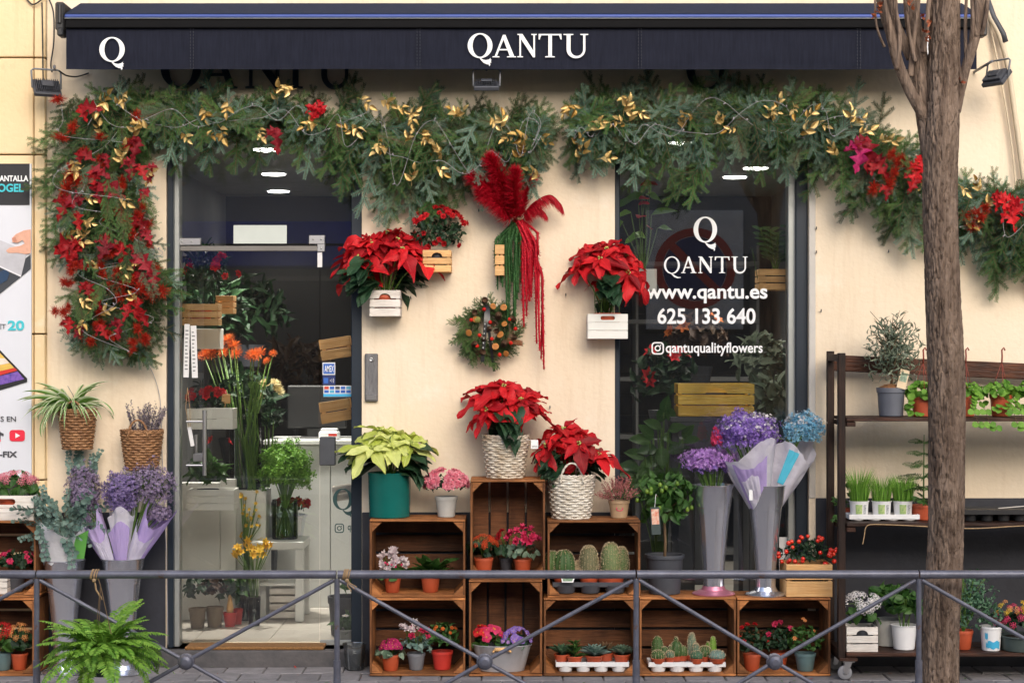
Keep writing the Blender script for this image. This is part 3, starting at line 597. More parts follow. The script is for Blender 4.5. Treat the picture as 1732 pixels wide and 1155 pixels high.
# ---------------------------------------------------------------- phone shop poster at the far left
PY = -.05
ps = T('poster_board', 'tall phone repair poster board fixed to the ochre pilaster', 'poster', (0,0,0))
flat('board', -180, 53, 277, 860, PY, plain('poster_white', (.66,.68,.74), .5, 0, .03, 3), ps, .012)
flat('header', -180, 50, 277, 347, PY-.003, plain('poster_black', (.015,.015,.018), .5), ps)
m_cy = plain('poster_cyan', (.05,.52,.60), .5, 0, .02)
m_tx = plain('poster_text', (.06,.06,.07), .5)
text('ANTALLA', -1, 48, 297, 307, PY-.006, 'lettering', m_white, ps, bold=.03)
text('OGEL', -4, 40, 311, 325, PY-.006, 'lettering', m_cy, ps, bold=.03)
text('ET', -3, 10, 548, 556, PY-.004, 'lettering', m_grey, ps, bold=.015)
text('20', 13, 41, 542, 559, PY-.004, 'lettering', m_cy, ps, bold=.03)
text('S EN', 1, 27, 704, 713, PY-.004, 'lettering', m_tx, ps, bold=.01)
text('-FIX', -1, 29, 763, 773, PY-.004, 'lettering', m_tx, ps, bold=.03)
def pp(name, pts, mat, y=PY-.004):
    me = splines_mesh([[(wx(x,y), wz(z,y)) for (x, z) in pts]], .0004, name, mat)
    return mk(name, me, ps, Matrix.Translation((0,y,0)) @ Matrix.Rotation(pi/2, 4, 'X'))
m_skin = plain('poster_skin', (.70,.38,.27), .5, 0, .12, 30); m_skin2 = plain('poster_skin_dark', (.55,.24,.16), .5, 0, .12, 30)
pp('printed_phone', [(-30,520),(-30,465),(0,452),(30,448),(52,430),(52,455),(0,497)], plain('print_dark', (.045,.05,.06), .4))
pp('printed_card', [(-20,398),(46,425),(36,466),(-20,440)], plain('print_grey', (.50,.50,.54), .5), PY-.006)
pp('printed_card_edge', [(-20,440),(36,466),(35,468.5),(-20,443)], plain('print_edge', (.72,.72,.75), .5), PY-.0075)
pp('printed_hand', [(52,388),(40,390),(27,396),(20,403),(21,410),(30,411),(38,406),(42,412),(34,416),(16,419),(10,424),(14,428),(30,428),(44,430),(52,428)], m_skin, PY-.008)
pp('printed_nail', [(20,403),(26,401),(29,408),(24,410)], m_skin2, PY-.0095)
pp('printed_lens', [(-10,465),(8,456),(16,462),(12,474),(-6,484)], plain('print_blue', (.03,.06,.12), .3), PY-.0065)
pp('printed_tablet', [(-20,588),(0,592),(46,640),(46,646),(0,660),(-20,664)], m_black)
pp('printed_screen', [(-20,595),(0,597),(24,622),(-20,632)], plain('print_yellow', (.75,.50,.10), .5), PY-.006)
pp('printed_screen', [(-20,605),(8,606),(16,614),(-20,621)], plain('print_cream', (.78,.70,.60), .5), PY-.0075)
pp('printed_screen', [(-20,632),(25,622),(29,626.5),(-20,640)], plain('print_red', (.6,.03,.02), .5), PY-.006)
pp('printed_screen', [(-20,641.5),(29.5,628),(41,641),(-20,656)], plain('print_violet', (.05,.04,.25), .4, 0, 0, 40, 0, 1, None, (.30,.14,.55)), PY-.006)
me = splines_mesh([rrect(16,42,727,746,5,PY-.004)], .0004, 'video_icon', plain('icon_red', (.72,.02,.05), .5)); mk('video_icon', me, ps, Matrix.Translation((0,PY-.004,0)) @ Matrix.Rotation(pi/2, 4, 'X'))
pp('play_mark', [(26,732),(26,741),(34,736.5)], m_white, PY-.006)
pp('note_icon', [(-6,728),(-1,727),(1,731),(6,733),(6,737),(1,735.5),(1,742),(-3,747),(-8,745)], m_tx)
pp('note_shade', [(-8,745),(-3,747),(1,742),(1,746),(-3,750),(-8,749)], plain('icon_red', (.72,.02,.05), .5))
# ---------------------------------------------------------------- railing at the kerb
RY = -2.35
posts = [-438, 62, 570, 1076, 1554, 2050]
zt_, zbm = wz(971, RY), wz(1262, RY)
labs = ['grey tubular railing panel crossing before the kalanchoe crates and phone poster', 'grey tubular railing panel that the fern pot hangs from', 'grey tubular railing panel with knotted twine near its post, before the crate stack',
        'grey tubular railing panel in front of the cactus trays', 'grey tubular railing panel crossing before the tree trunk']
for i in range(5):
    x0, x1 = wx(posts[i],RY), wx(posts[i+1],RY); xm = (x0+x1)/2+wl((-1,-1,-3,-5,-2)[i],RY); zm = wz(1118,RY)
    t = T('street_railing', labs[i], 'railing', (x0, RY, 0), 'railing panels along the kerb'); o = V((x0,RY,0))
    def pt(n, pts, r, k=12): 
        mb = MB(); mb.tube([V(p)-o for p in pts], r, k); return autosmooth(mb.build(n, m_rail, t))
    pt('top_rail', [(x0+.003,RY,zt_), (x1-.003,RY,zt_)], .0158, 16)
    pt('bottom_rail', [(x0+.012,RY,zbm), (x1-.012,RY,zbm)], .011)
    pt('post', [(x0,RY,-.02), (x0,RY,zt_-.0165)], .0105)
    mb = MB(); mb.lathe([(.014,0),(.014,.45)], 12); autosmooth(mb.build('post_sleeve', m_rail, t, M=Matrix.Translation((0,0,-.015))))
    for (ax_, az, sgn) in ((x0+.012, zt_-.022, 1), (x1-.012, zt_-.022, -1), (x0+.012, zbm+.01, 1), (x1-.012, zbm+.01, -1)):
        e = V((xm,RY,zm)); a = V((ax_,RY,az)); d = (a-e).normalized(); pt('diagonal_bar', [a, e+d*.028], .0078)
    mb = MB(); mb.lathe([(.0001,-.031),(.012,-.030),(.022,-.024),(.027,-.014),(.0275,-.009),(.031,-.008),(.031,.008),(.0275,.009),(.027,.014),(.022,.024),(.012,.030),(.0001,.031)], 24)
    autosmooth(mb.build('hub', m_rail, t, M=Matrix.Translation(V((xm,RY,zm))-o) @ Matrix.Rotation(pi/2, 4, 'X')), 25)
def twine_loop(px, label, hang):
    t = T('twine_tie', label, 'twine', W(px, 975, RY)); c = W(px, 971, RY)-t.location
    mb = MB()
    for k in range(5):
        x = (k-2)*.005+U(-.002,.002)
        mb.tube([c+V((x+.004*sin(a), .0188*cos(a), .0188*sin(a))) for a in [2*pi*i/16+.3*k for i in range(17)]], .0023, 6)
    for (a, b) in hang: mb.tube([c+V((a*q+.003*sin(q*9+b), -.024, -.018-b*q)) for q in [j/8 for j in range(9)]], .0022, 6)
    mb.ball(c+V((.004,-.026,-.02)), .008); mb.build('twine', m_twine, t, True); return t
twine_loop(160, 'brown twine wound round the top rail above the fern', [(.025,.07),(.032,.075)])
twine_loop(586, 'brown twine knotted round the top rail near a post, before the shop door', [(.03,.035),(.04,.028),(.018,.045)])
# ---------------------------------------------------------------- street tree
TY = -2.18
tr = T('street_tree', 'rough barked street tree trunk forking above the rack, bare of leaves', 'tree', W(1592,1155,TY).xyz*V((1,1,0)) if 0 else V((wx(1592,TY),TY,0)))
def limb(path, nseg, nr, ridg, name, seed, n2=1.0):
    # path: (px, py, half width px, dY)
    pts = [(W(p[0],p[1],TY+p[3])-tr.location, wl(p[2],TY)) for p in path]
    L = [0]
    for i in range(1, len(pts)): L.append(L[-1]+(pts[i][0]-pts[i-1][0]).length)
    mb = MB(); vs_ = []
    for s in range(nseg+1):
        d = L[-1]*s/nseg; i = max(k for k in range(len(L)-1) if L[k] <= d+1e-9); u = (d-L[i])/(L[i+1]-L[i]); 
        q = lambda k: pts[min(max(k,0),len(pts)-1)]
        def cr(a,b,c_,e): return .5*((2*b)+(c_-a)*u+(2*a-5*b+4*c_-e)*u*u+(3*b-a-3*c_+e)*u**3)
        p = cr(q(i-1)[0],q(i)[0],q(i+1)[0],q(i+2)[0]); r = q(i)[1]*(1-u)+q(i+1)[1]*u
        tdir = (q(i+1)[0]-q(i)[0]).normalized(); ux = V((0,1,0)).cross(tdir).normalized(); uy = tdir.cross(ux)
        for k in range(nr):
            a = 2*pi*k/nr; ca, sa = cos(a), sin(a)
            w = .9*noise.noise(V((ca*1.3+seed, sa*1.3, d*4)))
            f = noise.noise(V(((ca*7.5)+w*1.2, (sa*7.5)+w, d*11+seed)))
            f2 = noise.noise(V((ca*15+seed, sa*15, d*22)))
            g2_ = noise.noise(V((ca*12+seed, sa*12+w*2, d*17)))
            rid = .35-1.5*max(0,1-abs(f)/.13)-.8*max(0,1-abs(g2_)/.12)+f2*.35
            rr = r*(1+.07*noise.noise(V((ca*.8, sa*.8, d*2.5+seed))))+ridg*rid
            vs_.append(p+(ux*ca+uy*sa)*rr)
    fs = [(s*nr+k, s*nr+(k+1)%nr, (s+1)*nr+(k+1)%nr, (s+1)*nr+k) for s in range(nseg) for k in range(nr)]
    fs += [tuple(range(nr))[::-1], tuple(nseg*nr+k for k in range(nr))]
    mb.add(vs_, fs); return mb.build(name, m_bark, tr, True)
limb([(1588,1305,36,0),(1590,1180,31,0),(1592,1050,29.5,0),(1600,900,29,0),(1601,780,30,0),(1600,620,29.5,0),(1593,450,27.5,0),(1590,330,29,0),(1594,200,27,0),(1597,90,25,0),(1599,-20,24,0),(1605,-250,22,0),(1600,-480,18,0)], 520, 110, .0068, 'trunk', 1)
limb([(1590,330,16,.02),(1577,255,18,.03),(1563,170,16,.04),(1555,100,15,.05),(1545,40,13,.06),(1535,-60,11,.07),(1520,-260,8,.1)], 150, 60, .005, 'branch', 5)
limb([(1618,190,7,0),(1630,130,8,-.02),(1645,80,8,-.05),(1658,30,7,-.06),(1662,-40,6,-.06),(1670,-200,4,-.06)], 90, 30, .0016, 'branch', 9)
limb([(1575,215,10,.02),(1545,165,9,0),(1520,110,8.5,-.02),(1506,55,8.5,-.03),(1490,0,8,-.03),(1470,-120,6,-.03)], 110, 34, .0018, 'branch', 12)
limb([(1540,100,7,.02),(1528,70,8,.03),(1512,30,7.5,.05),(1500,-20,6,.06)], 50, 24, .0015, 'branch', 15)
for (pp_, r) in (([(1517,118,0),(1522,60,-.02),(1514,10,-.02),(1512,-40,0)],4), ([(1510,85,0),(1502,50,-.03),(1498,10,-.04),(1488,-40,0)],3.2), ([(1515,92,0),(1517,50,0),(1514,-30,.02)],3), ([(1540,130,.03),(1544,80,.02),(1552,20,.02),(1556,-40,0)],4.5),
                ([(1548,105,0),(1537,50,0),(1528,-30,0)],3.2), ([(1634,95,0),(1633,40,-.02),(1636,-30,0)],3), ([(1640,92,0),(1645,40,-.05),(1643,-30,0)],4), ([(1651,62,-.03),(1654,20,-.05),(1650,-30,0)],5.5), ([(1660,60,-.04),(1669,20,-.06),(1671,-30,0)],3.5),
                ([(1496,80,0),(1482,40,-.02),(1480,-30,0)],2.2), ([(1562,90,0),(1568,40,0),(1575,-40,0)],4.5), ([(1626,140,0),(1618,60,-.01),(1622,-20,0)],2.2)):
    limb([(p[0],p[1],r*(1.1-.15*i),p[2]-.03) for i, p in enumerate(pp_)], 26, 10, .0006, 'twig', U(0,50))
mb = MB(); 
for (x, y) in ((1490,9),(1486,17),(1480,27),(1569,40),(1566,55),(1571,66),(1561,27),(1626,137),(1539,6),(1545,12)):
    for k in range(5):
        p = W(x+U(-4,4), y+U(-4,4), TY-.06)-tr.location; d = rdir()*.012; e = rdir()*.008
        mb.poly([p-d, p+e, p+d, p-e])
mb.build('dry_leaf', leafmat('dry_leaf', (.22,.05,.02), (.40,.12,.05), .7, .1), tr, kind='stuff')
# ---------------------------------------------------------------- across the street (seen in the glass)
OY = -12.5
ob = T('opposite_building', 'low grey building across the street reflected in the glass', 'building', (0, OY, 0))
m_ob = plain('grey_render', (.30,.30,.32), .85, 0, .15, 2); m_obd = plain('dark_opening', (.035,.035,.04), .4)
mb = MB(); mb.box((-10,-3,-.3), (10,0,5.0)); mb.build('wall', m_ob, ob)
mb = MB(); mb.cbox((-10.1,-.1,5.0), (10.1,.12,5.18), .02); mb.build('cornice', m_lgrey, ob)
mb = MB(); mb.cbox((-6.5,.0,2.65), (-1.2,.5,3.2), .02); mb.build('shop_fascia', plain('fascia_blue', (.06,.09,.50), .6), ob)
for (a, b, c_, d) in ((-6.3,-4.0,.1,2.5),(-3.8,-1.5,.1,2.5),(3.6,5.4,.1,2.9),(-1.0,.6,.1,2.6)):
    mb = MB(); mb.box((a,.001,c_), (b,.03,d)); w_ = mb.build('shop_window', m_obd, ob); mb = MB()
    mb.box((a-.06,.001,c_), (a-.001,.06,d+.06)); mb.box((b+.001,.001,c_), (b+.06,.06,d+.06)); mb.box((a,.001,d+.001), (b,.06,d+.06)); mb.build('window_surround', m_lgrey, w_)
mb = MB()
for k in range(11): mb.cbox((1.1,.0,.1+k*.25), (3.4,.03,.34+k*.25), .01)
mb.build('garage_door', plain('garage_grey', (.09,.09,.095), .6), ob)
sb = T('no_parking_sign', 'no parking sign on the garage across the street, mirrored in the window', 'sign', (2.25, OY+.05, 2.65))
mb = MB(); mb.cbox((-.60,0,-.75), (.60,.03,.72), .01); mb.build('plate', plain('plate_grey', (.80,.80,.83), .5), sb)
me = splines_mesh([ell(0,0,.5,.5), ell(0,0,.40,.40)], .004, 'red_ring', plain('sign_red', (.65,.05,.03), .5)); mk('red_ring', me, sb, Matrix.Translation((0,.036,0)) @ Matrix.Rotation(-pi/2, 4, 'X'))
me = splines_mesh([ell(0,0,.39,.39)], .003, 'blue_disc', plain('sign_blue', (.03,.05,.22), .5)); mk('blue_disc', me, sb, Matrix.Translation((0,.036,0)) @ Matrix.Rotation(-pi/2, 4, 'X'))
mb = MB(); mb.box((-.40,-.004,-.05), (.40,.004,.05)); mb.build('red_bar', plain('sign_red', (.65,.05,.03), .5), sb, M=Matrix.Translation((0,.045,0)) @ Matrix.Rotation(.78, 4, 'Y'))
# ---------------------------------------------------------------- leaf, flower and sprig library
def prof(s, t):
    if s == 'poin': return .5*(sin(pi*t**.72)**.85)*(1+.18*max(0,1-abs(t-.42)/.09)-.10*max(0,1-abs(t-.58)/.08))
    if s == 'ovate': return .5*max(0,sin(pi*t**.75))**.85
    if s == 'lance': return .5*max(0,sin(pi*t**.9))
    if s == 'round': return .5*sqrt(max(0,1-(2*t-1)**2))
    if s == 'heart': return .5*min(1, sqrt(max(0,t)*5))*max(0,1-t**2.2)**.7
    if s == 'strap': return .5*min(1,.35+t*3)*max(0,1-t**3)**.8
    if s == 'spoon': return .5*(.25+.75*t**1.5)*sqrt(max(0,1-max(0,(t-.72)/.28)**2))
    if s == 'lobed': return .5*max(.02,sin(pi*t**.7))*(.62+.38*cos(t*22))*1.15
def LMB(s, curl=.25, fold=.25, wave=.0, nseg=8, cols=4, two=False, arc=0):
    mb = MB(); vs_ = []
    ph = U(0,6)
    for i in range(nseg+1):
        t = i/nseg; w = prof(s, t)
        if arc: a = arc*t; cx, cz = sin(a)/arc, (cos(a)-1)/arc*1.0
        else: cx, cz = t, -curl*t*t
        for k in range(cols+1):
            u = 2*k/cols-1
            vs_.append((cx, u*w, cz+fold*abs(u)*w*(1 if abs(u) < .99 else .85)+wave*sin(t*9+ph+u*2)*abs(u)))
    fs = [(i*(cols+1)+k, (i+1)*(cols+1)+k, (i+1)*(cols+1)+k+1, i*(cols+1)+k+1) for i in range(nseg) for k in range(cols)]
    mb.v = vs_; mb.f = [f[::-1] for f in fs]; mb.m = [(1 if two and k in (0, cols-1) else 0) for i in range(nseg) for k in range(cols)]
    return mb
CACHE = {}
def LM(s, mat, var=3, **kw):
    key = ('leaf', s, mat.name if not isinstance(mat, tuple) else mat[0].name+'v', tuple(sorted(kw.items())))
    if key not in CACHE:
        CACHE[key] = []
        for v in range(var):
            k2 = dict(kw); k2['curl'] = kw.get('curl', .25)*(.4+.35*v); k2['wave'] = kw.get('wave', .02)*(v+.5)
            CACHE[key].append(LMB(s, **k2).mesh('leaf', list(mat) if isinstance(mat, tuple) else mat))
    return R.choice(CACHE[key])
def zorient(p, n, s, spin=None, sz=None):
    n = V(n).normalized(); x = n.orthogonal().normalized(); a = U(0,2*pi) if spin is None else spin
    x = Matrix.Rotation(a, 3, n) @ x
    return orient(p, x, n, s, s, s if sz is None else sz)
def flowerMB(kind):
    mb = MB()
    def ringp(n, shape, L, w, el, off=0, z=0, r0=.05, **kw):
        for i in range(n):
            a = 2*pi*(i+off)/n+U(-.08,.08); e = el+U(-.12,.12); d = V((cos(a)*cos(e), sin(a)*cos(e), sin(e)))
            nn = V((-cos(a)*sin(e), -sin(a)*sin(e), cos(e)))
            mb.merge(LMB(shape, **kw), orient((cos(a)*r0, sin(a)*r0, z), d, nn, L*U(.9,1.08), w, L))
    if kind == 'ruffle':
        for (n, L, e) in ((6,1,.15),(6,.85,.6),(5,.65,1.0),(4,.45,1.3)): ringp(n, 'heart', L, L*.95, e, U(0,1), nseg=5, cols=4, wave=.10, curl=.2)
    elif kind == 'cycl':
        ringp(5, 'ovate', 1.25, .75, 1.0, 0, nseg=6, cols=4, wave=.05, curl=-.1, fold=.3); ringp(4, 'ovate', .9, .6, .45, .5, nseg=5, cols=4, wave=.06)
    elif kind == 'umbel':
        for i in range(17):
            f = sqrt((i+.5)/17); a = i*2.4; p = V((cos(a)*f, sin(a)*f, .45*(1-f*f)))
            nn = (p+V((0,0,.5))).normalized(); u = nn.orthogonal().normalized(); v = nn.cross(u)
            for k in range(4):
                b = a+k*pi/2; d = u*cos(b)+v*sin(b); e = nn.cross(d)
                mb.poly([p, p+d*.13+e*.10+nn*.03, p+d*.27+nn*.02, p+d*.13-e*.10+nn*.03])
    elif kind == 'five':
        ringp(5, 'round', 1, .95, .15, nseg=5, cols=4, wave=.05); n0 = len(mb.f); mb.ball((0,0,.06), .16, 8, 1)
    elif kind == 'chrys':
        for (n, L, e) in ((16,1,.0),(15,.9,.35),(13,.75,.7),(9,.55,1.1)): ringp(n, 'spoon', L, .17, e, U(0,1), nseg=3, cols=2, curl=-.2)
    elif kind == 'daisy':
        for (n, L, e) in ((18,1,.05),(15,.8,.3)): ringp(n, 'lance', L, .2, e, U(0,1), nseg=3, cols=2, curl=.1)
        mb.ball((0,0,.05), .22, 8, 1, .6)
    elif kind == 'trumpet': ringp(6, 'ovate', 1, .6, .9, nseg=5, cols=2, curl=.45)
    return mb
def FM(kind, mat, mat2=None, var=3):
    key = ('fl', kind, mat.name)
    if key not in CACHE: CACHE[key] = [flowerMB(kind).mesh('flower', [mat, mat2 or pm('yellow')]) for _ in range(var)]
    return R.choice(CACHE[key])
def needle(mb, p, d, n, L, w):
    s = d.cross(n); s = s.normalized()*w if s.length > 1e-5 else d.orthogonal().normalized()*w
    q = p+d*L*.55; mb.add([p-s*.5, q-s, p+d*L, q+s, p+s*.5], [(0,1,2,3,4)])
def fir_sprig(seed, nl=.10, step=.02, droop=.15, bushy=1):
    mb = MB(); tw = []
    def axis(t): return V((t, .04*sin(t*3+seed), -droop*t*t))
    tw.append([axis(i/12) for i in range(13)])
    for i in range(5):
        t = .16+.155*i; sgn = 1 if i % 2 else -1; L = (.46-.06*i)*U(.75,1.2); p = axis(t)
        d = V((.72, sgn*.70, U(-.35,.35))).normalized()
        tw.append([p+d*L*(k/6)+V((0,0,-droop*.5*(k/6)**2*L)) for k in range(7)])
    for q in tw:
        mb.tube(q, [.010-.006*k/len(q) for k in range(len(q))], 4, False, 1)
        ln = sum((q[i+1]-q[i]).length for i in range(len(q)-1)); m = int(ln/step)
        for j in range(m):
            f = (j+.5)/m*(len(q)-1); i = min(int(f), len(q)-2); p = q[i].lerp(q[i+1], f-i); t = (q[i+1]-q[i]).normalized()
            side = V((0,0,1)).cross(t).normalized()
            for a in ((.0,pi,.9,pi-.9) if bushy else (.15,pi-.15,1.57)):
                a += U(-.35,.35); r = side*cos(a)+V((0,0,1))*sin(a)
                d = (t*U(.5,.85)+r).normalized(); needle(mb, p, d, t.cross(d), nl*U(.7,1.15)*(1-.3*(f/(len(q)-1))**3), .0048)
    return mb
def cyp_sprig(seed, spread=1):
    mb = MB()
    def br(p, d, L, lv):
        n = max(4, int(L/.048)); pts = [p+d*L*(k/n)+V((0,0,-.16*(k/n)**2*L)) for k in range(n+1)]
        mb.tube(pts, .0045, 3, False, 1)
        for k in range(1, n+1):
            for sgn in (-1, 1):
                dd = (d*.85+V((-d.y,d.x,0))*sgn*U(.4,.75)*spread+V((0,0,U(-.25,.2)))).normalized()
                if lv: br(pts[k], dd, L*.40*(1-.5*k/n)*U(.7,1.2), lv-1)
                else: needle(mb, pts[k], dd, V((0,0,1))+rdir()*.5, .060, .0065)
        needle(mb, pts[-1], d, V((0,0,1)), .07, .0065)
    br(V((0,0,0)), V((1,0,0)), 1, 1)
    return mb
def sprigs(kind):
    if ('sp', kind) not in CACHE:
        f = dict(fir=lambda i: fir_sprig(i, .078, .021), firb=lambda i: fir_sprig(i+9, .075, .018), cyp=lambda i: cyp_sprig(i), jun=lambda i: cyp_sprig(i, 1.5))[kind]
        CACHE[('sp', kind)] = [f(i) for i in range(4)]
        CACHE[('sm', kind)] = [m.mesh(kind, [gm(kind), m_bstem], False) for m in CACHE[('sp', kind)]]
    return CACHE[('sm', kind)]
SPN = dict(fir='fir_sprig', firb='blue_fir_sprig', cyp='cypress_sprig', jun='juniper_sprig')
# ---------------------------------------------------------------- containers
def crate(x0, x1, z0, z1, yf, dep, label, upright=False):
    t = T('fruit_crate', label, 'crate', ((x0+x1)/2, yf+dep/2, z0), 'wooden fruit crates stacked against the shop'); w = (x1-x0)/2; h = z1-z0; d = dep/2; th = .011
    def bd(a, b, m, n='slat'):
        mb = MB(); mb.cbox(a, b, .0022); o = mb.build(n, m, t); return o
    n = 3; g = .006; bw = (dep-.012)/n
    mo = m_woodv if upright else m_wood
    for k in range(n):
        y0 = -d+k*bw; y1 = y0+bw-g
        j = lambda: U(-.0015,.0015)
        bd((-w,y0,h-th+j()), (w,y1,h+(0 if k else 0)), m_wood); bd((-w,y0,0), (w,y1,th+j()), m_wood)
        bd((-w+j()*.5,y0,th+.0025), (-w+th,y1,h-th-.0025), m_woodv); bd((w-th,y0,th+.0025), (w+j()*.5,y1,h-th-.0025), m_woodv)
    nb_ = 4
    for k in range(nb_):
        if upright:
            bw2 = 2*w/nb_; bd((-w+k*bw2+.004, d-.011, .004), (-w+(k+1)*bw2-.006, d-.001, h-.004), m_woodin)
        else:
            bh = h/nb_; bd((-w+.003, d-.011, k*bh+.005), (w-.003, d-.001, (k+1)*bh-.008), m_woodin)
    q = .048
    for sx in (-1, 1):
        for sz in (0, 1):
            X = sx*(w-th-.0005); Z = (h-th-.003) if sz else th+.003; s2 = -1 if sz else 1; mb = MB(); y0, y1 = -d+.003+U(0,.003), d-.013
            tri = [(X,Z),(X-sx*q,Z),(X,Z+s2*q)]
            vs_ = [(a,y0,b) for a, b in tri]+[(a,y1,b) for a, b in tri]
            mb.add(vs_, [(0,1,2),(5,4,3),(0,3,4,1),(1,4,5,2),(2,5,3,0)]); mb.build('corner_block', m_wood, t)
    return t
def slat_box(x0, x1, y0, y1, Y, dep, label, mat, n=3, handle='moon', name='slatted_box', gap=.12, zbase=None, group=None, tilt=0, cat='box'):
    X0, X1 = wx(x0,Y), wx(x1,Y); w = (X1-X0)/2; h = wl(y1-y0, Y); zb_ = wz(y1,Y) if zbase is None else zbase
    t = T(name, label, cat, ((X0+X1)/2, Y+dep/2, zb_), group); t.rotation_euler = (0, tilt, 0); d = dep/2; th = .007
    sh = h/n; g = sh*gap
    for k in range(n):
        z0, z1 = k*sh+(g/2 if k else 0), (k+1)*sh-(g/2 if k < n-1 else 0)
        if k == n-1 and handle:
            o_ = [(-w,z0),(w,z0),(w,z1),(-w,z1)]
            if handle == 'moon':
                r = min(w*.38, (z1-z0)*1.1); o_ = [(-w,z0)]+[(-r*cos(a), z0+(z1-z0)*.62*sin(a)) for a in [pi*i/10 for i in range(11)]]+[(w,z0),(w,z1),(-w,z1)]; pl = [o_]
            else:
                zm = (z0+z1)/2; rr = (z1-z0)*.24; aw_ = w*.26
                pl = [o_, [(aw_+rr*sin(a), zm+rr*cos(a)) for a in [pi*i/6 for i in range(7)]]+[(-aw_-rr*sin(a), zm-rr*cos(a)) for a in [pi*i/6 for i in range(7)]]]
            me = splines_mesh(pl, th/2, 'slat', mat); mk('slat', me, t, Matrix.Translation((0,-d+th/2,0)) @ Matrix.Rotation(pi/2, 4, 'X'))
        else:
            mb = MB(); mb.cbox((-w,-d,z0), (w,-d+th,z1), .0015); mb.build('slat', mat, t)
        mb = MB(); mb.cbox((-w,d-th,z0), (w,d,z1), .0015); mb.build('slat', mat, t)
        for s in (-1,1):
            mb = MB(); a, b = sorted((s*w, s*(w-th))); mb.cbox((a,-d+th+.0005,z0), (b,d-th-.0005,z1), .0015); mb.build('slat', mat, t)
    mb = MB(); mb.box((-w+th+.001,-d+th+.001,.002), (w-th-.001,d-th-.001,.008)); mb.build('base', mat, t)
    for sx in (-1,1):
        for sy in (-1,1):
            mb = MB(); a, b = sorted((sx*(w-th-.0007), sx*(w-th-.013))); c_, e = sorted((sy*(d-th-.0007), sy*(d-th-.013))); mb.box((a,c_,.009), (b,e,h-.004)); mb.build('corner_post', mat, t)
    return t
def pot(t, rt, rb, h, mat, rim=.18, c=(0,0,0), soil=True, name='pot', n=28):
    mb = MB(); rz = h*(1-rim)
    pr = [(rb*.93,0),(rb,.003),(rb+(rt*.93-rb)*.98,rz)]
    if rim: pr += [(rt*.985,rz+.001),(rt,h-.003),(rt*.99,h)]
    else: pr += [(rt,h-.002),(rt*.99,h)]
    pr += [(rt*.90,h-.001),(rt*.87,h*.80),(.0001,h*.79)]
    mb.lathe(pr, n, c); o = autosmooth(mb.build(name, mat, t), 35)
    if soil:
        mb = MB(); mb.lathe([(rt*.865,h*.80+.0005),(rt*.6,h*.85),(.0001,h*.87)], 16, c); mb.build('soil', m_soil, t, True)
    return o
def basket(t, rt, rb, h, mat, rows=16, ribs=22, handle=True, hand2=False):
    mb = MB(); N_ = ribs*4
    for r in range(rows):
        z = h*(r+.5)/rows; rad = rb+(rt-rb)*(z/h)**.8; th = h/rows*.55
        for par in (0,):
            pts = [V(((rad+.0042*sin(ribs*a/2*1.0+pi*r+.2*noise.noise(V((a,r,0)))))*cos(a), (rad+.0042*sin(ribs*a/2+pi*r))*sin(a), z+.002*noise.noise(V((cos(a)*2,sin(a)*2,r))))) for a in [2*pi*i/N_ for i in range(N_+1)]]
            mb.tube(pts, th, 5, False)
    mb.build('weave', mat, t, True)
    mb = MB()
    for k in range(ribs):
        a = 2*pi*(k+.5)/ribs; mb.tube([((rb-.001)*cos(a),(rb-.001)*sin(a),.0),((rt-.001)*cos(a),(rt-.001)*sin(a),h)], .0032, 5)
    mb.build('stakes', mat, t, True)
    mb = MB()
    for q in range(2): mb.tube([((rt+.002+.003*cos(14*a+q*pi))*cos(a), (rt+.002+.003*cos(14*a+q*pi))*sin(a), h+.003+.004*sin(14*a+q*pi)) for a in [2*pi*i/90 for i in range(91)]], .0042, 6, False)
    mb.build('rim', mat, t, True)
    mb = MB(); mb.lathe([(rb-.003,.002),(rb-.003,.006)], 20); mb.lathe([(rt*.86,h*.84),(.0001,h*.86)], 20); mb.build('liner', m_soil, t)
    if handle:
        for s in ((-1,1) if hand2 else (-1,)):
            mb = MB(); w = rt*.48
            for q in range(2): mb.tube([(w*cos(a)+.003*cos(a*9+q*pi), s*(rt+.004)*.93-.003*sin(a*9+q*pi), h*.86+rt*.85*sin(a)) for a in [pi*i/24 for i in range(25)]], .0042, 6)
            mb.build('handle', mat, t, True)
def vase(label, pxc, yb, ytop, wtop, Y, foot=None, zb=None, group='tall galvanised flower vases', footmat=None):
    Z0 = wz(yb,Y) if zb is None else zb; h = wz(ytop,Y)-Z0; r = wl(wtop/2,Y)
    t = T('flower_vase', label, 'vase', (wx(pxc,Y), Y, Z0), group)
    mb = MB(); mb.lathe([(r*.52,.012),(r*.50,.05),(r*.53,h*.25),(r*.66,h*.55),(r*.81,h*.78),(r*.815,h*.79),(r*.825,h*.793),(r*.83,h*.80),(r*.985,h-.006),(r*1.02,h-.003),(r*1.02,h),(r*.97,h),(r*.80,h*.78),(r*.60,h*.5),(.0001,h*.5)], 120, fn=lambda a, z: 1+.010*cos(a*11)*(z < h*.77))
    autosmooth(mb.build('body', m_galv, t), 50)
    mb = MB(); mb.lathe([(r*1.03,0),(r*1.04,.004),(r*.98,.008),(r*.60,.022),(r*.49,.045),(.0001,.046)], 40); autosmooth(mb.build('foot', footmat or m_galv, t), 40)
    return t
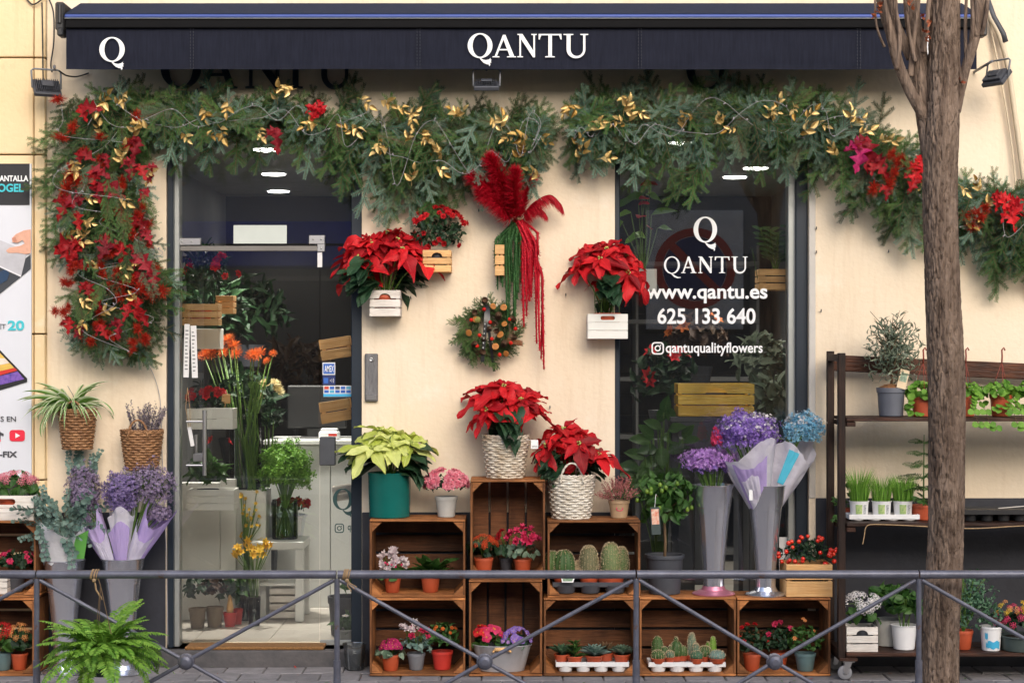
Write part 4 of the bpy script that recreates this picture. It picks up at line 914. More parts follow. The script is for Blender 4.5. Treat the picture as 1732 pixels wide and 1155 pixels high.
def tray(t, w, d, h, mat, cups):
    mb = MB(); mb.cbox((-w,-d,h-.012), (w,d,h-.006), .002)
    for a in ((-w-.004,-d-.004,w+.004,-d),(-w-.004,d,w+.004,d+.004)): mb.cbox((a[0],a[1],h-.02), (a[2],a[3],h+.004), .0015)
    for a in ((-w-.004,-d+.0005,-w,d-.0005),(w,-d+.0005,w+.004,d-.0005)): mb.cbox((a[0],a[1],h-.02), (a[2],a[3],h+.004), .0015)
    mb.build('rim', mat, t)
    for i in range(cups):
        for y in (-d*.5, d*.5):
            mb = MB(); mb.lathe([(w/cups*.66,0),(w/cups*.72,.002),(w/cups*.86,h-.0125)], 16, (-w+2*w*(i+.5)/cups, y, 0)); autosmooth(mb.build('cup', mat, t))
# ---------------------------------------------------------------- plant generators (all in the root's own space)
def leaves(t, c, rx, ry, rz_, n, shape, L, wid, mat, up=.35, curl=.25, fold=.25, wave=.03, objects=True, name='leaf', inner=.55, zmin=-.3, jit=.5, lowres=False, out=.45):
    big = MB(); lib = None
    for i in range(n):
        for _ in range(30):
            u = rdir()
            if u.z > zmin: break
        f = U(inner, 1); p = V(c)+V((u.x*rx*f, u.y*ry*f, u.z*rz_*f))
        d = (u*out+V((0,0,up*.8))+rdir()*(.35+jit)).normalized(); s = L*U(.7,1.15)
        nn = u*1.0+V((0,-.25,.45))+rdir()*.35
        M = orient(p-d*s*.35, d, nn, s, s*wid*U(.85,1.15), s)
        if objects: mk(name, LM(shape, mat, 3, curl=curl, fold=fold, wave=wave, nseg=6), t, M)
        else:
            if lib is None: lib = [LMB(shape, curl*(.5+.5*k), fold, wave, 3 if lowres else 4, 2) for k in range(3)]
            big.merge(R.choice(lib), M)
    if not objects: big.build('foliage', mat, t, True, kind='stuff')
def blooms(t, c, rx, ry, rz_, n, kind, s, mat, zmin=.1, face=.5, mat2=None, stemlen=0, jit=.25, front=.35):
    st = MB()
    for i in range(n):
        for _ in range(40):
            u = rdir()
            if u.z > zmin and u.y < front: break
        p = V(c)+V((u.x*rx, u.y*ry, u.z*rz_)); nn = u+V((0,-face,.25))+rdir()*jit
        mk('flower', FM(kind, mat, mat2), t, zorient(p, nn, s*U(.8,1.15)))
        if stemlen: st.tube([V(c)+V((u.x*rx*.1,u.y*ry*.1,-stemlen)), V(c)+V((u.x*rx*.5,u.y*ry*.5,rz_*.2)), p-nn.normalized()*s*.1], .0018, 4)
    if stemlen: st.build('stems', m_stem, t, True, kind='stuff')
def poinsettia(t, zc, hw, hh, nh, bl, bm, gl, depth=.8, green=26, gdrop=.6, zpot=0, lowz=None, seed=0):
    """zc: height of the dome base above the root; bracts in heads over a dome, dark leaves below"""
    heads = []
    for i in range(nh):
        f = sqrt((i+.3)/nh); a = i*2.39996+seed
        p = V((cos(a)*f*hw*.74, sin(a)*f*hw*.60*depth, zc+hh*(1-.8*f*f)*.72)); heads.append((p, f, a))
        n0 = V((cos(a)*f*.62, sin(a)*f*.62*depth-.38, 1)).normalized()
        n0 = (n0+rdir()*.30).normalized(); p = p+V((U(-.02,.02),U(-.02,.02),U(-.03,.02))); nb_ = R.randint(8,11)
        for k in range(nb_):
            b = 2*pi*k/nb_*1.0+U(-.25,.25); u = n0.orthogonal().normalized(); v = n0.cross(u)
            rad = u*cos(b)+v*sin(b); outer = k % 2
            d = (rad+n0*(.10-.30*outer+U(-.15,.15))).normalized(); s = bl*(U(.80,1.25) if outer else U(.45,.80))
            mk('bract', LM('poin', bm if R.random() < .8 or bm.name != 'petal_red' else pm('dred'), 4, curl=.24, fold=.20, wave=.04, nseg=9), t, orient(p+rad*.008-n0*(.010*outer), d, n0+rdir()*.2, s*1.12, s*U(.44,.54), s))
        mb = MB()
        for k in range(7): mb.ball(p+n0*.004+rdir()*.009, .0042, 6)
        mb.build('flower_centre', gm('lime'), t, True)
    st = MB()
    for (p, f, a) in heads:
        st.tube([V((p.x*.12,p.y*.12,zpot)), V((p.x*.5,p.y*.5,zpot+(p.z-zpot)*.55)), p], [.005,.004,.003], 6)
    st.build('stems', m_stem, t, True, kind='stuff')
    lo = zpot if lowz is None else lowz
    for i in range(green):
        a = 2.39996*i*1.3+seed; q = U(0,1); z = lo+(zc+hh*.25-lo)*(.25+.75*q); r = hw*(.22+.62*q)
        p = V((cos(a)*r*.6, sin(a)*r*.5, z)); d = V((cos(a), sin(a)-.15, -gdrop*U(.3,1.5)+.25)).normalized()
        s = bl*U(.85,1.2); mk('leaf', LM('poin', gl, 4, curl=.22, fold=.25, wave=.03, nseg=9), t, orient(p, d, V((cos(a)*.3, sin(a)*.3-.2, 1)), s, s*U(.52,.64), s))
        mb = None
def cloud(t, name, c, rx, ry, rz_, n, s, mat, root, stems=20, smat=None, petals=4, shell=.35, zmin=-.6):
    """cloud of tiny blossoms on fine stems, too small to count"""
    mb = MB(); st = MB(); c = V(c); root = V(root)
    for i in range(n):
        for _ in range(20):
            u = rdir()
            if u.z > zmin: break
        f = U(shell,1)**.6*(.72+.42*noise.noise(u*2.3+V((n,0,0)))+.12)
        p = c+V((u.x*rx*f, u.y*ry*f, u.z*rz_*f)); nn = (u+rdir()*.7).normalized(); a = nn.orthogonal().normalized(); b = nn.cross(a); q = s*U(.6,1.3)
        for k in range(petals):
            e = 2*pi*k/petals+i; d = a*cos(e)+b*sin(e); g = nn.cross(d)
            mb.poly([p, p+d*q*.55+g*q*.35+nn*q*.2, p+d*q+nn*q*.25, p+d*q*.55-g*q*.35+nn*q*.2])
        if i % max(1, n//(stems*6)) == 0: st.tube([c+(p-c)*.45+V((0,0,-.2*rz_)), p], .0011, 3, False)
    for i in range(stems):
        u = rdir(); p = c+V((u.x*rx*.6, u.y*ry*.6, abs(u.z)*rz_*.5)); st.tube([root+V((u.x*.01,u.y*.01,0)), root.lerp(p,.55)+V((0,0,.01)), p], .0018, 4, False)
    mb.build(name, mat, t, False, kind='stuff'); st.build('stems', smat or m_stem, t, True, kind='stuff')
def wrap(t, base, top, rb, rt, mat, lean, a0=0, a1=2*pi, wav=.012, zvar=.04, name='paper_wrap', seed=1, mat2=None, split=.45):
    """a paper cone from base to top (points), open above, crinkled"""
    mb = MB(); base, top = V(base), V(top); ax = (top-base); L = ax.length; ax.normalize(); u = ax.orthogonal().normalized() if abs(ax.x) > .99 else ax.cross(V((0,1,0))).normalized(); v = ax.cross(u)
    na, nl = 64, 14
    for i in range(nl+1):
        for k in range(na+1):
            a = a0+(a1-a0)*k/na; f = i/nl; r = rb+(rt-rb)*f**.85
            r += wav*f*(noise.noise(V((a*2.2+seed, f*3, seed)))+.5*sin(a*7+seed))+.005*f*noise.noise(V((a*9, f*4, seed)))
            l = L*f*(1+zvar/L*sin(a*2.3+seed)*f*1.2+.03*noise.noise(V((a*5,seed,0))))
            dd_ = u*cos(a)+v*sin(a); l *= 1-.13*f*max(0,-dd_.y)**.7; mb.v.append(tuple(base+ax*l+dd_*r))
    for i in range(nl):
        for k in range(na):
            n = na+1; mb.f.append((i*n+k, i*n+k+1, (i+1)*n+k+1, (i+1)*n+k)); mb.m.append(1 if mat2 and i/nl > split+.25*sin(k*.35+seed) else 0)
    return mb.build(name, [mat, mat2] if mat2 else mat, t, True)
def plabel(t, p, w, h, mat, rot=0, name='price_tag', tx=-.1):
    mb = MB(); mb.cbox((-w/2,-.0008,0), (w/2,.0008,h), .0004); return mb.build(name, mat, t, M=Matrix.Translation(p) @ Matrix.Rotation(rot, 4, 'Y') @ Matrix.Rotation(tx, 4, 'X'))
def fernfrond(L=1, npair=26, w=.17, seed=0, arc=1.2):
    mb = MB(); pts = []
    for i in range(npair+1):
        t = i/npair; a = arc*t; pts.append(V((sin(a)/arc, .05*sin(t*4+seed), (cos(a)-1)/arc)))
    mb.tube(pts, [.006*(1-.7*i/npair) for i in range(npair+1)], 4, False)
    pl = LMB('lance', .15, .2, 0, 3, 2)
    for i in range(2, npair):
        t = i/npair; ww = w*sin(pi*min(1,(t*.88+.1)))**.7*U(.85,1.1)
        tg = (pts[min(i+1,npair)]-pts[i-1]).normalized()
        for s in (-1,1):
            sd_ = V((0,1,0))*s; d = (sd_+tg*.35+V((0,0,-.12))+rdir()*.08).normalized(); nn = V((-tg.z,0,tg.x))
            mb.merge(pl, orient(pts[i], d, nn, ww, .042, ww))
    return mb
# ---------------------------------------------------------------- crates against the wall
CF, CD = -.315, .285
z1a, z2a = .388, .776
def cx(px): return wx(px, CF)
crate(cx(625), cx(787), .003, z1a, CF, CD, 'wooden fruit crate on the pavement holding violet, cyclamen and marigold pots')
crate(cx(625), cx(787), z1a+.002, z2a, CF, CD, 'wooden fruit crate holding white cyclamen, under the teal pot')
crate(cx(793), cx(917), .003, .478, CF-.004, CD, 'upright fruit crate on the pavement holding the zinc primula basket', True)
crate(cx(795.5), cx(922), .480, .972, CF-.004, CD, 'upright fruit crate holding kalanchoe and red cyclamen, under the tallest poinsettia', True)
crate(cx(919.5), cx(1076), .003, z1a, CF, CD, 'wooden fruit crate on the pavement holding the tray of rosette succulents')
crate(cx(926), cx(1083), z1a+.002, z2a-.005, CF, CD, 'wooden fruit crate holding three tall round cacti')
crate(cx(1081.5), cx(1245), .003, z1a+.004, CF-.002, CD, 'weathered fruit crate holding the white tray of small cacti')
crate(cx(1247), cx(1405), .003, z1a, CF, CD, 'wooden fruit crate holding red roses, beside the rolling rack')
crate(cx(-100), cx(58), .003, z1a, CF, CD, 'wooden fruit crate holding red and orange kalanchoe beside the zinc vases')
crate(cx(-98), cx(60.5), z1a+.002, z2a-.008, CF, CD, 'wooden fruit crate holding impatiens, under the white kalanchoe box')
IN = .0155
def potted(name, label, px, Y, zb, wt, hp, mat, cat='potted plant', group=None, rb=.74, rim=.18):
    t = T(name, label, cat, (wx(px,Y), Y, zb), group); r, h = wl(wt/2,Y), wl(hp,Y); pot(t, r, r*rb, h, mat, rim); return t, r, h
ZA1, ZA0, ZB0, ZB1 = z1a+IN, .003+IN-.003, .003+IN-.003, .480+IN-.003
# crate A, upper
t, r, h = potted('cyclamen', 'white cyclamen with pink throats in a terracotta pot', 664, -.21, ZA1, 30, 27, m_terra)
leaves(t, (0,0,h*1.1), .085, .08, .035, 24, 'heart', .048, .95, gm('mid'), up=.1); blooms(t, (0,-.01,h+.035), .062, .06, .085, 17, 'cycl', .026, pm('palepink'), stemlen=.05)
mb = MB(); [mb.ball((U(-.06,.06), U(-.08,-.05), h+U(.05,.08)), .006, 6) for k in range(10)]; mb.build('flower_throat', pm('hot'), t, True)
t, r, h = potted('gloxinia', 'broad leaved green plant without flowers in a terracotta pot', 728, -.20, ZA1, 34, 28, m_terra)
for i in range(24):
    a = i*2.4; e = U(.45,1.3); d = V((cos(a)*cos(e), sin(a)*cos(e), sin(e))); s = .155*U(.7,1.05)
    mk('leaf', LM('ovate', gm('mid'), 4, curl=.40, fold=.2, wave=.03, nseg=8), t, orient((0,0,h*.9), d, (0,0,1), s, s*.58, s))
# crate A, lower
t, r, h = potted('african_violet', 'magenta african violet in a terracotta pot', 661, -.22, ZA0, 32, 27, m_terra)
leaves(t, (0,0,h*1.05), .075, .07, .025, 20, 'heart', .05, .95, gm('suc'), up=.0); blooms(t, (0,-.01,h+.025), .055, .05, .05, 30, 'five', .014, pm('magenta'), stemlen=.03)
t, r, h = potted('cyclamen', 'pink and white cyclamen with silvery leaves in a grey pot', 704, -.20, ZA0, 31, 28, m_grey)
leaves(t, (0,0,h*1.35), .085, .08, .07, 60, 'heart', .034, 1.0, gm('blue'), up=.1); blooms(t, (.01,-.02,h+.075), .06, .05, .05, 7, 'cycl', .020, pm('hot'), stemlen=.06); blooms(t, (-.03,-.02,h+.09), .05, .05, .06, 8, 'cycl', .022, pm('palepink'), stemlen=.06)
t, r, h = potted('marigold', 'bushy plant with small orange flowers in a bright red pot', 748, -.19, ZA0, 37, 31, m_redpot)
leaves(t, (0,0,h*1.65), .085, .08, .085, 130, 'lance', .045, .38, gm('mid'), up=.5); blooms(t, (0,0,h*1.65), .08, .07, .095, 7, 'ruffle', .010, pm('orange'))
# crate B, upper and lower
t, r, h = potted('kalanchoe', 'orange kalanchoe in a terracotta pot inside the upper upright crate', 818, -.21, ZB1, 33, 28, m_terra)
leaves(t, (0,0,h*1.35), .085, .08, .06, 46, 'ovate', .055, .62, gm('dark'), up=.2); blooms(t, (0,0,h+.05), .070, .07, .062, 18, 'umbel', .016, pm('coral'), stemlen=.05)
t, r, h = potted('cyclamen', 'deep pink cyclamen in a terracotta pot inside the upper upright crate', 884, -.20, ZB1, 31, 26, m_terra)
leaves(t, (0,0,h*1.4), .082, .08, .06, 50, 'heart', .036, 1.0, gm('suc'), up=.1); blooms(t, (0,-.01,h+.075), .075, .06, .075, 15, 'cycl', .026, pm('hot'), stemlen=.07)
t, r, h = potted('cyclamen', 'small cyclamen in a dark pot between kalanchoe and pink cyclamen', 856, -.13, ZB1, 24, 24, m_dgrey)
leaves(t, (0,0,h*1.4), .05, .05, .05, 26, 'heart', .034, 1.0, gm('rue'), up=.1); blooms(t, (0,-.01,h+.09), .05, .04, .055, 8, 'ruffle', .016, pm('dred'), stemlen=.05)
t = T('zinc_basket', 'oval grey zinc basket of pink and purple primulas with a wooden handle', 'planter', (wx(849,-.22), -.22, ZB0))
mb = MB(); mb.lathe([(.11,0),(.112,.003),(.145,.125),(.150,.127),(.150,.131),(.142,.131),(.135,.10),(.0001,.10)], 60, (0,0,0), 0, 1, .56, lambda a, z: 1+.008*sin(a*30)*(z > .003)); autosmooth(mb.build('body', plain('zinc_grey', (.42,.43,.46), .5, .3, .08, 20), t), 50)
mb = MB(); mb.tube([(.045*cos(a), -.088, .10+.02*sin(a)) for a in [pi*(.05+.9*i/12) for i in range(13)]], .006, 8); mb.tube([(-.035,-.092,.118),(.035,-.092,.118)], .010, 10); mb.build('handle', m_pine, t, True)
leaves(t, (-.06,0,.135), .075, .06, .05, 30, 'ovate', .06, .6, gm('mid'), up=.3); leaves(t, (.06,0,.13), .075, .06, .05, 60, 'ovate', .035, .6, gm('rue'), up=.3)
blooms(t, (-.065,-.01,.165), .068, .055, .055, 11, 'five', .026, pm('hot')); blooms(t, (-.10,-.01,.165), .04, .05, .06, 5, 'five', .024, pm('red'))
blooms(t, (.075,-.015,.145), .075, .06, .07, 46, 'five', .013, pm('purple')); blooms(t, (.05,-.03,.135), .06, .05, .05, 16, 'five', .012, pm('lilac'))
# crate C, upper: large cacti in a grey tray
t = T('plant_tray', 'dark grey plastic tray under the tall round cacti', 'tray', (wx(998,-.2), -.20, z1a+IN)); tray(t, .185, .062, .052, m_dgrey, 3)
m_spine = leafmat('spines', (.50,.36,.20), (.75,.64,.46), .6, 0)
def cactus(label, px, Y, zb, wp, hp, cw, ch, ribs=13, potm=m_terra, mat=None, group=None, spines=260, rim=.2, nub=0, sl=.008, extra=()):
    t = T('cactus', label, 'cactus', (wx(px,Y), Y, zb), group); r, h = wl(wp/2,Y), wl(hp,Y); pot(t, r, r*.8, h, potm, rim)
    m = mat or gm('cact'); mb = MB(); sp = MB()
    for (ox, oy, w_, hh_) in ((0,0,cw,ch),)+tuple(extra):
        R_, H_ = wl(w_/2,Y), wl(hh_,Y); n = 14
        pr = [(max(1e-6, R_*(sin(pi*(.16+.84*i/n)*1.0)**.75 if i < n else 0)), h*.78+H_*(1-cos(pi*i/n))/2) for i in range(n+1)]
        fn = (lambda a, z: 1+.075*sin(a*ribs*1.0+(z*nub*120)))
        mb.lathe(pr, ribs*4, (ox,oy,0), 0, 1, 1, fn)
        for k in range(spines):
            a = (R.randrange(ribs)+.25)*2*pi/ribs+pi*.0; i = U(1, n-.4); i0 = int(i); q = i-i0
            rr = (pr[i0][0]*(1-q)+pr[i0+1][0]*q)*1.06; z = pr[i0][1]*(1-q)+pr[i0+1][1]*q
            p = V((ox+rr*cos(a), oy+rr*sin(a), z)); 
            for j in range(3): 
                d = (V((cos(a),sin(a),.3))+rdir()*.9).normalized(); needle(sp, p, d, rdir(), sl, .0006)
    mb.build('stem', m, t, True); sp.build('spines', m_spine, t, kind='stuff'); return t
zt3 = z1a+IN+.0475
t = cactus('squat ribbed barrel cactus with a printed plant card in the grey tray', 954, -.215, zt3, 40, 13, 36, 45, 12, spines=420, extra=((-.058,.02,30,43),))
me = splines_mesh([[(.0,0),(.055,0),(.062,.02),(.058,.05),(.03,.062),(.005,.05),(-.004,.02)]], .0006, 'plant_card', m_white); pc_ = mk('plant_card', me, t, Matrix.Translation((-.012,-.082,.012)) @ Matrix.Rotation(pi/2-.1, 4, 'X'))
me = splines_mesh([[(.005,.006),(.05,.006),(.055,.02),(.052,.045),(.03,.055),(.01,.045),(.002,.02)]], .0004, 'card_print', plain('card_green', (.02,.12,.05), .5, 0, 0, 60, 0, 1, None, (.40,.50,.35))); mk('card_print', me, pc_, Matrix.Translation((0,0,.0016)))
cactus('tall columnar cactus with knobbly brownish ribs between two other cacti on the grey tray', 996, -.20, zt3, 36, 13, 31, 52, 21, spines=1100, nub=1.2, mat=leafmat('cactus_brown', (.10,.10,.05), (.17,.17,.085), .7, 0), extra=((-.055,.01,10,26),(-.05,-.02,8,14)))
cactus('twin columnar cactus with white spines on the grey tray, one stem shorter', 1033, -.20, zt3, 52, 17, 32, 54, 23, spines=900, nub=1.2, mat=leafmat('cactus_pale', (.11,.16,.06), (.19,.24,.10), .7, 0), extra=((.055,.02,24,46),))
# crate C, lower: succulents in a white tray
t = T('plant_tray', 'white plastic tray of rosette succulents', 'tray', (wx(1001,-.215), -.215, ZA0)); tray(t, .178, .062, .046, m_whitepl, 4)
zt4 = ZA0+.042
def rosette(label, px, Y, wp, hp, n, L, wid, mat, e0=.15, e1=1.25, shape='ovate', arc=0):
    t = T('succulent', label, 'succulent', (wx(px,Y), Y, zt4), 'small succulents on the white tray'); r, h = wl(wp/2,Y), wl(hp,Y); pot(t, r, r*.8, h, m_terra, .25)
    for i in range(n):
        f = i/(n-1); a = i*2.39996; e = e0+(e1-e0)*f; d = V((cos(a)*cos(e), sin(a)*cos(e), sin(e))); s = 1.45*L*(1-.55*f)
        mk('leaf', LM(shape, mat, 3, curl=-.15, fold=.45, wave=.0, nseg=6), t, orient((0,0,h*.88+.012*f), d, V((-cos(a)*sin(e), -sin(a)*sin(e), cos(e))), s, s*wid, s))
    return t
rosette('open grey green aloe like succulent beside the star shaped one on the white tray', 950, -.20, 27, 12, 22, .062, .26, gm('rue'), .2)
t = rosette('taller bright green star shaped succulent on the white tray', 972, -.235, 27, 11, 10, .055, .26, gm('mid'), .0)
for i in range(13):
    a = i*2.4; e = U(.1,.9); z = .05+.045*i/13; d = V((cos(a)*cos(e), sin(a)*cos(e), sin(e))); mk('leaf', LM('lance', gm('mid'), 3, curl=.2, fold=.4, wave=0., nseg=6), t, orient((0,0,z), d, (0,0,1), .05, .012, .05))
mb = MB(); mb.tube([(0,0,.02),(0,0,.10)], .004, 6); mb.build('stem', m_stem, t, True)
rosette('pale blue green pointed rosette succulent on the white tray', 1005, -.235, 30, 12, 34, .064, .36, gm('blue'), .15)
rosette('dark reddish aloe succulent behind the pale rosette', 1024, -.185, 28, 14, 20, .058, .24, leafmat('red_succulent', (.10,.06,.03), (.20,.12,.06), .5, .1), .35)
rosette('fresh green pointed rosette succulent at one end of the white tray', 1052, -.215, 29, 13, 34, .056, .42, gm('suc'), .1)
# crate D: small cacti in a white tray
t = T('plant_tray', 'white plastic tray of small mixed cacti', 'tray', (wx(1160,-.215), -.215, ZA0)); tray(t, .188, .065, .046, m_whitepl, 4)
for (px, dy, w_, hh_, lab, kw) in ((1112,.03,19,34,'tall dark green columnar cactus on the cactus tray',dict(ribs=11)),(1113,-.045,22,15,'round dark cactus with white spines before the dark green column',dict(ribs=15,spines=400)),
        (1124,.005,14,18,'small dark cactus behind the round white spined one',dict(ribs=9)),(1133,-.02,14,13,'tiny pale grey cactus between the round one and the orange tipped one',dict(ribs=12,spines=400,mat=gm('suc'))),(1144,.02,20,27,'clustered green cactus with orange tips',dict(ribs=9,extra=((-.03,-.01,9,20),(.0,.02,10,33)))),
        (1155,.03,15,18,'small striped green cactus behind the clustered one',dict(ribs=9)),(1170,.03,14,40,'tallest woolly white columnar cactus of the tray',dict(ribs=15,spines=800,mat=gm('suc'))),(1177,.0,13,24,'short woolly cactus in front of the tallest one',dict(ribs=13,spines=500,mat=gm('suc'))),
        (1178,-.05,20,14,'round bluish cactus at the front edge of the cactus tray',dict(ribs=13,mat=gm('rue'))),(1192,.01,22,19,'reddish spined barrel cactus on the cactus tray',dict(ribs=13,spines=700)),(1206,.03,12,34,'yellow green column with orange spines on the cactus tray',dict(ribs=9,mat=gm('grass'),extra=((-.025,.0,9,25),))),
        (1213,-.045,26,15,'wide grey green round cactus before the yellow green column',dict(ribs=17,spines=300,mat=gm('blue')))):
    kw.setdefault('spines', 180); cactus(lab, px, -.215+dy, ZA0+.042, w_+4, 9, w_, hh_, group='small cacti on the white tray', sl=.005, **kw)
# crate E: roses
for (px, dy, m, wt, hp, lab) in ((1272,-.02,m_terra,31,28,'red miniature rose in a terracotta pot at the front of the rose crate'),(1318,.05,m_terra,30,27,'pink miniature rose in a terracotta pot behind the others'),(1362,-.03,plain('teal_grey_pot', (.10,.17,.18), .5, 0, .1),36,30,'leafy rose with few buds in a blue grey pot')):
    t, r, h = potted('miniature_rose', lab, px, -.20+dy, ZA0, wt, hp, m)
    leaves(t, (0,0,h*1.55), .095, .085, .085, 170, 'ovate', .03, .62, gm('dark') if px < 1330 else gm('mid'), up=.2); 
    if px < 1340: blooms(t, (0,0,h*1.6), .085, .08, .10, 7, 'ruffle', .017, pm('red') if px < 1300 else pm('hot'))
    else: blooms(t, (-.02,0,h*1.7), .075, .08, .11, 4, 'ruffle', .011, pm('peach'))
# ---------------------------------------------------------------- on top of the crates
TA = z2a+.001
t = T('poinsettia', 'pale green poinsettia in a glossy teal pot', 'potted plant', (wx(659,-.18), -.18, TA)); m_teal = plain('teal_glaze', (.006,.115,.10), .18, 0, .1, 6)
mb = MB(); mb.lathe([(.098,0),(.102,.004),(.108,.215),(.110,.222),(.106,.224),(.100,.20),(.0001,.19)], 40); autosmooth(mb.build('pot', m_teal, t)); mb = MB(); mb.lathe([(.1,.192),(.0001,.205)], 20); mb.build('soil', m_soil, t)
poinsettia(t, .305, .225, .18, 8, .150, pm_l if 0 else leafmat('bract_lime', (.44,.53,.06), (.76,.80,.28), .5, .3, veins=True), gm('poin'), .8, 30, .7, .2, .19)
t, r, h = potted('azalea', 'pink ruffled azalea in a light grey pot', 755, -.18, TA, 39, 35, m_lgrey)
leaves(t, (0,0,h+.05), .105, .10, .055, 120, 'ovate', .034, .5, gm('dark'), up=.3); blooms(t, (0,-.01,h+.06), .105, .10, .075, 42, 'ruffle', .024, pm('pink'), zmin=-.1)
def bask_poin(px, Y, zb, wt, wb, hp, label, hand, dome, seed, tagp=None):
    t = T('poinsettia', label, 'potted plant', (wx(px,Y), Y, zb)); h = wl(hp,Y); basket(t, wl(wt/2,Y), wl(wb/2,Y), h, m_wick_w if hand else plain('wicker_tan', (.42,.32,.21), .65, 0, 0, 22, .3, 80, None, (.76,.70,.60)), 17, 20, bool(hand)); zc, hw, hh, nh, bl = dome
    poinsettia(t, zc, hw, hh, nh, bl, pm('red'), gm('poin'), .8, 26, .7, h*.85, h*.9, seed); return t, h
t, h = bask_poin(855, -.18, .973, 76, 58, 70, 'large red poinsettia in a white wicker basket on the tallest crate', 0, (.31,.215,.22,8,.150), 2)
mb = MB(); mb.tube([(.105,-.06,h*.95),(.125,-.065,h*.92),(.135,-.07,h*.9)], .001, 4); pl_ = plabel(t, (.145,-.075,h*.72), .036, .044, m_white); mb.build('tag_string', m_white, t)
mb = MB(); [mb.box((-.012+k*.004,-.0016,.006),(-.0105+k*.004,-.0009,.016)) for k in range(7)]; mb.build('barcode', m_black, pl_)
t, h = bask_poin(966, -.19, TA-.006, 78, 60, 72, 'red poinsettia in a white wicker basket with a raised hoop handle', 1, (.30,.205,.19,8,.130), 4)
t, r, h = potted('heather', 'rusty pink heather in a tan pot beside the hoop handled basket', 1047, -.18, TA-.005, 37, 30, plain('tan_pot', (.40,.27,.16), .6, 0, .1, 10))
hb = MB()
for i in range(95):
    a = U(0,2*pi); e = U(.35,1.5); d = V((cos(a)*cos(e), sin(a)*cos(e), sin(e)*.8)).normalized(); L = U(.09,.135); p0 = V((cos(a)*.02, sin(a)*.02, h*.9))
    for k in range(22):
        f = .35+.65*k/22; p = p0+d*L*f; needle(hb, p, (d+rdir()*1.1).normalized(), rdir(), .010, .0018)
hb.build('flower_spikes', pm('heath'), t, kind='stuff'); leaves(t, (0,0,h+.02), .085, .08, .04, 260, 'lance', .02, .2, gm('mid'), up=.6, objects=False, lowres=True)
mb = MB(); mb.tube([(0.016*sin(q), -r*.90+.004-0.01*0, h*.55+.010*cos(q)) for q in [2*pi*i/14 for i in range(15)]], .0022, 5); mb.build('printed_emblem', pm('hot'), t)
# citrus standard
t, r, h = potted('citrus_tree', 'small citrus standard with green fruit in a black pot, plant tag in its crown', 1124, -.18, z1a+.006, 68, 66, m_dgrey, rb=.78, rim=.1)
mb = MB(); mb.tube([(0,0,h*.8),(.004,0,h+.06),(0,0,h+.15),(.002,0,h+.30)], [.008,.0075,.007,.005], 8); 
for k in range(12): d = V((cos(k*2.4),sin(k*2.4),U(.2,.9))).normalized(); mb.tube([(0,0,h+.16+.01*k), V((0,0,h+.16+.01*k))+d*.13], [.004,.002], 5)
mb.build('trunk', m_bstem, t, True)
zc_ = wz(845,-.18)-t.location.z
leaves(t, (0,0,zc_), .155, .13, .145, 260, 'ovate', .068, .48, gm('mid'), up=.25, zmin=-.75, inner=.35)
for k in range(12):
    u = rdir(); mb = MB(); mb.ball(V((u.x*.14, -abs(u.y)*.11-.02, zc_+u.z*.125)), .0105, 10, 0, 1.25); mb.build('fruit', leafmat('unripe_fruit', (.09,.17,.02), (.16,.26,.03), .35, 0), t, True)
tg = plabel(t, (wx(1109,-.3)-t.location.x, -.16, wz(903,-.32)-t.location.z), .046, .135, plain('tag_dark', (.03,.05,.05), .4), -.05, 'plant_tag')
mb = MB(); mb.box((-.018,-.0022,.05),(.018,-.0012,.125)); mb.build('tag_print', plain('tag_orange', (.62,.10,.03), .5, 0, 0, 70, 0, 1, None, (.70,.62,.50)), tg)
mb = MB(); mb.tube([(0,0,.135),(.01,.03,.19),(.015,.05,.2)], .0012, 4); mb.build('tag_loop', m_white, tg)
# galvanised vases with their flowers
vase('tall galvanised vase with a pink foot holding purple statice', 1207, 1003, 819, 70, -.20, zb=z1a+.0055, footmat=plain('pink_foot', (.62,.22,.30), .35, .6, .05))
t = T('statice_bunch', 'purple statice bunch in the pink footed vase', 'flowers', (wx(1207,-.20), -.20, wz(870,-.2)))
cloud(t, 'blossoms', (-.02,0,.27), .155, .11, .075, 1500, .011, pm('lilac'), (0,0,0), 26); cloud(t, 'blossoms', (-.02,0,.24), .14, .10, .06, 300, .009, pm('purple'), (0,0,0), 14)
vase('tall galvanised vase holding the wrapped purple and blue bouquets', 1295, 1005, 820, 67, -.21, zb=z1a+.0025)
plabel(T('price_sticker', 'small white price sticker on the bouquet vase', 'sticker', W(1270,846,-.305)), (0,0,0), .018, .055, m_white, 0, tx=0)
m_pw = leafmat('paper_white', (.70,.66,.80), (.88,.88,.92), .5, .42, .2, bump=.5, bscale=22); m_pl = leafmat('paper_lilac', (.48,.36,.72), (.62,.50,.84), .6, .35, .2, bump=.1); m_pb = plain('paper_blue', (.08,.48,.66), .6, 0, .05)
def rel(t, px, py, Y): return W(px,py,Y)-t.location
t = T('bouquet', 'purple gypsophila bouquet in white and lilac paper', 'bouquet', W(1290,822,-.2)); 
wrap(t, rel(t,1288,880,-.20), rel(t,1260,742,-.225), .02, .150, m_pw, 0, seed=3); wrap(t, rel(t,1288,880,-.203), rel(t,1265,756,-.228), .024, .142, m_pl, 0, .7, 2.1, seed=8, name='paper_fold'); wrap(t, rel(t,1288,880,-.206), rel(t,1270,782,-.230), .028, .120, m_pw, 0, .9, 1.7, seed=3, name='paper_fold')
cloud(t, 'blossoms', rel(t,1262,732,-.23), .180, .14, .125, 4200, .0085, pm('purple'), rel(t,1288,860,-.2), 30); cloud(t, 'blossoms', rel(t,1268,726,-.23), .16, .12, .10, 800, .008, pm('white'), rel(t,1288,860,-.2), 10)
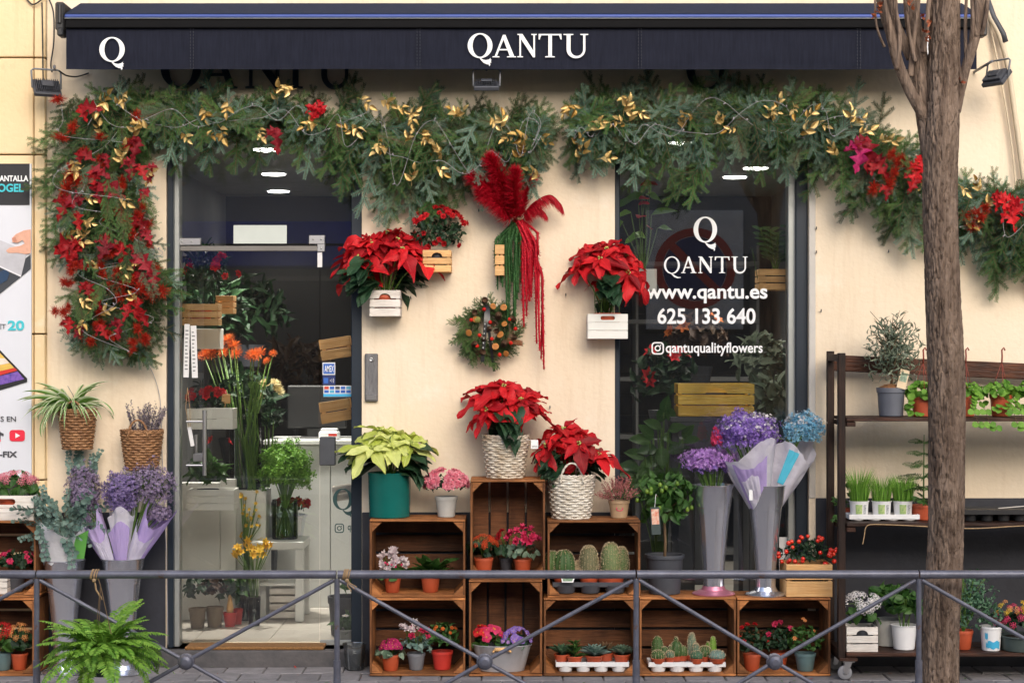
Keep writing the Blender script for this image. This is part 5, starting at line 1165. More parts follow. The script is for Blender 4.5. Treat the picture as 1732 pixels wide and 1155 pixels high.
cloud(t, 'blossoms', rel(t,1212,742,-.22), .03, .05, .07, 300, .008, pm('hot'), rel(t,1288,860,-.2), 4)
t = T('bouquet', 'pale blue gypsophila bouquet in white paper with a blue patch', 'bouquet', W(1310,822,-.15))
wrap(t, rel(t,1298,880,-.16), rel(t,1345,750,-.14), .02, .112, m_pw, 0, seed=5); wrap(t, rel(t,1317,818,-.158), rel(t,1343,757,-.145), .066, .112, m_pb, 0, 1.25, 1.75, wav=.004, zvar=0, seed=5, name='blue_patch')
cloud(t, 'blossoms', rel(t,1358,728,-.14), .118, .10, .115, 2000, .008, pm('blue'), rel(t,1300,860,-.15), 22); cloud(t, 'blossoms', rel(t,1360,722,-.13), .11, .09, .10, 500, .008, pm('white'), rel(t,1300,860,-.15), 8)
# berry plant in a pine box
slat_box(1330, 1408, 955, 1010, -.30, .22, 'pine slatted box under the red berry plant beside the rack', m_pine, 2, None, zbase=z1a+.0035, gap=.1)
t = T('berry_plant', 'winter cherry with shiny red berries in the pine box', 'potted plant', (wx(1366,-.19), -.19, z1a+.013)); pot(t, .085, .07, .11, m_dgrey)
leaves(t, (0,0,.185), .14, .10, .075, 190, 'lance', .042, .36, gm('dark'), up=.35)
for k in range(42):
    u = rdir(); p = V((u.x*.15, -abs(u.y)*.11, .195+u.z*.085)); mb = MB(); mb.ball(p, .0115*U(.85,1.1), 10); mb.build('berry', leafmat('berry', (.60,.015,.008), (.74,.05,.02), .2, 0, .6, bump=0), t, True)
# clear bucket by the door
t = T('clear_bucket', 'clear plastic bucket of water on the pavement beside the door', 'bucket', (wx(600,-.13), -.13, .003))
mb = MB(); mb.lathe([(.043,0),(.045,.002),(.058,.125),(.062,.127),(.062,.131),(.056,.131),(.043,.006),(.0001,.005)], 32); autosmooth(mb.build('shell', glassmat('clear_plastic', 1.5, (.93,.95,.96), .05, .25), t))
mb = MB(); mb.lathe([(.0425,.006),(.0535,.085),(.0001,.0852)], 32); mb.build('water', glassmat('water', 1.33, (.90,.93,.94)), t)
# ---------------------------------------------------------------- left group
m_wb = m_white_box
slat_box(-40, 57, 838, 880, -.30, .20, 'white box with a slot handle holding pink kalanchoe beside the phone poster', m_white_w, 2, 'slot', zbase=z2a-.0065, gap=.03)
t = T('kalanchoe', 'pale pink kalanchoe in the white box beside the phone poster', 'potted plant', (wx(22,-.2), -.2, z2a+.004)); pot(t, .075, .06, .10, m_terra)
leaves(t, (.02,0,.13), .12, .08, .075, 60, 'ovate', .065, .66, gm('mid'), up=.25); blooms(t, (.02,0,.165), .10, .08, .06, 26, 'umbel', .020, pm('pink'))
slat_box(-40, 48, 775, 838, -.055-.13, .12, 'narrow white box against the phone poster behind the kalanchoe', m_white_w, 3, None, zbase=z2a-.0065, gap=.03)
for (px, dy, lab, pk) in ((22,-.0,'pink impatiens in the crate under the white kalanchoe box',('hot','dark')),):
    t, r, h = potted('impatiens', lab, px, -.18, z1a+IN-.0, 44, 34, m_dgrey); leaves(t, (.02,0,h+.035), .10, .08, .06, 120, 'ovate', .04, .5, gm('dark'), up=.3); blooms(t, (.02,0,h+.045), .10, .08, .06, 12, 'ruffle', .016, pm('hot'))
slat_box(-30, 12, 975, 1006, -.29, .08, 'small white slatted box in the crate of pink impatiens', m_white_w, 3, None, zbase=z1a+IN)
t, r, h = potted('kalanchoe', 'red kalanchoe with large leaves in a blue grey pot', 5, -.21, ZA0, 32, 30, plain('teal_grey_pot', (.10,.17,.18), .5, 0, .1))
leaves(t, (0,0,h*1.4), .09, .08, .07, 36, 'heart', .065, .9, gm('mid'), up=.15); blooms(t, (0,0,h*1.7), .06, .06, .08, 9, 'umbel', .022, pm('red'), stemlen=.06)
t, r, h = potted('kalanchoe', 'peach kalanchoe in a terracotta pot beside the red kalanchoe with large leaves', 33, -.20, ZA0, 29, 28, m_terra)
leaves(t, (0,0,h*1.5), .075, .07, .08, 46, 'heart', .048, .9, gm('dark'), up=.15); blooms(t, (0,0,h*1.9), .06, .06, .07, 14, 'umbel', .017, pm('peach'), stemlen=.06)
vase('tall galvanised vase holding eucalyptus, next to the kalanchoe crates', 109, 1136, 946, 70, -.21, zb=.003)
vase('tall galvanised vase holding three lilac paper cones', 208, 1138, 943, 72, -.22, zb=.003)
t = T('eucalyptus_bunch', 'eucalyptus bunch in white paper with a green card', 'flowers', W(109,946,-.21))
wrap(t, rel(t,109,965,-.21), rel(t,103,880,-.22), .085, .135, m_pw, 0, seed=6)
mb = MB(); mb.add([rel(t,125,945,-.30), rel(t,142,945,-.30), rel(t,150,896,-.31), rel(t,126,908,-.31)], [(0,1,2,3)]); mb.v += [tuple(V(v)+V((0,.0015,0))) for v in mb.v[:4]]; mb.f += [(7,6,5,4)]; mb.m += [0]; mb.build('green_card', plain('card_lime', (.10,.32,.06), .5), t)
def euc_stem():
    mb = MB(); n = 9; pts = [V((i/n, .05*sin(i*1.3), -.25*(i/n)**2)) for i in range(n+1)]; mb.tube(pts, [.008-.0006*i for i in range(n+1)], 4, False, 1); lf = LMB('round', .1, .25, .03, 4, 4)
    for i in range(2, n+1):
        for s in (-1,1):
            d = (V((.35, s, U(-.4,.4)))).normalized(); L = U(.15,.21)*(1.1-.4*i/n); mb.merge(lf, orient(pts[i], d, V((0,0,1))+rdir()*.5, L, L*.9, L))
    return mb
eu = [euc_stem().mesh('eucalyptus_stem', [gm('blue'), m_bstem]) for _ in range(4)]
c = rel(t,104,885,-.22)
for k in range(44):
    a = U(0,2*pi); e = U(-.75,1.3); d = V((cos(a)*cos(e), sin(a)*cos(e)-.35, sin(e))).normalized(); s = U(.13,.20); b = c+V((cos(a)*.05, sin(a)*.06-.03, U(-.05,.05)))
    mk('eucalyptus_stem', R.choice(eu), t, orient(b, d, rdir()+V((0,-.5,.5)), s))
for (x, y, yy) in ((62,905,-.33),(108,918,-.34),(95,900,-.33)): mk('eucalyptus_stem', R.choice(eu), t, orient(rel(t,x+4,y-30,yy), (U(-.2,.2),-.15,-1), (0,-1,0), .20))
t = T('statice_bunch', 'dusty lilac statice standing behind the eucalyptus', 'flowers', W(140,940,-.13))
cloud(t, 'blossoms', rel(t,142,828,-.11), .105, .07, .15, 1700, .0085, pm('dlilac'), (0,0,0), 26, m_stem); 
for k in range(8): mk('eucalyptus_stem', eu[k % 4], t, orient(rel(t,140+U(-22,22),810,-.08), (U(-.4,.4),-.1,1), (0,-1,0), U(.10,.16)))
def lilac_bouquet(label, px0, py0, px1, py1, Y1, rt, seed, cx_, cy_, rx, rz_, flower, a0=0, a1=2*pi):
    t = T('bouquet', label, 'bouquet', W(px0,py0,-.22)); wrap(t, rel(t,px0,py0+30,-.215), rel(t,px1,py1,Y1), .022, rt, m_pl if seed != 4 else m_pw, 0, seed=seed, wav=.010)
    wrap(t, rel(t,px0,py0+28,-.219), rel(t,px0+(px1-px0)*.62,py0+(py1-py0)*.62,-.219+(Y1+.215)*.6), .027, .024+rt*.66, m_pw if seed != 4 else m_pl, 0, .5, 2.4, seed=seed, name='paper_fold', wav=.006)
    cloud(t, 'blossoms', rel(t,px1,py1+4,Y1), rt*.95, rt*.9, .05, 700, .0085, pm(flower), rel(t,px0,py0,-.22), 8); cloud(t, 'blossoms', rel(t,cx_,cy_,Y1), rx, .10, rz_, 1700, .0085, pm(flower), rel(t,px0,py0,-.22), 24); return t
lilac_bouquet('lilac paper cone leaning towards the eucalyptus with faded statice', 192, 935, 150, 868, -.22, .062, 1, 143, 845, .07, .08, 'dlilac')
lilac_bouquet('upright white and lilac paper cone with violet statice', 207, 930, 205, 852, -.25, .064, 4, 205, 832, .105, .13, 'lilacd')
lilac_bouquet('lilac paper cone leaning towards the shop door with pale statice', 220, 932, 270, 865, -.22, .075, 7, 254, 825, .15, .15, 'dlilac')
# fern on the railing
FY = -2.42
t = T('hanging_fern', 'bright green boston fern in a dark green pot hung from the railing', 'potted plant', W(173,1142,FY)); pot(t, wl(23,FY), wl(17,FY), wl(38,FY), plain('dark_green_pot', (.008,.028,.018), .4, 0, .1))
fr = [fernfrond(1, 26, .17, i, 1.0+.35*i).mesh('frond', gm('fern')) for i in range(4)]; zf = wl(34,FY)
for i in range(72):
    a = i*2.39996; e = 1.35*(1-(i/72))**.8+U(-.15,.3); d = V((cos(a)*cos(e), sin(a)*cos(e), sin(e))); s = U(.19,.29)
    mk('frond', R.choice(fr), t, orient((cos(a)*.02, sin(a)*.02, zf), d, V((-cos(a)*sin(e), -sin(a)*sin(e), cos(e)+.05)), s))
mb = MB(); top = rel(t,170,990,RY-.02)
for k in range(3): a = k*2.1+.4; mb.tube([top, V((cos(a)*wl(22,FY), sin(a)*wl(22,FY), wl(37,FY)))], .0016, 5)
mb.tube([top, rel(t,166,978,RY-.02)], .002, 5); mb.build('hanger', m_bstem, t)
# wall baskets on the left pier
t = T('hanging_basket', 'brown wicker wall basket with a striped spider plant', 'hanging plant', W(131,760,-.10)); basket(t, wl(30,-.1), wl(22,-.1), wl(66,-.1), m_wick_b, 14, 20)
m_sg = leafmat('spider_green', (.14,.32,.05), (.27,.48,.11), .45, .25); m_sw = leafmat('spider_white', (.62,.70,.44), (.76,.80,.60), .45, .2)
CACHE['spider'] = [LMB('strap', 0, .3, .004, 16, 4, True, a).mesh('leaf', [m_sg, m_sw]) for a in (1.1,1.7,2.2,2.6)]
for i in range(90):
    a = U(0,2*pi) if i % 3 else U(2.6,4.4); e = U(.45,1.45); d = V((cos(a)*cos(e)-.12, sin(a)*cos(e)*.7-.2, sin(e))).normalized(); s = U(.14,.28)
    mk('leaf', R.choice(CACHE['spider']), t, orient((-.025+cos(a)*.02, sin(a)*.02, .19), d, V((-cos(a)*sin(e), -sin(a)*sin(e)-.2, cos(e))), s, .0135, s))
mb = MB(); mb.tube([(0,.07,.19),(-.05,.096,.28),(-.075,.10,.32)], .0015, 5); mb.build('hanging_wire', m_grey, t)
t = T('hanging_basket', 'brown wicker wall basket with dried grey lavender', 'hanging plant', W(240,795,-.10)); basket(t, wl(34,-.1), wl(24,-.1), wl(66,-.1), m_wick_b, 15, 22)
hb = MB()
for i in range(70):
    a = U(0,2*pi); p0 = V((cos(a)*.045+.012, sin(a)*.045, .16)); d = V((cos(a)*.35+.10, sin(a)*.3-.1, 1)).normalized(); L = U(.11,.20); st0 = p0
    for k in range(30): f = .1+.9*k/30; needle(hb, p0+d*L*f, (d*.7+rdir()).normalized(), rdir(), .012, .0028)
hb.build('flower_spikes', leafmat('dry_lavender', (.12,.105,.115), (.27,.22,.26), .8, .1), t, kind='stuff'); mb = MB(); mb.tube([(0,.09,.16),(0,.099,.26)], .0015, 5); mb.build('hanging_wire', m_grey, t)
# ---------------------------------------------------------------- boxes and plants hung on the wall
BD = .145; BY = -.15
slat_box(625, 677, 491, 535, BY, BD, 'whitewashed slatted box hung on the wall under the wide red poinsettia', m_white_w, 3, 'moon', gap=.14)
t = T('poinsettia', 'wide red poinsettia spilling over the door frame from a whitewashed box', 'potted plant', W(651,531,-.08)); pot(t, .062, .05, .095, m_terra)
poinsettia(t, .215, .27, .27, 12, .150, pm('red'), gm('poin'), .75, 30, .75, .08, .10, 1)
slat_box(715, 763, 423, 460, BY, BD, 'natural pine slatted box hung on the wall with red azalea', m_pine, 3, 'moon', gap=.16)
t = T('azalea', 'red azalea with dark glossy leaves in the wall hung pine box', 'potted plant', W(740,456,-.08)); pot(t, .055, .045, .10, m_dgrey)
leaves(t, (0,0,.185), .135, .10, .105, 260, 'ovate', .036, .5, gm('dark'), up=.3, zmin=-.6); blooms(t, (0,0,.20), .14, .10, .12, 30, 'ruffle', .020, pm('red'), zmin=.3); blooms(t, (.02,0,.20), .14, .09, .10, 12, 'ruffle', .017, pm('red'), zmin=-.9)
slat_box(837, 853, 414, 466, -.12, .115, 'pine box half hidden behind the green hanging tassel', m_pine, 3, None, gap=.16)
slat_box(994, 1062, 531, 573, BY, BD, 'white box with a slot handle hung on the wall under a red poinsettia', m_white_box, 3, 'slot', gap=.04)
t = T('poinsettia', 'red poinsettia in the white slot handled wall box beside the window', 'potted plant', W(1027,569,-.08)); pot(t, .07, .055, .118, m_terra)
poinsettia(t, .27, .23, .27, 10, .135, pm('red'), gm('poin'), .75, 28, .8, .11, .13, 5)
mb = MB()
for k in range(6): a = k*pi/3; mb.tube([(cos(a)*.06,sin(a)*.06,.10),(cos(a)*.065,sin(a)*.065,.235)], .0022, 5)
mb.tube([(.064*cos(a),.064*sin(a),.18) for a in [2*pi*i/16 for i in range(17)]], .0018, 5); mb.build('plant_support', m_stem, t)
# ---------------------------------------------------------------- dried arrangement
t = T('dried_arrangement', 'hanging dried bunch with red plumes and long green and red tassels', 'decoration', W(876,372,-.06))
mb = MB(); st = MB()
def plume(path, L, n, width, droop):
    pts = [rel(t,*p) for p in path]; N_ = 24; cur = []
    for i in range(N_+1):
        f = i/N_*(len(pts)-1); k = min(int(f), len(pts)-2); u = f-k; q = lambda j: pts[min(max(j,0),len(pts)-1)]
        p0,p1,p2,p3 = q(k-1),q(k),q(k+1),q(k+2); cur.append(.5*((2*p1)+(p2-p0)*u+(2*p0-5*p1+4*p2-p3)*u*u+(3*p1-p0-3*p2+p3)*u**3))
    st.tube(cur, .002, 4)
    for j in range(n):
        f = U(.12,1)*N_; k = min(int(f), N_-1); p = cur[k].lerp(cur[k+1], f-k); tg = (cur[k+1]-cur[k]).normalized()
        d = (tg*.9+rdir()*width+V((0,0,-droop))).normalized(); l = L*U(.5,1.2)*(1-.4*(f/N_)**4)
        s = d.cross(rdir()).normalized()*.0011; m = p+d*l*.5+V((0,0,-.012*droop)); e = p+d*l+V((0,0,-.035*droop))
        mb.add([p-s, m-s*1.2, e, m+s*1.2, p+s], [(0,1,2,3,4)])
plume([(872,375,-.06),(840,325,-.16),(800,298,-.22)], .085, 2600, .75, .15); plume([(872,375,-.07),(850,310,-.19),(830,268,-.26)], .085, 2600, .75, .1); plume([(874,375,-.08),(870,330,-.20),(872,290,-.26)], .075, 1800, .7, .1)
plume([(878,375,-.07),(888,335,-.12),(903,300,-.14)], .06, 1000, .5, .1); plume([(880,372,-.07),(900,345,-.11),(930,330,-.12),(950,347,-.12)], .055, 1000, .35, .8); plume([(882,374,-.06),(905,352,-.1),(922,360,-.1)], .045, 450, .35, .7)
plume([(868,375,-.09),(845,345,-.16),(815,325,-.18)], .08, 2000, .75, .25)
mb.build('plume', pm('pampas'), t, kind='stuff'); st.build('plume_stems', pm('dred'), t)
def tassel(xs, y0, y1s, Y, mat, n, name, r):
    for i in range(n):
        mb = MB(); x0 = 876+U(-8,8); x1 = U(*xs); ye = U(*y1s); m = 26; pts = []; rs = []; ph = U(0,9)
        for k in range(m*3+1):
            f = k/(m*3); x = x0+(x1-x0)*min(1,f*2.6)**.7+1.2*sin(f*5+ph); y = y0+(ye-y0)*f
            pts.append(rel(t, x, y, Y-.03*sin(min(1,f*3)*pi/2)+.012*sin(ph+f*4))); rs.append(r*(.55+.8*abs(noise.noise(V((f*45,ph,i)))))*(1-.45*f**3)+.001)
        mb.tube(pts, rs, 5)
        for k in range(160):
            j = R.randrange(3, len(pts)); needle(mb, pts[j], (rdir()+V((0,0,-.4))).normalized(), rdir(), r*2.3, .0012)
        mb.build(name, mat, t, True)
tassel((838,884), 374, (430,500), -.05, pm('gtail'), 22, 'green_tassel', .0075); tassel((856,876), 374, (500,575), -.05, pm('gtail'), 8, 'green_tassel', .0075)
tassel((884,918), 372, (430,520), -.07, pm('pampas'), 15, 'red_tassel', .0085); tassel((908,919), 372, (560,637), -.07, pm('pampas'), 4, 'red_tassel', .0085); tassel((884,895), 372, (500,562), -.07, pm('pampas'), 4, 'red_tassel', .0085)
mb = MB(); mb.tube([(-.02,.01,0),(.0,-.04,.004),(.025,.0,.0)], .006, 6); mb.ball((0,0,.0), .02); mb.tube([(0,.0,0),(0,.058,.03)], .003, 5); mb.build('binding', m_twine, t)
# ---------------------------------------------------------------- wreath
t = T('christmas_wreath', 'fir wreath with dried orange slices, cones and red berries on a black ribbon', 'wreath', W(826,562,-.05)); RW = .110
def ringpt(a, r=RW): return V((cos(a)*r, 0, sin(a)*r))
mb = MB(); mb.tube([ringpt(a) for a in [2*pi*i/40 for i in range(41)]], .022, 8, False); mb.build('straw_ring', m_bstem, t, True)
for kind, n in (('fir',140),('cyp',26)):
    ms = sprigs(kind)
    for i in range(n):
        a = U(0,2*pi) if kind != 'cyp' else U(2.4,4.3); rr_ = R.choice((RW,RW,RW,.06)); d = (V((-sin(a),0,cos(a)))*U(.3,1)+V((cos(a),0,sin(a)))*U(-.55,.85)+V((0,U(-.5,.15),0))).normalized()
        mk(SPN[kind], R.choice(ms), t, orient(ringpt(a, rr_)+V((U(-.02,.02), U(-.03,.0), U(-.02,.02))), d, V((U(-.4,.4),-1,U(-.4,.4))), U(.065,.100)))
m_or = plain('orange_slice', (.30,.085,.012), .5, 0, 0, 40, .3, 60, None, (.58,.25,.045)); m_or2 = plain('orange_peel', (.30,.07,.01), .6, 0, .2, 30)
sl_ = MB(); sl_.lathe([(.0001,-.004),(.75,-.004),(1,-.14),(1,.14),(.75,.10),(.0001,.10)], 18)
for k in range(8): a = k*pi/4; sl_.box((-.0,-.0,.0),(.0001,.0001,.0001)) if 0 else sl_.tube([(.12*cos(a),.12*sin(a),.11),(.72*cos(a),.72*sin(a),.12)], .03, 4, True, 1)
slm = sl_.mesh('orange_slice', [m_or, m_or2])
con = MB(); con.lathe([(.0001,-.9),(.35,-.8),(.5,-.2),(.3,.5),(.0001,.9)], 10)
scl = LMB('round', -.3, .2, 0, 3, 2)
for k in range(70):
    f = k/70; a = k*2.4; r = .55*sin(pi*(.12+.8*f))**.7; d = V((cos(a), sin(a), .35+f*.5)).normalized(); con.merge(scl, orient((cos(a)*r*.6, sin(a)*r*.6, -.8+1.6*f), d, (0,0,1), .5, .42, .5))
cnm = con.mesh('pine_cone', plain('cone_brown', (.07,.032,.016), .7, 0, 0, 40, .4, 60, None, (.20,.11,.06)))
for (x,y,s) in ((834,518,.019),(852,520,.020),(793,563,.020),(846,566,.022),(838,586,.021),(804,540,.018),(856,598,.018),(853,548,.018)): mk('orange_slice', slm, t, zorient(rel(t,x,y,-.122), (U(-.7,.7),-1,U(-.5,.6)), s*.85))
for (x,y,s) in ((826,558,.019),(835,548,.018),(818,575,.018),(840,560,.017),(820,508,.022),(843,535,.024),(803,528,.019),(802,582,.020),(852,582,.022),(868,540,.019),(815,595,.021),(870,570,.019)): mk('pine_cone', cnm, t, zorient(rel(t,x,y,-.12), (U(-.6,.6),-1,U(-.4,.8)), s*1.15))
for (x,y) in ((819,523),(797,541),(811,567),(832,573),(862,540),(807,585),(864,580),(845,600),(872,556),(829,545)): mb = MB(); mb.ball(rel(t,x,y,-.13), .010, 12); mb.build('red_bauble', pm('berry'), t, True)
mb = MB(); mb.ball(rel(t,807,541,-.11), .019, 14); mb.build('moss_ball', plain('moss_ball', (.20,.20,.05), .9, 0, .3, 60, .8, 90), t, True)
mb = MB(); [mb.tube([rel(t,858,573+k*3,-.112), rel(t,884,578+k*3,-.11)], .0038, 8) for k in range(3)]; mb.build('cinnamon_stick', plain('cinnamon', (.22,.08,.03), .7, 0, .2, 30), t, True)
m_rib = plain('ribbon_black', (.012,.012,.014), .35, 0, .1)
def ribbon(pts, w):
    mb = MB(); 
    for (x,y,Y) in pts:
        p = rel(t,x,y,Y); mb.v += [tuple(p-V((w,0,0))), tuple(p+V((w,.002,0)))]
    n = len(pts); mb.f = [(2*i,2*i+2,2*i+3,2*i+1) for i in range(n-1)]; mb.m = [0]*(n-1); return mb.build('ribbon', m_rib, t, True)
ribbon([(823,512,-.06),(823,518,-.125),(821,550,-.132),(816,612,-.125)], .009); ribbon([(825,512,-.06),(826,522,-.12),(828,570,-.13),(836,628,-.06)], .007)
mb = MB()
for k in range(6): mb.box(tuple(rel(t,820.5-k*.6,548+k*8,-.1345)-V((.004,0,.004))), tuple(rel(t,820.5-k*.6,548+k*8,-.1345)+V((.002,.0006,.004))))
mb.build('ribbon_print', m_lgrey, t); mb = MB(); mb.tube([rel(t,824,505,-.06), rel(t,826,497,-.0)], .002, 5); mb.build('hanging_wire', m_grey, t)
# ---------------------------------------------------------------- garlands
def gpath(path, f):
    f *= len(path)-1; i = min(int(f), len(path)-2); u = f-i; a, b = path[i], path[i+1]
    return a[0]+(b[0]-a[0])*u, a[1]+(b[1]-a[1])*u, a[2]+(b[2]-a[2])*u, V((b[0]-a[0], b[1]-a[1])).normalized()
gset = {'lim': 0}
def garland(t, path, mix, dens, dead=(), down=.35, smul=1, dm=1):
    ln = sum(math.hypot(path[i+1][0]-path[i][0], path[i+1][1]-path[i][1]) for i in range(len(path)-1))
    fill = MB()
    for kind, share in mix:
        ms = sprigs(kind); n = int(ln*dens*share)
        for i in range(n):
            x, y, hw, tg = gpath(path, U(0,1)); nx, ny = -tg.y, tg.x; k = U(-1.12,1.12); loose = kind in ('fir','firb') and R.random() < .16; k = math.copysign(U(.95,1.25), k) if loose else k
            if loose and ny*k < 0 and R.random() < .6: k = -k
            off = k*hw*(.70 if ny*k > 0 else .52); px, py = x+nx*off, y+ny*off; depth = .05+.17*dm*sqrt(max(0,1-k*k*.8))*U(.25,1)
            s = U(.14,.22)*(1.35 if loose else 1)*smul*(1 if kind in ('fir','firb') else .85); back = 22*smul
            d2 = V((nx*k*1.1+tg.x*U(-.9,.9), ny*k*1.1+tg.y*U(-.9,.9)+down)); d2 = d2.normalized() if d2.length > .05 else V((0,1))
            d = V((d2.x, U(-.75,.05), -d2.y)).normalized(); p = rel(t, px-d2.x*back, py-d2.y*back, -depth)
            mk(SPN[kind], R.choice(ms), t, orient(p, d, V((U(-.35,.35), -1, U(-.1,.6))), s))
    for i in range(int(ln*dens*.35)):
        x, y, hw, tg = gpath(path, U(0,1)); nx, ny = -tg.y, tg.x; k = U(-.75,.75); px, py = x+nx*k*hw*.8, y+ny*k*hw*.8
        d = V((U(-1,1), U(-.2,.1), U(-1,.6))).normalized(); fill.merge(CACHE[('sp','fir')][R.randrange(4)], orient(rel(t,px,py,-.045)-d*.09, d, V((U(-.3,.3),-1,U(-.3,.5))), U(.17,.24)*smul))
    fill.build('inner_fir', [gm('fir'), m_bstem], t, kind='stuff')
    mb = MB(); mb.tube([rel(t,x,y,-.035) for (x,y,hw) in path], .016, 7); mb.build('core_branch', m_bstem, t, True)
def gold_sprig():
    mb = MB(); n = 3; pts = [V((i/n, .06*sin(i*1.7), .0)) for i in range(n+1)]; mb.tube(pts, .014, 4, False); lf = LMB('ovate', .15, .45, .03, 6, 4)
    for i in range(1, n+1):
        for s in (((-1,1) if R.random() < .7 else (R.choice((-1,1)),)) if i < n else (0,)): 
            d = V((.7 if s else 1, s*.75, U(-.1,.5))).normalized(); L = U(.45,.72); mb.merge(lf, orient(pts[i], d, V((0,0,1))+rdir()*.8, L, L*.52, L))
    return mb
gs = [gold_sprig().mesh('gold_sprig', m_gold) for _ in range(4)]
def tuftMB():
    mb = MB()
    for i in range(150):
        p = rdir()*U(0,.35); d = (rdir()+V((0,0,.4))).normalized(); q = p+d*U(.25,.5); e = q+(d+rdir()*.7).normalized()*U(.15,.4); s = d.cross(rdir()).normalized()*.02
        mb.add([p-s, q-s, e, q+s, p+s], [(0,1,2,3,4)])
        if i % 3 == 0: f = q+(d+rdir()).normalized()*.25; mb.add([q-s, f, q+s], [(0,1,2)])
    return mb
tf = [tuftMB().mesh('moss_tuft', pm('tuft')) for _ in range(3)]
def deco(t, gold, tuft, red, cables, Y=-.26):
    for (x,y) in gold:
        a = U(0,2*pi); p = rel(t,x+U(-6,6),y+U(-6,6),Y+U(-.01,.05)); d = V((cos(a), U(-.5,0), sin(a))); s = U(.055,.085); mk('gold_leaf_sprig', R.choice(gs), t, orient(p-d*s*.5, d, (U(-.4,.4),-1,U(0,.7)), s))
    for (x,y,r) in tuft: mk('red_moss_tuft', R.choice(tf), t, zorient(rel(t,x+U(-4,4),y+U(-4,4),Y+.02), (U(-.8,.8),-1,U(-.6,.6)), wl(r,-.2)*1.15) @ Matrix.Diagonal((U(.7,1.5),U(.6,1),1,1)))
    for (x,y,s,ang,mk_) in red:
        d = V((cos(radians(ang)), -.25, -sin(radians(ang)))).normalized(); L = wl(s,-.2)
        for j, (da, f) in enumerate(((0,1),(.9,.7)) if mk_ != 'red' else ((0,1),(.75,.72),(-.75,.72))):
            dd = Matrix.Rotation(da, 3, 'Y') @ d; mk('red_leaf', LM('lobed', pm(mk_), 3, curl=.3, fold=.35, wave=.05, nseg=14), t, orient(rel(t,x,y,Y-.005)-d*L*.45, dd, (U(-.3,.3),-1,U(.1,.7)), L*f, L*.62*f, L*f))
    for path in cables:
        pts = []
        for (x,y) in path: pts.append(rel(t,x,y,Y+.03+U(-.05,.05)))
        o_ = []
        for i in range(len(pts)-1):
            q = lambda j: pts[min(max(j,0),len(pts)-1)]
            for k in range(6):
                u = k/6; p0,p1,p2,p3 = q(i-1),q(i),q(i+1),q(i+2); o_.append(.5*((2*p1)+(p2-p0)*u+(2*p0-5*p1+4*p2-p3)*u*u+(3*p1-p0-3*p2+p3)*u**3))
        mb = MB(); mb.tube(o_, .0011, 5)
        for k in range(3, len(o_), 7): d = (rdir()+V((0,-.5,0))).normalized(); mb.tube([o_[k], o_[k]+d*.014], [.0022,.0035], 5)
        mb.build('fairy_light_cable', plain('cable_white', (.34,.32,.34), .6, 0, .1, 20), t, True)
def rcable(path, n, amp):
    out = []
    for i in range(n+1): x, y, hw, tg = gpath(path, i/n); k = U(-amp,amp); out.append((x-tg.y*k*hw, y+tg.x*k*hw))
    return out
sprigs('fir')
MIX = (('fir',.60),('firb',.26),('jun',.09),('cyp',.05))
gt = T('garland', 'long fir garland with gold leaves over the door and wall', 'garland', W(520,215,0))
PT = [(150,185,42),(230,190,42),(320,200,37),(410,203,40),(500,206,43),(590,216,58),(660,245,92),(730,250,96),(800,238,88),(860,232,78),(900,232,52),(912,238,32)]
garland(gt, PT, MIX, .50); garland(gt, [(640,285,40),(690,305,45),(745,285,40)], MIX, .34, down=1.2, dm=.3, smul=.9)
deco(gt, [(180,168),(200,172),(240,215),(345,188),(352,235),(380,180),(372,225),(318,225),(480,152),(495,150),(470,160),(442,225),(530,215),(523,215),(600,215),(590,215),(620,170),(650,168),(675,180),(690,192),(700,202),(640,240),(650,250),(690,235),(720,225),(725,235),(745,265),(740,290),(738,250),(770,190),(775,195),(845,215),(830,200),(880,230),(885,265),(875,250),(905,290),(915,235),(855,235),(700,300)],
     [(100,168,16)], [(535,183,34,200,'red'),(530,190,30,100,'red'),(468,235,44,95,'burg')], [rcable(PT,26,.7), rcable(PT,30,.8)])
gd = T('garland_drop', 'wide fir garland hanging beside the door frame, thick with red moss and gold leaves', 'garland', W(185,380,0))
PD = [(165,170,78),(172,230,88),(180,300,92),(188,370,95),(192,440,92),(188,500,88),(186,550,80),(178,590,74)]
garland(gd, PD, (('fir',.60),('cyp',.16),('jun',.14),('firb',.10)), .85, down=.7, smul=.85, dm=.8)
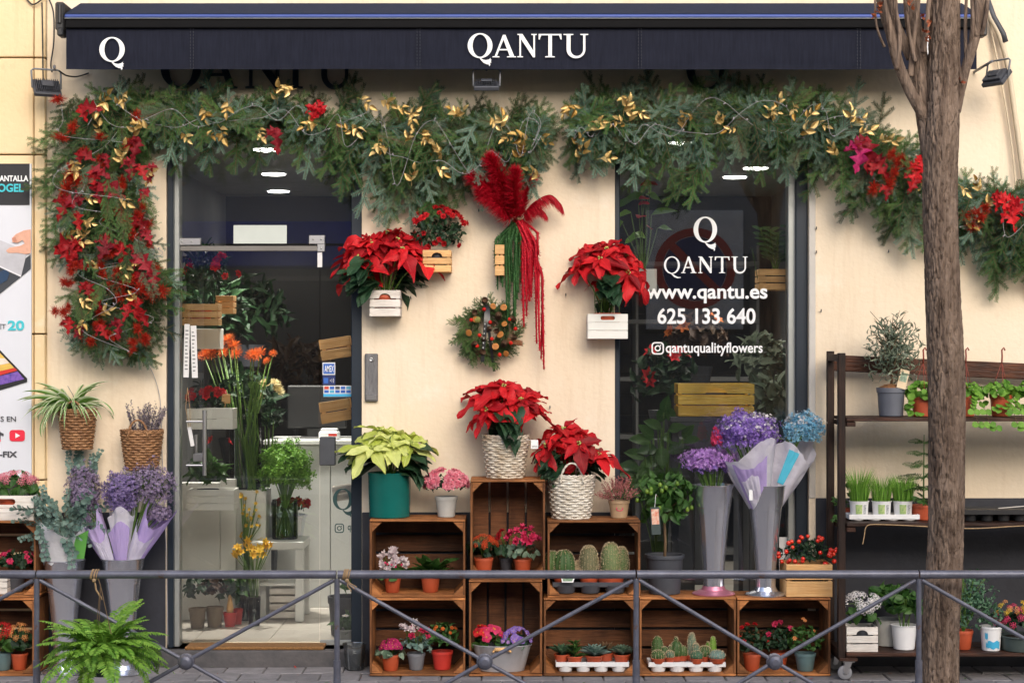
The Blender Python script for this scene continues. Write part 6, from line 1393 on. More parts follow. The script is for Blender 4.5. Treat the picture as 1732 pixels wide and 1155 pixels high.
deco(gd, [(178,172),(205,170),(170,215),(240,215),(225,225),(205,262),(212,275),(125,275),(135,285),(250,295),(255,300),(150,335),(205,340),(150,378),(148,395),(112,402),(125,410),(235,445),(218,445),(165,455),(135,505),(145,500),(225,508),(150,530),(145,545),(180,530)],
     [(105,230,17),(122,218,16),(168,234,14),(232,196,16),(222,240,18),(215,250,16),(120,300,20),(135,305,24),(118,320,22),(105,335,16),(200,355,18),(212,372,16),(235,360,20),(240,345,16),(250,375,16),(228,395,16),(255,412,14),(118,455,15),(112,475,16),(125,450,14),(200,462,20),(210,480,18),(222,470,16),(205,500,16),(238,488,20),(252,500,18),(270,495,20),(95,525,16),(108,530,15),(120,520,13),(165,555,15),(182,565,14),(195,570,12),(235,560,16),(230,580,14),(225,590,12),(150,445,12),(192,430,15),(246,448,14)],
     [(152,182,44,10,'dred'),(168,290,40,20,'burg'),(185,318,58,25,'burg'),(158,300,40,310,'leafred'),(108,352,44,120,'leafred'),(120,340,40,200,'burg'),(115,412,52,350,'dred'),(128,425,40,140,'dred'),(178,420,44,120,'burg'),(205,425,40,90,'dred'),(240,378,40,50,'leafred'),(250,400,30,60,'burg'),(245,445,48,60,'burg'),(260,470,38,80,'burg'),(150,490,34,70,'leafred'),(232,520,40,90,'leafred'),(242,535,34,70,'leafred'),(215,530,30,120,'dred'),(230,250,40,110,'burg'),(222,285,38,100,'burg'),(240,290,34,60,'dred'),(146,262,36,30,'leafred'),(200,555,34,100,'burg'),(175,560,30,60,'leafred')],
     [rcable(PD,16,.95), rcable(PD,16,.9)])
deco(gd, [], [(U(105,265),U(255,585),U(10,15)) for _ in range(34)], [(U(110,260),U(250,575),U(24,36),U(20,160),R.choice(('burg','dred','leafred'))) for _ in range(13)], [], -.235)
for k in range(26):
    kd = R.choice(('cyp','jun','fir','fir')); d = V((U(-.6,.6), -.25, -1)); mk(SPN[kd], R.choice(sprigs(kd)), gd, orient(rel(gd, U(105,255), U(215,530), -.25), d, (U(-.4,.4),-1,.3), U(.11,.17)))
cable('fairy_light_wire', [W(238,588,-.02), W(245,608,-.012), W(258,630,-.012), W(268,660,-.012), W(272,690,-.012), W(274,760,-.012), W(278,860,-.012), W(282,960,-.024), W(284,1090,-.024)], .0018, plain('cable_white', (.42,.40,.42), .6, 0, .1, 20), 'thin fairy light wire running down beside the door frame', 'wire', 5)
g2 = T('garland', 'fir garland with gold leaves sweeping down over the display window past the tree', 'garland', W(1330,240,0))
PG = [(968,212,38),(1010,208,58),(1080,204,62),(1160,202,62),(1240,200,60),(1320,200,62),(1390,220,64),(1450,250,64),(1510,290,66),(1570,325,68),(1640,345,68),(1710,372,66),(1780,400,60)]
garland(g2, PG, (('fir',.54),('firb',.32),('jun',.09),('cyp',.05)), .52); garland(g2, [(1150,285,30),(1190,290,30)], (('fir',1),), .2, down=1.3); garland(g2, [(1670,400,40),(1700,405,40)], (('fir',1),), .25, down=1.3)
deco(g2, [(965,185),(975,188),(1060,165),(1063,178),(1008,210),(990,218),(1035,205),(1050,205),(1065,200),(1085,195),(1165,200),(1160,215),(1210,205),(1225,210),(1300,195),(1320,180),(1340,178),(1310,190),(1375,195),(1385,210),(1365,225),(1440,200),(1450,205),(1405,255),(1410,262),(1490,235),(1500,245),(1455,225),(975,250),(980,262),(1025,270),(1240,215),(1630,315),(1655,318),(1660,370),(1668,350),(1640,372),(1550,285),(1560,325)],
     [(1505,262,18),(1520,275,18),(1540,280,16),(1530,268,13),(1480,320,16),(1503,310,18),(1495,300,12),(1630,370,14),(1650,360,16),(1640,385,15),(1665,350,14),(1660,365,14),(1690,340,14),(1515,290,14)],
     [(1468,258,60,95,'burg'),(1455,262,54,110,'magenta'),(1490,285,40,50,'dred'),(1550,295,44,100,'red'),(1545,310,36,120,'dred'),(1560,275,30,80,'red'),(1490,270,30,40,'burg'),(1700,345,40,60,'red'),(1712,368,44,70,'red'),(1722,350,38,30,'red'),(1500,325,26,90,'dred'),(1690,330,26,10,'dred')],
     [rcable(PG,26,.7), rcable(PG[:8],20,.6)])
# ---------------------------------------------------------------- rolling rack on the right
KY = -.42; X0 = wx(1418,KY); X1 = wx(1930,KY)
rk = T('rolling_rack', 'dark stained wooden plant rack on castors beside the tree', 'rack', (X0, KY+.18, 0)); ko = rk.location
def kb(name, a, b, m=m_rack, c_=.003, M=None): mb = MB(); mb.cbox(tuple(V(a)-ko), tuple(V(b)-ko), c_); return mb.build(name, m, rk, M=M)
ztop = wz(597,KY); SZ = [wz(1103,KY), wz(884,KY), wz(706,KY)]
for x in (X0, X1):
    kb('upright', (x,KY,.11), (x+.036,KY+.034,ztop), m_rackv); kb('upright', (x,KY+.30,.11), (x+.036,KY+.334,ztop+.01), m_rackv)
    kb('side_rail', (x+.002,KY+.036,ztop-.04), (x+.033,KY+.298,ztop-.005)); kb('side_rail', (x+.002,KY+.036,.112), (x+.033,KY+.298,.15))
for i, z in enumerate(SZ):
    for k in range(4): kb('plank', (X0+.038,KY-.012+k*.086,z-.018+U(-.001,.001)), (X1-.002,KY+.068+k*.086,z+U(-.001,.0005)))
    for x in (X0+.04, X1-.04): kb('shelf_bearer', (x,KY+.0,z-.045), (x+.045,KY+.33,z-.020))
mb = MB(); L = X1-X0; mb.cbox((0,-.010,-.082), (L,.010,0), .004); mb.build('top_board', woodmat('rack_board', (.028,.012,.008), (.13,.042,.018), (2,22,22), .5, .2), rk, M=Matrix.Translation(V((X0+.036, -.085, wz(600,-.085)))-ko) @ Matrix.Rotation(.045, 4, 'Y'))
for x in (X0+.035, X1-.1):
    for y in (KY+.02, KY+.29):
        mb = MB(); mb.lathe([(.012,-.011),(.030,-.011),(.034,-.008),(.034,.008),(.030,.011),(.012,.011)], 24); w_ = autosmooth(mb.build('castor_wheel', plain('castor_grey', (.22,.22,.24), .5, 0, .1), rk, M=Matrix.Translation(V((x,y,.037))-ko) @ Matrix.Rotation(pi/2, 4, 'X')))
        mb = MB(); mb.lathe([(.008,-.014),(.010,-.014),(.010,.014),(.008,.014)], 12); mb.build('hub_cap', m_steel, w_, True)
        mb = MB()
        for s in (-.017,.014): mb.add([V((x-.008,y+s,.037))-ko, V((x+.010,y+s,.030))-ko, V((x+.034,y+s,.088))-ko, V((x-.004,y+s,.088))-ko, V((x-.008,y+s+.003,.037))-ko, V((x+.010,y+s+.003,.030))-ko, V((x+.034,y+s+.003,.088))-ko, V((x-.004,y+s+.003,.088))-ko], [(0,1,2,3),(7,6,5,4),(0,4,5,1),(1,5,6,2),(2,6,7,3),(3,7,4,0)])
        mb.cbox(tuple(V((x-.012,y-.022,.0885))-ko), tuple(V((x+.045,y+.022,.093))-ko), .001); mb.build('castor_fork', m_steel, rk)
    kb('castor_block', (x-.03,KY-.004,.0935), (x+.06,KY+.32,.1115))
RYc = -.26
# top shelf
t, r, h = potted('olive_tree', 'small grey leaved olive tree in a slate grey pot with a paper tag', 1507, RYc, SZ[2]+.0015, 49, 48, plain('slate_pot', (.115,.125,.155), .5, 0, .08, 10), rb=.82)
mb = MB(); mb.lathe([(r*.86,h*.86),(r*.8,h*1.0),(r*.4,h*1.12),(.0001,h*1.14)], 18, fn=lambda a, z: 1+.1*sin(a*5)); mb.build('coir_top', plain('coir', (.22,.10,.04), .95, 0, .4, 70, .8, 100), t, True)
mb = MB(); zc_ = wz(590,RYc)-t.location.z
mb.tube([(0,0,h*.9),(.005,0,h+.06),(.0,0,h+.14),(.004,0,zc_)], [.007,.006,.005,.003], 7)
for k in range(40): a = k*2.4; z = h+.05+.008*k*.7; d = V((cos(a)*.8,sin(a)*.7,U(.5,1.5))).normalized(); mb.tube([(0,0,z), V((0,0,z))+d*U(.1,.17)], [.003,.001], 4)
mb.build('trunk', m_bstem, t, True)
leaves(t, (.01,0,zc_-.02), .16, .13, .21, 250, 'lance', .048, .24, gm('olive'), up=.8, zmin=-.9, inner=.2, fold=.15); leaves(t, (.01,0,zc_-.0), .14, .12, .19, 500, 'lance', .04, .22, gm('olive'), up=.9, zmin=-.9, inner=.15, objects=False)
tg = plabel(t, (.035,-r*.9,h*.98), .046, .095, plain('tag_kraft', (.70,.55,.36), .6, 0, .05), .26, 'plant_tag'); mb = MB(); mb.box((-.017,-.0018,.035),(.017,-.0010,.08)); mb.build('tag_print', plain('tag_leafprint', (.08,.20,.10), .5, 0, 0, 90, 0, 1, None, (.45,.52,.40)), tg)
for (px, lab) in ((1560,'trailing swedish ivy in a terracotta hanging pot between olive tree and trunk'),(1632,'trailing swedish ivy in a terracotta hanging pot just past the trunk'),(1693,'trailing swedish ivy in a terracotta hanging pot above the flower trough'),(1755,'trailing swedish ivy pot at the end of the hanging pot row')):
    t, r, h = potted('hanging_pot', lab, px, -.29, SZ[2]+.0015, 38, 36, m_terra, 'potted plant', 'hanging pots on the top shelf', rb=.8)
    leaves(t, (0,0,h*1.12), .115, .09, .055, 95, 'round', .038, .95, gm('bright'), up=.15, zmin=-.5, wave=.02)
    for k in range(16):
        a = U(pi*.9,2.1*pi); p = V((cos(a)*r*1.15, sin(a)*r*1.1-.015, h*U(.15,1.0))); mk('leaf', LM('round', gm('bright'), 3, curl=.25, fold=.25, wave=.02, nseg=6), t, orient(p, V((cos(a)*.6, sin(a)*.7-.2, -.4)), (0,-.6,1), .034))
    for k in range(2 if px > 1600 else 0):
        x = U(-.05,.09); mb = MB(); pts = [V((x*.7,-r*1.1,h)), V((x,-.15,h*.3)), V((x+.02,-.155,-.03)), V((x+.05,-.155,-.05+U(-.02,.02)))]; mb.tube(pts, .0014, 4); mb.build('trailing_stem', m_bstem, t)
        for q in pts[1:]:
            for s in (-1,1): mk('leaf', LM('round', gm('bright'), 3, curl=.25, fold=.25, wave=.02, nseg=6), t, orient(q, (s*.8,-.2,-.3), (0,-1,.5), .033))
    hz = wz(592,-.29)-t.location.z; mb = MB()
    for k in range(3): a = k*2.1+.5; mb.tube([(cos(a)*r*.97,sin(a)*r*.97,h*.95),(.004,0,hz-.06)], .0017, 5)
    mb.tube([(.004,0,hz-.065),(.006,0,hz-.03),(.004,0,hz),(.014,0,hz+.012),(.02,0,hz-.002)], .0042, 7); mb.build('hanger', plain('hanger_red', (.24,.035,.02), .5, 0, .1), t, True)
# middle shelf
t = T('plant_tray', 'white tray under the cat grass pots on the rack', 'tray', (wx(1490,RYc), RYc-.02, SZ[1]+.0015)); tray(t, .17, .06, .028, m_whitepl, 4)
for i, (px, lab) in enumerate(((1453,'cat grass pot next to the rack upright'),(1491,'cat grass pot between the two others'),(1527,'cat grass pot next to the little conifer'))):
    t, r, h = potted('cat_grass', lab, px, RYc-.03, SZ[1]+.024, 34, 25, m_whitepl, 'potted plant', 'cat grass pots', rb=.85, rim=.08)
    mb = MB(); n = 260
    for k in range(n):
        a = U(0,2*pi); q = sqrt(U(0,1))*r*.85; p = V((cos(a)*q, sin(a)*q, h*.85)); d = V((cos(a)*.15+U(-.12,.12), sin(a)*.12+U(-.12,.12), 1)).normalized(); L = U(.11,.19)*(1.05 if i == 0 else .85)
        s = d.cross(rdir()).normalized()*.0013; m = p+d*L*.6; e = p+d*L+V((cos(a)*.02,sin(a)*.02,-.008)); mb.add([p-s, m-s, e, m+s, p+s], [(0,1,2,3,4)])
    mb.build('grass_blades', gm('grass'), t, kind='stuff')
    for (x0, x1, mm) in ((-.55,.15,plain('pot_print_green', (.10,.34,.08), .5, 0, 0, 70, 0, 1, None, (.60,.62,.30))),(.3,.65,plain('pot_print_grey', (.12,.14,.16), .5, 0, 0, 160, 0, 1, None, (.7,.7,.7)))):
        b = MB(); nn = 8; rr = lambda z: r*.86+(r*.98-r*.86)*z/h+.0007
        for k in range(nn+1):
            a = -pi/2+x0+(x1-x0)*k/nn
            for z in (h*.15, h*.78): b.v.append((cos(a)*rr(z), sin(a)*rr(z), z))
        b.f = [(2*k,2*k+2,2*k+3,2*k+1) for k in range(nn)]; b.m = [0]*nn; b.build('printed_label', mm, t, True)
t, r, h = potted('norfolk_pine', 'small norfolk pine in a terracotta pot behind the trunk', 1562, RYc, SZ[1]+.0015, 44, 25, m_terra, rb=.8)
zz_ = wz(735,RYc)-t.location.z; mb = MB(); mb.tube([(0,0,h*.8),(.003,0,zz_)], [.005,.002], 6); mb.build('trunk', m_stem, t)
nbm = [fernfrond(1, 16, .20, i, .35).mesh('branch', gm('mid')) for i in range(3)]
for i in range(6):
    for k in range(6): a = k*pi/3+i*.5+.2; d = V((cos(a),sin(a),.18)); s = (.19-.024*i)*U(.9,1.1); mk('branch', R.choice(nbm), t, orient((0,0,h+.02+i*(zz_-h-.03)/5.5), d, V((0,0,1))+rdir()*.9, s, s*1.3, s))
t = T('trailing_plant', 'green trailing plant hanging over the rack upright beside the cat grass', 'potted plant', (wx(1437,-.2), -.18, SZ[1]+.0015)); pot(t, .035, .028, .05, m_terra)
leaves(t, (-.0,0,.10), .06, .06, .11, 70, 'ovate', .03, .5, gm('mid'), up=.5, zmin=-.4)
for k in range(14): mk('leaf', LM('ovate', gm('mid'), 3, curl=.25, fold=.25, wave=.03, nseg=6), t, orient((-.05-U(0,.035), -.05+U(-.03,.03), U(-.03,.13)), (-.5,-.4,U(-.6,.3)), (0,-.6,1), U(.025,.036), .018))
t = T('plug_tray', 'black plug tray on the middle shelf past the trunk', 'tray', (wx(1690,RYc), RYc-.02, SZ[1]+.0015)); tray(t, .205, .10, .055, m_black, 5)
mb = MB(); mb.cbox((-.01,-.02,.058),(.12,-.012,.062), .001); mb.build('plant_stick', m_white_w, t, M=Matrix.Rotation(-.08, 4, 'Y'))
cable('twine_string', [W(1459,920,KY-.016), W(1462,905,KY-.016), W(1464,893,KY-.017), W(1472,887,KY-.02), W(1500,887,KY-.02), W(1545,889,KY-.02), W(1620,893,KY-.02), W(1660,893,KY-.02), W(1732,889,KY-.02), W(1790,889,KY-.02)], .0028, m_twine, 'beige twine lying along the middle shelf edge with a dangling end', 'twine', 6)
# bottom shelf
zb0 = SZ[0]+.0015
slat_box(1432, 1485, 1064, 1106, KY+.005, .13, 'whitewashed slatted box with white kalanchoe on the bottom shelf', m_white_w, 3, 'moon', zbase=zb0, gap=.14)
t = T('kalanchoe', 'white kalanchoe in the whitewashed box on the bottom shelf', 'potted plant', (wx(1459,-.35), -.35, zb0+.0105)); pot(t, .055, .045, .095, m_dgrey)
leaves(t, (0,0,.15), .075, .06, .055, 34, 'heart', .058, .9, gm('mid'), up=.2); blooms(t, (0,0,.205), .088, .06, .062, 16, 'umbel', .026, pm('white'), zmin=-.2, stemlen=.06)
t, r, h = potted('green_houseplant', 'leafy green plant in a white pot on the bottom shelf', 1529, -.32, zb0, 46, 41, m_whitepl, rb=.76, rim=.0)
leaves(t, (0,0,h+.085), .085, .085, .09, 60, 'ovate', .075, .55, gm('mid'), up=.2); mb = MB(); [mb.tube([(U(-.02,.02),U(-.02,.02),h*.8),(U(-.05,.05),U(-.05,.05),h+.13)], .003, 5) for k in range(7)]; mb.build('stems', m_stem, t)
t, r, h = potted('green_houseplant', 'leafy green plant in a wide pale grey pot behind the white pot', 1502, -.20, zb0, 50, 44, m_lgrey, rb=.92, rim=.0)
leaves(t, (.01,0,h+.085), .11, .09, .09, 60, 'ovate', .075, .55, gm('mid'), up=.2)
t, r, h = potted('rue_plant', 'tall blue green rue in a terracotta pot beside the printed bucket', 1628, -.32, zb0, 36, 32, m_terra)
leaves(t, (.05,0,h+.14), .12, .10, .16, 420, 'round', .020, .55, gm('rue'), up=.4, objects=False, zmin=-.8, inner=.2); leaves(t, (.055,0,h+.14), .13, .10, .17, 150, 'spoon', .034, .6, gm('rue'), up=.4, zmin=-.8, inner=.4)
mb = MB(); [mb.tube([(0,0,h*.8),(U(-.02,.06),U(-.04,.04),h+.1),(U(-.05,.16),U(-.08,.08),h+U(.18,.30))], .0022, 5) for k in range(14)]; mb.build('stems', m_stem, t)
t = T('yoghurt_bucket', 'white bucket printed with blue holding rue cuttings', 'bucket', (wx(1676,-.36), -.36, zb0)); pot(t, .055, .043, wl(41,-.36), m_whitepl, .1)
b = MB(); nn = 10; hh_ = wl(41,-.36)
for (a0, a1, za, zb_) in ((-.6,.75,.12,.42),(-.85,-.55,.50,.75),(-.8,-.6,.15,.35)):
    i0 = len(b.v)
    for k in range(nn+1):
        a = -pi/2+a0+(a1-a0)*k/nn
        for z in (za, zb_): rr = .043+(.055*.93-.043)*z/.9+.0012; b.v.append((cos(a)*rr, sin(a)*rr, z*hh_+.004*sin(k*1.1)))
    b.f += [(i0+2*k,i0+2*k+2,i0+2*k+3,i0+2*k+1) for k in range(nn)]; b.m += [0]*nn
b.build('blue_print', plain('print_skyblue', (.05,.38,.62), .5, 0, .1), t, True)
leaves(t, (0,0,.16), .07, .06, .075, 90, 'spoon', .03, .6, gm('rue'), up=.4, zmin=-.5)
t = T('flower_trough', 'dark green round trough of mixed pink and yellow kalanchoe', 'planter', (wx(1726,-.35), -.35, zb0)); pot(t, .11, .092, .075, plain('trough_green', (.055,.075,.07), .5, 0, .1), .12)
leaves(t, (0,0,.12), .115, .09, .07, 70, 'heart', .045, .9, gm('dark'), up=.2); blooms(t, (-.01,0,.14), .12, .08, .08, 18, 'umbel', .018, pm('hot'), zmin=-.2); blooms(t, (-.03,0,.17), .10, .07, .07, 10, 'umbel', .017, pm('yellow')); blooms(t, (-.06,0,.18), .05, .06, .06, 5, 'umbel', .016, pm('peach'))
# ---------------------------------------------------------------- inside the shop
tag_ = 'boxes hung behind the glass'
slat_box(544, 596, 571, 606, .125, .10, 'pale pine box hung crooked behind the side pane above the card stickers', m_pine, 2, None, tilt=-.16)
slat_box(544, 596, 677, 713, .125, .10, 'pale pine box hung crooked behind the side pane below the card stickers', m_pine, 2, None, tilt=-.16)
slat_box(564, 600, 821, 846, .125, .10, 'small washed wood box hung crooked behind the lower side pane', m_white_w, 2, None, tilt=-.14)
slat_box(308, 369, 514, 550, .22, .12, 'natural pine box with red flowers behind the door glass', m_pine, 3, None, gap=.18)
slat_box(364, 394, 500, 530, .55, .12, 'smaller pine box deeper behind the door glass', m_pine, 3, None, gap=.18)
slat_box(316, 394, 691, 726, .30, .14, 'cream box with red carnations behind the door handle', m_white_box, 2, None, gap=.04)
slat_box(316, 396, 828, 863, .34, .16, 'cream box with dark leaves low behind the door', m_white_box, 3, None, gap=.04)
slat_box(330, 372, 556, 590, .60, .12, 'plain white box in shade above the carnations', m_white_box, 1, None)
def at(px, py, Y): return W(px, py, Y)
t = T('potted_flowers', 'tall red flowers standing in the natural pine box behind the door', 'flowers', at(340,548,.28)); pot(t, .06,.05,.08,m_terra)
leaves(t, (.02,0,.22), .14, .10, .22, 120, 'lance', .10, .25, gm('dark'), up=.7); blooms(t, (.06,-.02,.27), .14, .09, .10, 9, 'ruffle', .026, pm('red'), zmin=-.3)
t = T('carnations', 'red carnations in the cream box behind the door handle', 'flowers', at(350,720,.37)); pot(t, .055,.05,.08,m_dgrey)
leaves(t, (0,0,.13), .12, .06, .06, 60, 'ovate', .05, .5, gm('dark')); blooms(t, (0,-.01,.16), .10, .05, .045, 14, 'ruffle', .026, pm('red'), zmin=-.2)
mb = MB(); mb.tube([(.10,-.03,.10),(.115,-.03,.17)], .002, 5); mb.cbox((.085,-.035,.12),(.13,-.033,.17), .0005); mb.build('kraft_tag', m_pine, t)
t = T('peace_lily', 'dark leaved plant in the low cream box behind the door', 'potted plant', at(352,858,.42)); pot(t, .06,.05,.10,m_dgrey)
leaves(t, (0,0,.17), .11, .08, .10, 40, 'lance', .12, .30, gm('mid'), up=.5); blooms(t, (.06,0,.34), .05, .05, .04, 3, 'trumpet', .03, pm('red'))
# partition, counter, table
t = T('partition', 'white painted partition panel behind the low cream box', 'partition', (wx(355,.95), .95, FZ+.004)); mb = MB(); mb.cbox((-.30,-.02,0),(.06,.02,.78), .004); mb.cbox((.062,-.018,0),(.15,.018,.80), .004); mb.build('panel', m_inwhite, t)
CY = 1.45
t = T('counter', 'bright white shop counter behind the side pane', 'counter', (wx(560,CY), CY, FZ+.004)); zc1 = wz(745,CY)-FZ
mb = MB(); mb.cbox((-.38,0,0),(-.006,.03,zc1-.03), .003); mb.build('front_panel', m_inwhite, t); mb = MB(); mb.cbox((-.002,0,0),(.45,.03,zc1-.03), .003); mb.build('front_panel', m_inwhite, t)
mb = MB(); mb.cbox((-.40,-.03,zc1-.028),(.47,.5,zc1), .004); mb.build('counter_top', m_inwhite, t)
mb = MB(); mb.cbox((-.38,.032,0),(-.36,.48,zc1-.03), .003); mb.build('side_panel', m_inwhite, t)
t = T('card_terminal', 'small white device with a red stripe on the counter', 'device', (wx(557,CY+.1), CY+.1, FZ+.004+zc1)); mb = MB(); mb.cbox((-.06,-.05,0),(.06,.06,.05), .01); mb.cbox((-.05,-.03,.0505),(.05,.05,.065), .006); mb.build('body', m_whitepl, t); mb = MB(); mb.box((.0,-.052,.02),(.05,-.0505,.035)); mb.build('stripe', m_redpot, t)
t = T('cash_screen', 'black till screen on the counter', 'screen', (wx(525,CY+.25), CY+.25, FZ+.004+zc1)); mb = MB(); mb.cbox((-.14,-.02,.06),(.22,.02,.32), .008); mb.build('screen', m_black, t); mb = MB(); mb.cbox((-.02,-.012,0),(.1,.012,.06), .003); mb.cbox((-.06,-.06,0),(.14,.06,.01), .003); mb.build('stand', m_black, t)
TBY = 1.05
def bar3(t, a, b, m=m_inwhite, n='leg'): mb = MB(); mb.cbox(a, b, .004); mb.build(n, m, t)
t = T('side_table', 'white two tier side table holding the fern bouquet', 'table', (wx(475,TBY), TBY, FZ+.004)); ht = wz(912,TBY)-FZ
bar3(t, (-.15,-.17,ht-.045), (.15,.17,ht), n='table_top')
for sx in (-1,1):
    for sy in (-1,1): bar3(t, (sx*.125-.024,sy*.145-.024,0), (sx*.125+.024,sy*.145+.024,ht-.046))
bar3(t, (-.10,-.16,.20), (.10,.16,.215), n='lower_shelf'); bar3(t, (-.10,-.165,ht*.55), (.10,-.15,ht*.55+.02), n='rail')
zt5 = FZ+.004+ht+.001
def gvase(name, label, px, Y, zb, w, h_px, water=.35):
    t = T(name, label, 'vase', (wx(px,Y), Y, zb)); r, h = wl(w/2,Y), wl(h_px,Y); mb = MB()
    mb.lathe([(r*.95,0),(r,.004),(r,h),(r-.004,h),(r-.005,.012),(.0001,.011)], 32); autosmooth(mb.build('glass', m_vglass, t)); mb = MB(); mb.lathe([(r-.006,.013),(r-.006,h*water),(.0001,h*water)], 28); mb.build('water', glassmat('water', 1.33, (.90,.93,.94)), t); return t, r, h
t, r, h = gvase('glass_vase', 'round glass vase of fern stems on the white side table', 482, TBY, zt5, 44, 66, .55)
t2 = T('fern_bouquet', 'bright green asparagus fern bouquet in the round glass vase', 'flowers', (wx(482,TBY), TBY, zt5+.015))
mb = MB(); [mb.tube([(cos(k*2.4)*r*.75*U(.2,1),sin(k*2.4)*r*.7,0),(0,0,h*.75),(cos(k*2.4+2)*.10*U(.2,1),sin(k*2.4+2)*.08,h+.13)], .0035, 5) for k in range(34)]; mb.build('stems', m_stem, t2, True)
cloud(t2, 'foliage', (.0,0,wz(790,TBY)-zt5-.03), .185, .15, .19, 3600, .016, gm('bright'), (0,0,h*.7), 30, petals=3, shell=.1)
t = T('zinc_bucket', 'grey zinc bucket on the white side table behind the glass vase', 'bucket', (wx(484,TBY+.1), TBY+.12, zt5)); pot(t, wl(36,TBY), wl(28,TBY), wl(38,TBY), m_galv, .08, soil=False)
t = T('red_roses', 'dark red roses in the zinc bucket on the side table', 'flowers', (wx(490,TBY+.1), TBY+.12, zt5+.095)); leaves(t, (.0,0,.07), .11, .06, .06, 40, 'ovate', .05, .5, gm('dark')); blooms(t, (.02,-.02,.08), .11, .06, .05, 9, 'ruffle', .028, pm('dred'), stemlen=.06)
t = T('slatted_basket', 'pale slatted box under the side table', 'box', (wx(485,TBY), TBY, FZ+.004)); mb = MB()
for k in range(4): mb = MB(); mb.cbox((-.085,-.1,.01+k*.045),(.085,.1,.045+k*.045), .003); mb.build('slat', m_white_w, t)
# tall glass vase with chrysanthemums
VY = 1.1
st_ = T('display_plinth', 'white display block under the tall glass vase', 'plinth', (wx(425,VY), VY, FZ+.004)); mb = MB(); zpl = wz(828,VY)-FZ; mb.cbox((-.075,-.11,0),(.10,.11,zpl), .004); mb.build('block', m_inwhite, st_)
t, r, h = gvase('glass_vase', 'tall glass cylinder vase of long chrysanthemum stems', 415, VY, FZ+.005+zpl, 54, 128, .30)
t2 = T('chrysanthemums', 'orange chrysanthemums on long stems in the tall glass vase', 'flowers', (wx(415,VY), VY, FZ+.02+zpl)); mb = MB()
for k, (x,y) in enumerate(((385,575),(395,585),(365,585),(350,592),(345,602),(378,598),(400,600),(430,600),(440,598),(425,604),(462,598),(372,578),(452,610),(360,600))):
    p = rel(t2,x,y,VY+U(-.08,.08)); mb.tube([(U(-.06,.06),U(-.06,.06),0), V((p.x*.35,p.y*.3,h*.8)), p], .0042, 6); mk('flower', FM('chrys', pm('orange')), t2, zorient(p, (U(-.6,.6),-.9,.8), .048 if k not in (12,10) else .03))
mb.build('stems', m_stem, t2, True); leaves(t2, (-.02,0,h+.1), .17, .1, .14, 60, 'lance', .08, .4, gm('dark'), up=.3)
t = T('cream_flowers', 'cream and yellow carnations behind the tall chrysanthemums', 'flowers', at(452,735,1.3)); blooms(t, (.01,0,.19), .07, .06, .12, 8, 'chrys', .05, pm('cream')); leaves(t, (0,0,.08), .08,.07,.12, 50, 'lance', .08, .3, gm('dark')); mb = MB(); [mb.tube([(0,0,-.5),(U(-.05,.05),0,.1)], .004, 5) for k in range(5)]; mb.build('stems', m_stem, t); mb = MB(); mb.lathe([(.05,-.88),(.055,-.86),(.07,-.4),(.065,-.4),(.05,-.85)], 18); mb.build('bucket', m_dgrey, t)
t = T('green_spray', 'tall spray of thin green stems behind the cream flowers', 'flowers', at(425,830,1.0)); mb = MB(); [mb.tube([(U(-.03,.03),0,-.0),(U(-.05,.05),U(-.05,.05),.3),(U(-.09,.09),U(-.05,.05),.62)], .003, 4) for k in range(16)]; mb.build('stems', m_stem, t)
# yellow flowers
for (px, pyb, Y, lab, top, n, kind, s) in ((430,1048,.75,'yellow freesias in a slim glass by the door',930,20,'trumpet',.030),(415,1045,.95,'tall airy yellow kangaroo paw sprays by the door',860,42,'trumpet',.014)):
    t = T('yellow_flowers', lab, 'flowers', (wx(px,Y), Y, FZ+.004)); hz = wz(top,Y)-FZ; mb = MB(); mb.lathe([(.03,0),(.032,.004),(.036,.16),(.034,.16),(.03,.008),(.0001,.007)], 20); mb.build('glass', m_vglass, t, True); mb = MB()
    for k in range(n):
        p = V((U(-.11,.11) if kind and s > .02 else U(-.03,.09), U(-.06,.06), hz+(U(-.05,.05) if s > .02 else U(-.22,.10)))); mb.tube([(U(-.02,.02),U(-.02,.02),.02),(p.x*.3,p.y*.3,hz*.7),p], .0022, 5); mk('flower', FM(kind, pm('yellow')), t, zorient(p, (U(-1,1),-.7,U(0,1)), s))
    mb.build('stems', m_stem, t, True)
# pots on the shop floor
for (px, Y, wt, hp, m, lk, lab, n) in ((334,.66,30,34,plain('taupe_pot', (.20,.15,.10), .6),'dark','taupe pot of dark foliage against the door jamb',34),(363,.70,31,34,plain('taupe_pot', (.20,.15,.10), .6),'brown','taupe pot of dark red leaves on the shop floor',44),(389,.72,23,24,m_redpot,'dark','red pot with a swollen stem plant on the shop floor',24),(402,.80,18,26,m_redpot,'mid','second red pot close behind the swollen stem plant',26)):
    t, r, h = potted('floor_pot', lab, px, Y, FZ+.004, wt, hp, m); leaves(t, (0,0,h+.10), .075, .07, .085, n, 'ovate', .065, .6, gm(lk), up=.3)
    if px == 389: mb = MB(); mb.lathe([(.018,h*.8),(.02,h+.02),(.010,h+.08),(.004,h+.1)], 12); mb.build('swollen_stem', m_pine, t, True)
t, r, h = potted('floor_pot', 'large dark grey pot just inside the side pane', 585, .42, FZ+.004, 62, 66, m_dgrey, rb=.8); leaves(t, (.05,0,h+.05), .06, .06, .06, 14, 'lance', .12, .3, gm('mid'), up=.8)
t, r, h = potted('floor_pot', 'small plant with one white daisy like flower inside the side pane', 584, .20, FZ+.004, 34, 22, m_lgrey); leaves(t, (0,0,h+.02), .07, .05, .04, 26, 'ovate', .07, .45, gm('mid'), up=.4); blooms(t, (0,-.02,h+.05), .02, .02, .02, 1, 'daisy', .022, pm('white'), zmin=.5)
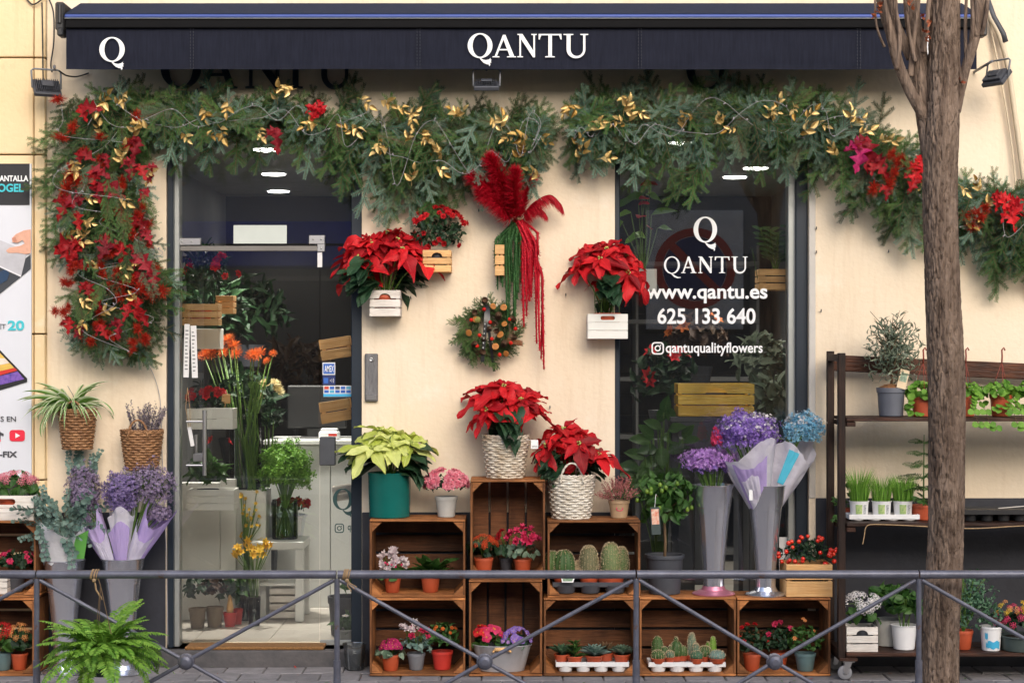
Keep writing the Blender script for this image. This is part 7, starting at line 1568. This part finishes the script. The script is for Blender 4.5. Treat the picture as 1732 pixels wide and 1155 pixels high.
# door mat
t = T('door_mat', 'brown coir door mat on the threshold', 'mat', (wx(436,.14), .0, FZ+.001)); mb = MB(); mb.cbox((wx(318,.05)-t.location.x, -.045, 0), (wx(551,.05)-t.location.x, .088, .016), .004); mb.build('coir', plain('coir_mat', (.26,.13,.045), .95, 0, .3, 90, .9, 160), t)
mb = MB()
for k in range(90):
    x, y = U(-2.6,2.6), U(-.62,-.06); s = U(.006,.016); a = U(0,6.3); p = V((x, y, .006+U(0,.003))); d = V((cos(a),sin(a),U(-.1,.3)))*s; e = V((-sin(a),cos(a),U(-.1,.2)))*s*.4; mb.add([p-d,p+e,p+d,p-e], [(0,1,2,3)], k % 3)
mb.build('leaf_litter', [pm('tuft'), gm('mid'), leafmat('dry_leaf', (.22,.05,.02), (.40,.12,.05), .7, .1)])['kind'] = 'stuff'
# dark foliage at the back of the shop
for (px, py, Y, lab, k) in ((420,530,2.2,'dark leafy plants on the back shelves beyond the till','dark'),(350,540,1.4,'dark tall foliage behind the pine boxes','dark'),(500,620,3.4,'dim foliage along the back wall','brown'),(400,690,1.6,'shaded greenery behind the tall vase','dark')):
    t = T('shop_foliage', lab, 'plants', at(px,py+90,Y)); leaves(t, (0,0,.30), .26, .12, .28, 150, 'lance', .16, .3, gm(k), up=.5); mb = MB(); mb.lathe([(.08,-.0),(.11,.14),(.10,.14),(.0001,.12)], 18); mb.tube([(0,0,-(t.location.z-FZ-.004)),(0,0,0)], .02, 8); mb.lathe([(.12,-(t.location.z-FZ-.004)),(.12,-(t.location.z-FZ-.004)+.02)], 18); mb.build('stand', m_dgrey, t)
# ---------------------------------------------------------------- inside the display window
slat_box(1066, 1111, 455, 491, .135, .14, 'plain white box with red anthurium behind the window', m_white_box, 1, None)
t = T('anthurium', 'red anthurium with large glossy leaves behind the window', 'potted plant', at(1088,488,.205)); pot(t, .055, .045, .085, m_terra)
mb = MB()
for (x,y,s,ang,m,w_) in ((1075,335,.17,185,gm('bright'),.45),(1115,360,.14,20,gm('bright'),.5),(1060,360,.08,210,gm('bright'),.55),(1075,400,.09,200,gm('bright'),.6),(1120,385,.08,10,gm('bright'),.5),(1080,395,.07,330,gm('bright'),.6),(1100,330,.10,340,gm('bright'),.5),(1048,375,.06,250,gm('bright'),.6)):
    p = rel(t,x,y,.2+U(-.04,.04)); d = V((cos(radians(ang)), -.35, -sin(radians(-ang))*.6)); mk('leaf', LM('heart', m, 3, curl=.3, fold=.2, wave=.02, nseg=8), t, orient(p-d*s*.3, d, (0,-.55,1), s, s*w_*1.3, s)); mb.tube([(0,0,.07), V((p.x*.4,p.y*.4,p.z*.6)), p-d*s*.3], .0025, 5)
for (x,y,s) in ((1085,313,.085),(1100,312,.06),(1095,335,.06),(1080,345,.06),(1086,365,.07),(1102,388,.045)):
    p = rel(t,x,y,.19); mk('red_spathe', LM('heart', pm('red'), 3, curl=.2, fold=.2, wave=.02, nseg=8), t, orient(p, (U(-1,1),-.4,U(-.1,.3)), (0,-.6,1), s, s*.9, s)); mb.tube([(0,0,.07), V((p.x*.5,p.y*.5,p.z*.5)), p], .0022, 5)
mb.build('stems', m_stem, t)
slat_box(1284, 1345, 455, 490, .17, .16, 'natural pine slatted box with a zamia plant beside the aluminium window profile', m_pine, 3, None, gap=.16)
t = T('zamia_plant', 'zamia plant with paired leaves in the pine box behind the window', 'potted plant', at(1312,486,.25)); pot(t, .06,.05,.09, m_dgrey); mb = MB()
for k in range(9):
    a = k*2.4; d = V((cos(a)*.35, sin(a)*.25, 1)).normalized(); L = U(.18,.27); mb.tube([(0,0,.07), V((0,0,.07))+d*L], .004, 5)
    for j in range(6):
        for s in (-1,1): p = V((0,0,.07))+d*L*(.35+.12*j); mk('leaf', LM('ovate', gm('mid'), 3, curl=.2, fold=.2, wave=.02, nseg=6), t, orient(p, V((s*.9,-.3,.45)), (0,-.7,.7), .06, .028))
mb.tube([(-.09,-.02,.0),(-.13,-.04,.20)], .002, 5); mb.build('stems', m_stem, t)
slat_box(1147, 1276, 649, 704, .20, .22, 'golden varnished slatted box low behind the window', woodmat('gold_pine', (.70,.40,.04), (.90,.62,.12), (2,25,25), .25, .12, .6), 3, 'moon', gap=.18, name='slatted_box')
t = T('display_ledge', 'dark display ledge behind the window', 'ledge', (wx(1210,.3), .3, FZ+.004)); mb = MB(); zl = wz(704,.2)-FZ-.004-.002; mb.cbox((-.25,-.11,zl-.03),(.25,.16,zl), .004); mb.build('board', m_dgrey, t)
for sx in (-1,1): mb = MB(); mb.cbox((sx*.22-.02,-.08,0),(sx*.22+.02,.12,zl-.031), .003); mb.build('leg', m_dgrey, t)
t = T('rubber_plant', 'broad leaved green plant in front of the shelf at the window corner', 'potted plant', (wx(1118,.28), .28, FZ+.004)); pot(t, .13,.10,.24, m_dgrey); mb = MB()
for (x,y,s,ang) in ((1125,690,.10,80),(1118,705,.11,60),(1135,705,.10,110),(1110,720,.11,150),(1140,725,.10,20),(1098,735,.12,130),(1088,745,.12,170),(1160,735,.10,60),(1165,745,.09,20),(1100,760,.12,190),(1080,770,.12,160),(1130,740,.12,340),(1140,760,.12,20),(1105,780,.12,200),(1070,790,.13,170),(1090,795,.12,240),(1150,780,.12,330),(1120,765,.12,270),(1115,800,.12,260),(1140,800,.12,300),(1080,815,.12,200),(1062,800,.12,170),(1100,825,.12,230)):
    p = rel(t,x,y,.22+U(-.05,.06)); a = radians(ang); d = V((cos(a), -.35, sin(a)*.8)); mk('leaf', LM('ovate', gm('mid'), 3, curl=.15, fold=.2, wave=.015, nseg=8), t, orient(p-d*s*.3, d, (0,-.8,.6), s, s*.62, s)); mb.tube([(0,0,.2), V((p.x*.3,0,p.z*.6)), p-d*s*.3], .005, 5)
mb.build('stems', m_stem, t)
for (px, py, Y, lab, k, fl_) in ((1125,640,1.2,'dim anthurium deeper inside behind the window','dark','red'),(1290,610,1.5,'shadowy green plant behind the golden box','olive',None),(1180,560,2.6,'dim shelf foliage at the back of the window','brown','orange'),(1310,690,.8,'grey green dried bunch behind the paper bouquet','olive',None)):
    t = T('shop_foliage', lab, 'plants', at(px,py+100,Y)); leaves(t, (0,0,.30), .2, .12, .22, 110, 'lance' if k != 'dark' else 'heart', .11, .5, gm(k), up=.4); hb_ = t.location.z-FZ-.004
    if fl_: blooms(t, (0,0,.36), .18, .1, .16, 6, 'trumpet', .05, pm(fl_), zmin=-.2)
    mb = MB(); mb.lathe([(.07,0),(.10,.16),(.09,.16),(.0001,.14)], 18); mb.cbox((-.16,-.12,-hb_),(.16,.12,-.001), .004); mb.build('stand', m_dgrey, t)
t = T('shelf_unit', 'grey shelving along the back wall of the shop', 'shelves', (.9, IY1-.25, FZ+.002))
for k in range(6): mb = MB(); mb.cbox((-.9,-.18,.05+k*.42),(.9,.2,.08+k*.42), .003); mb.build('shelf', m_in, t)
for x in (-.9,0,.88): mb = MB(); mb.cbox((x,-.17,0),(x+.02,.2,2.3), .002); mb.build('side', m_in, t)
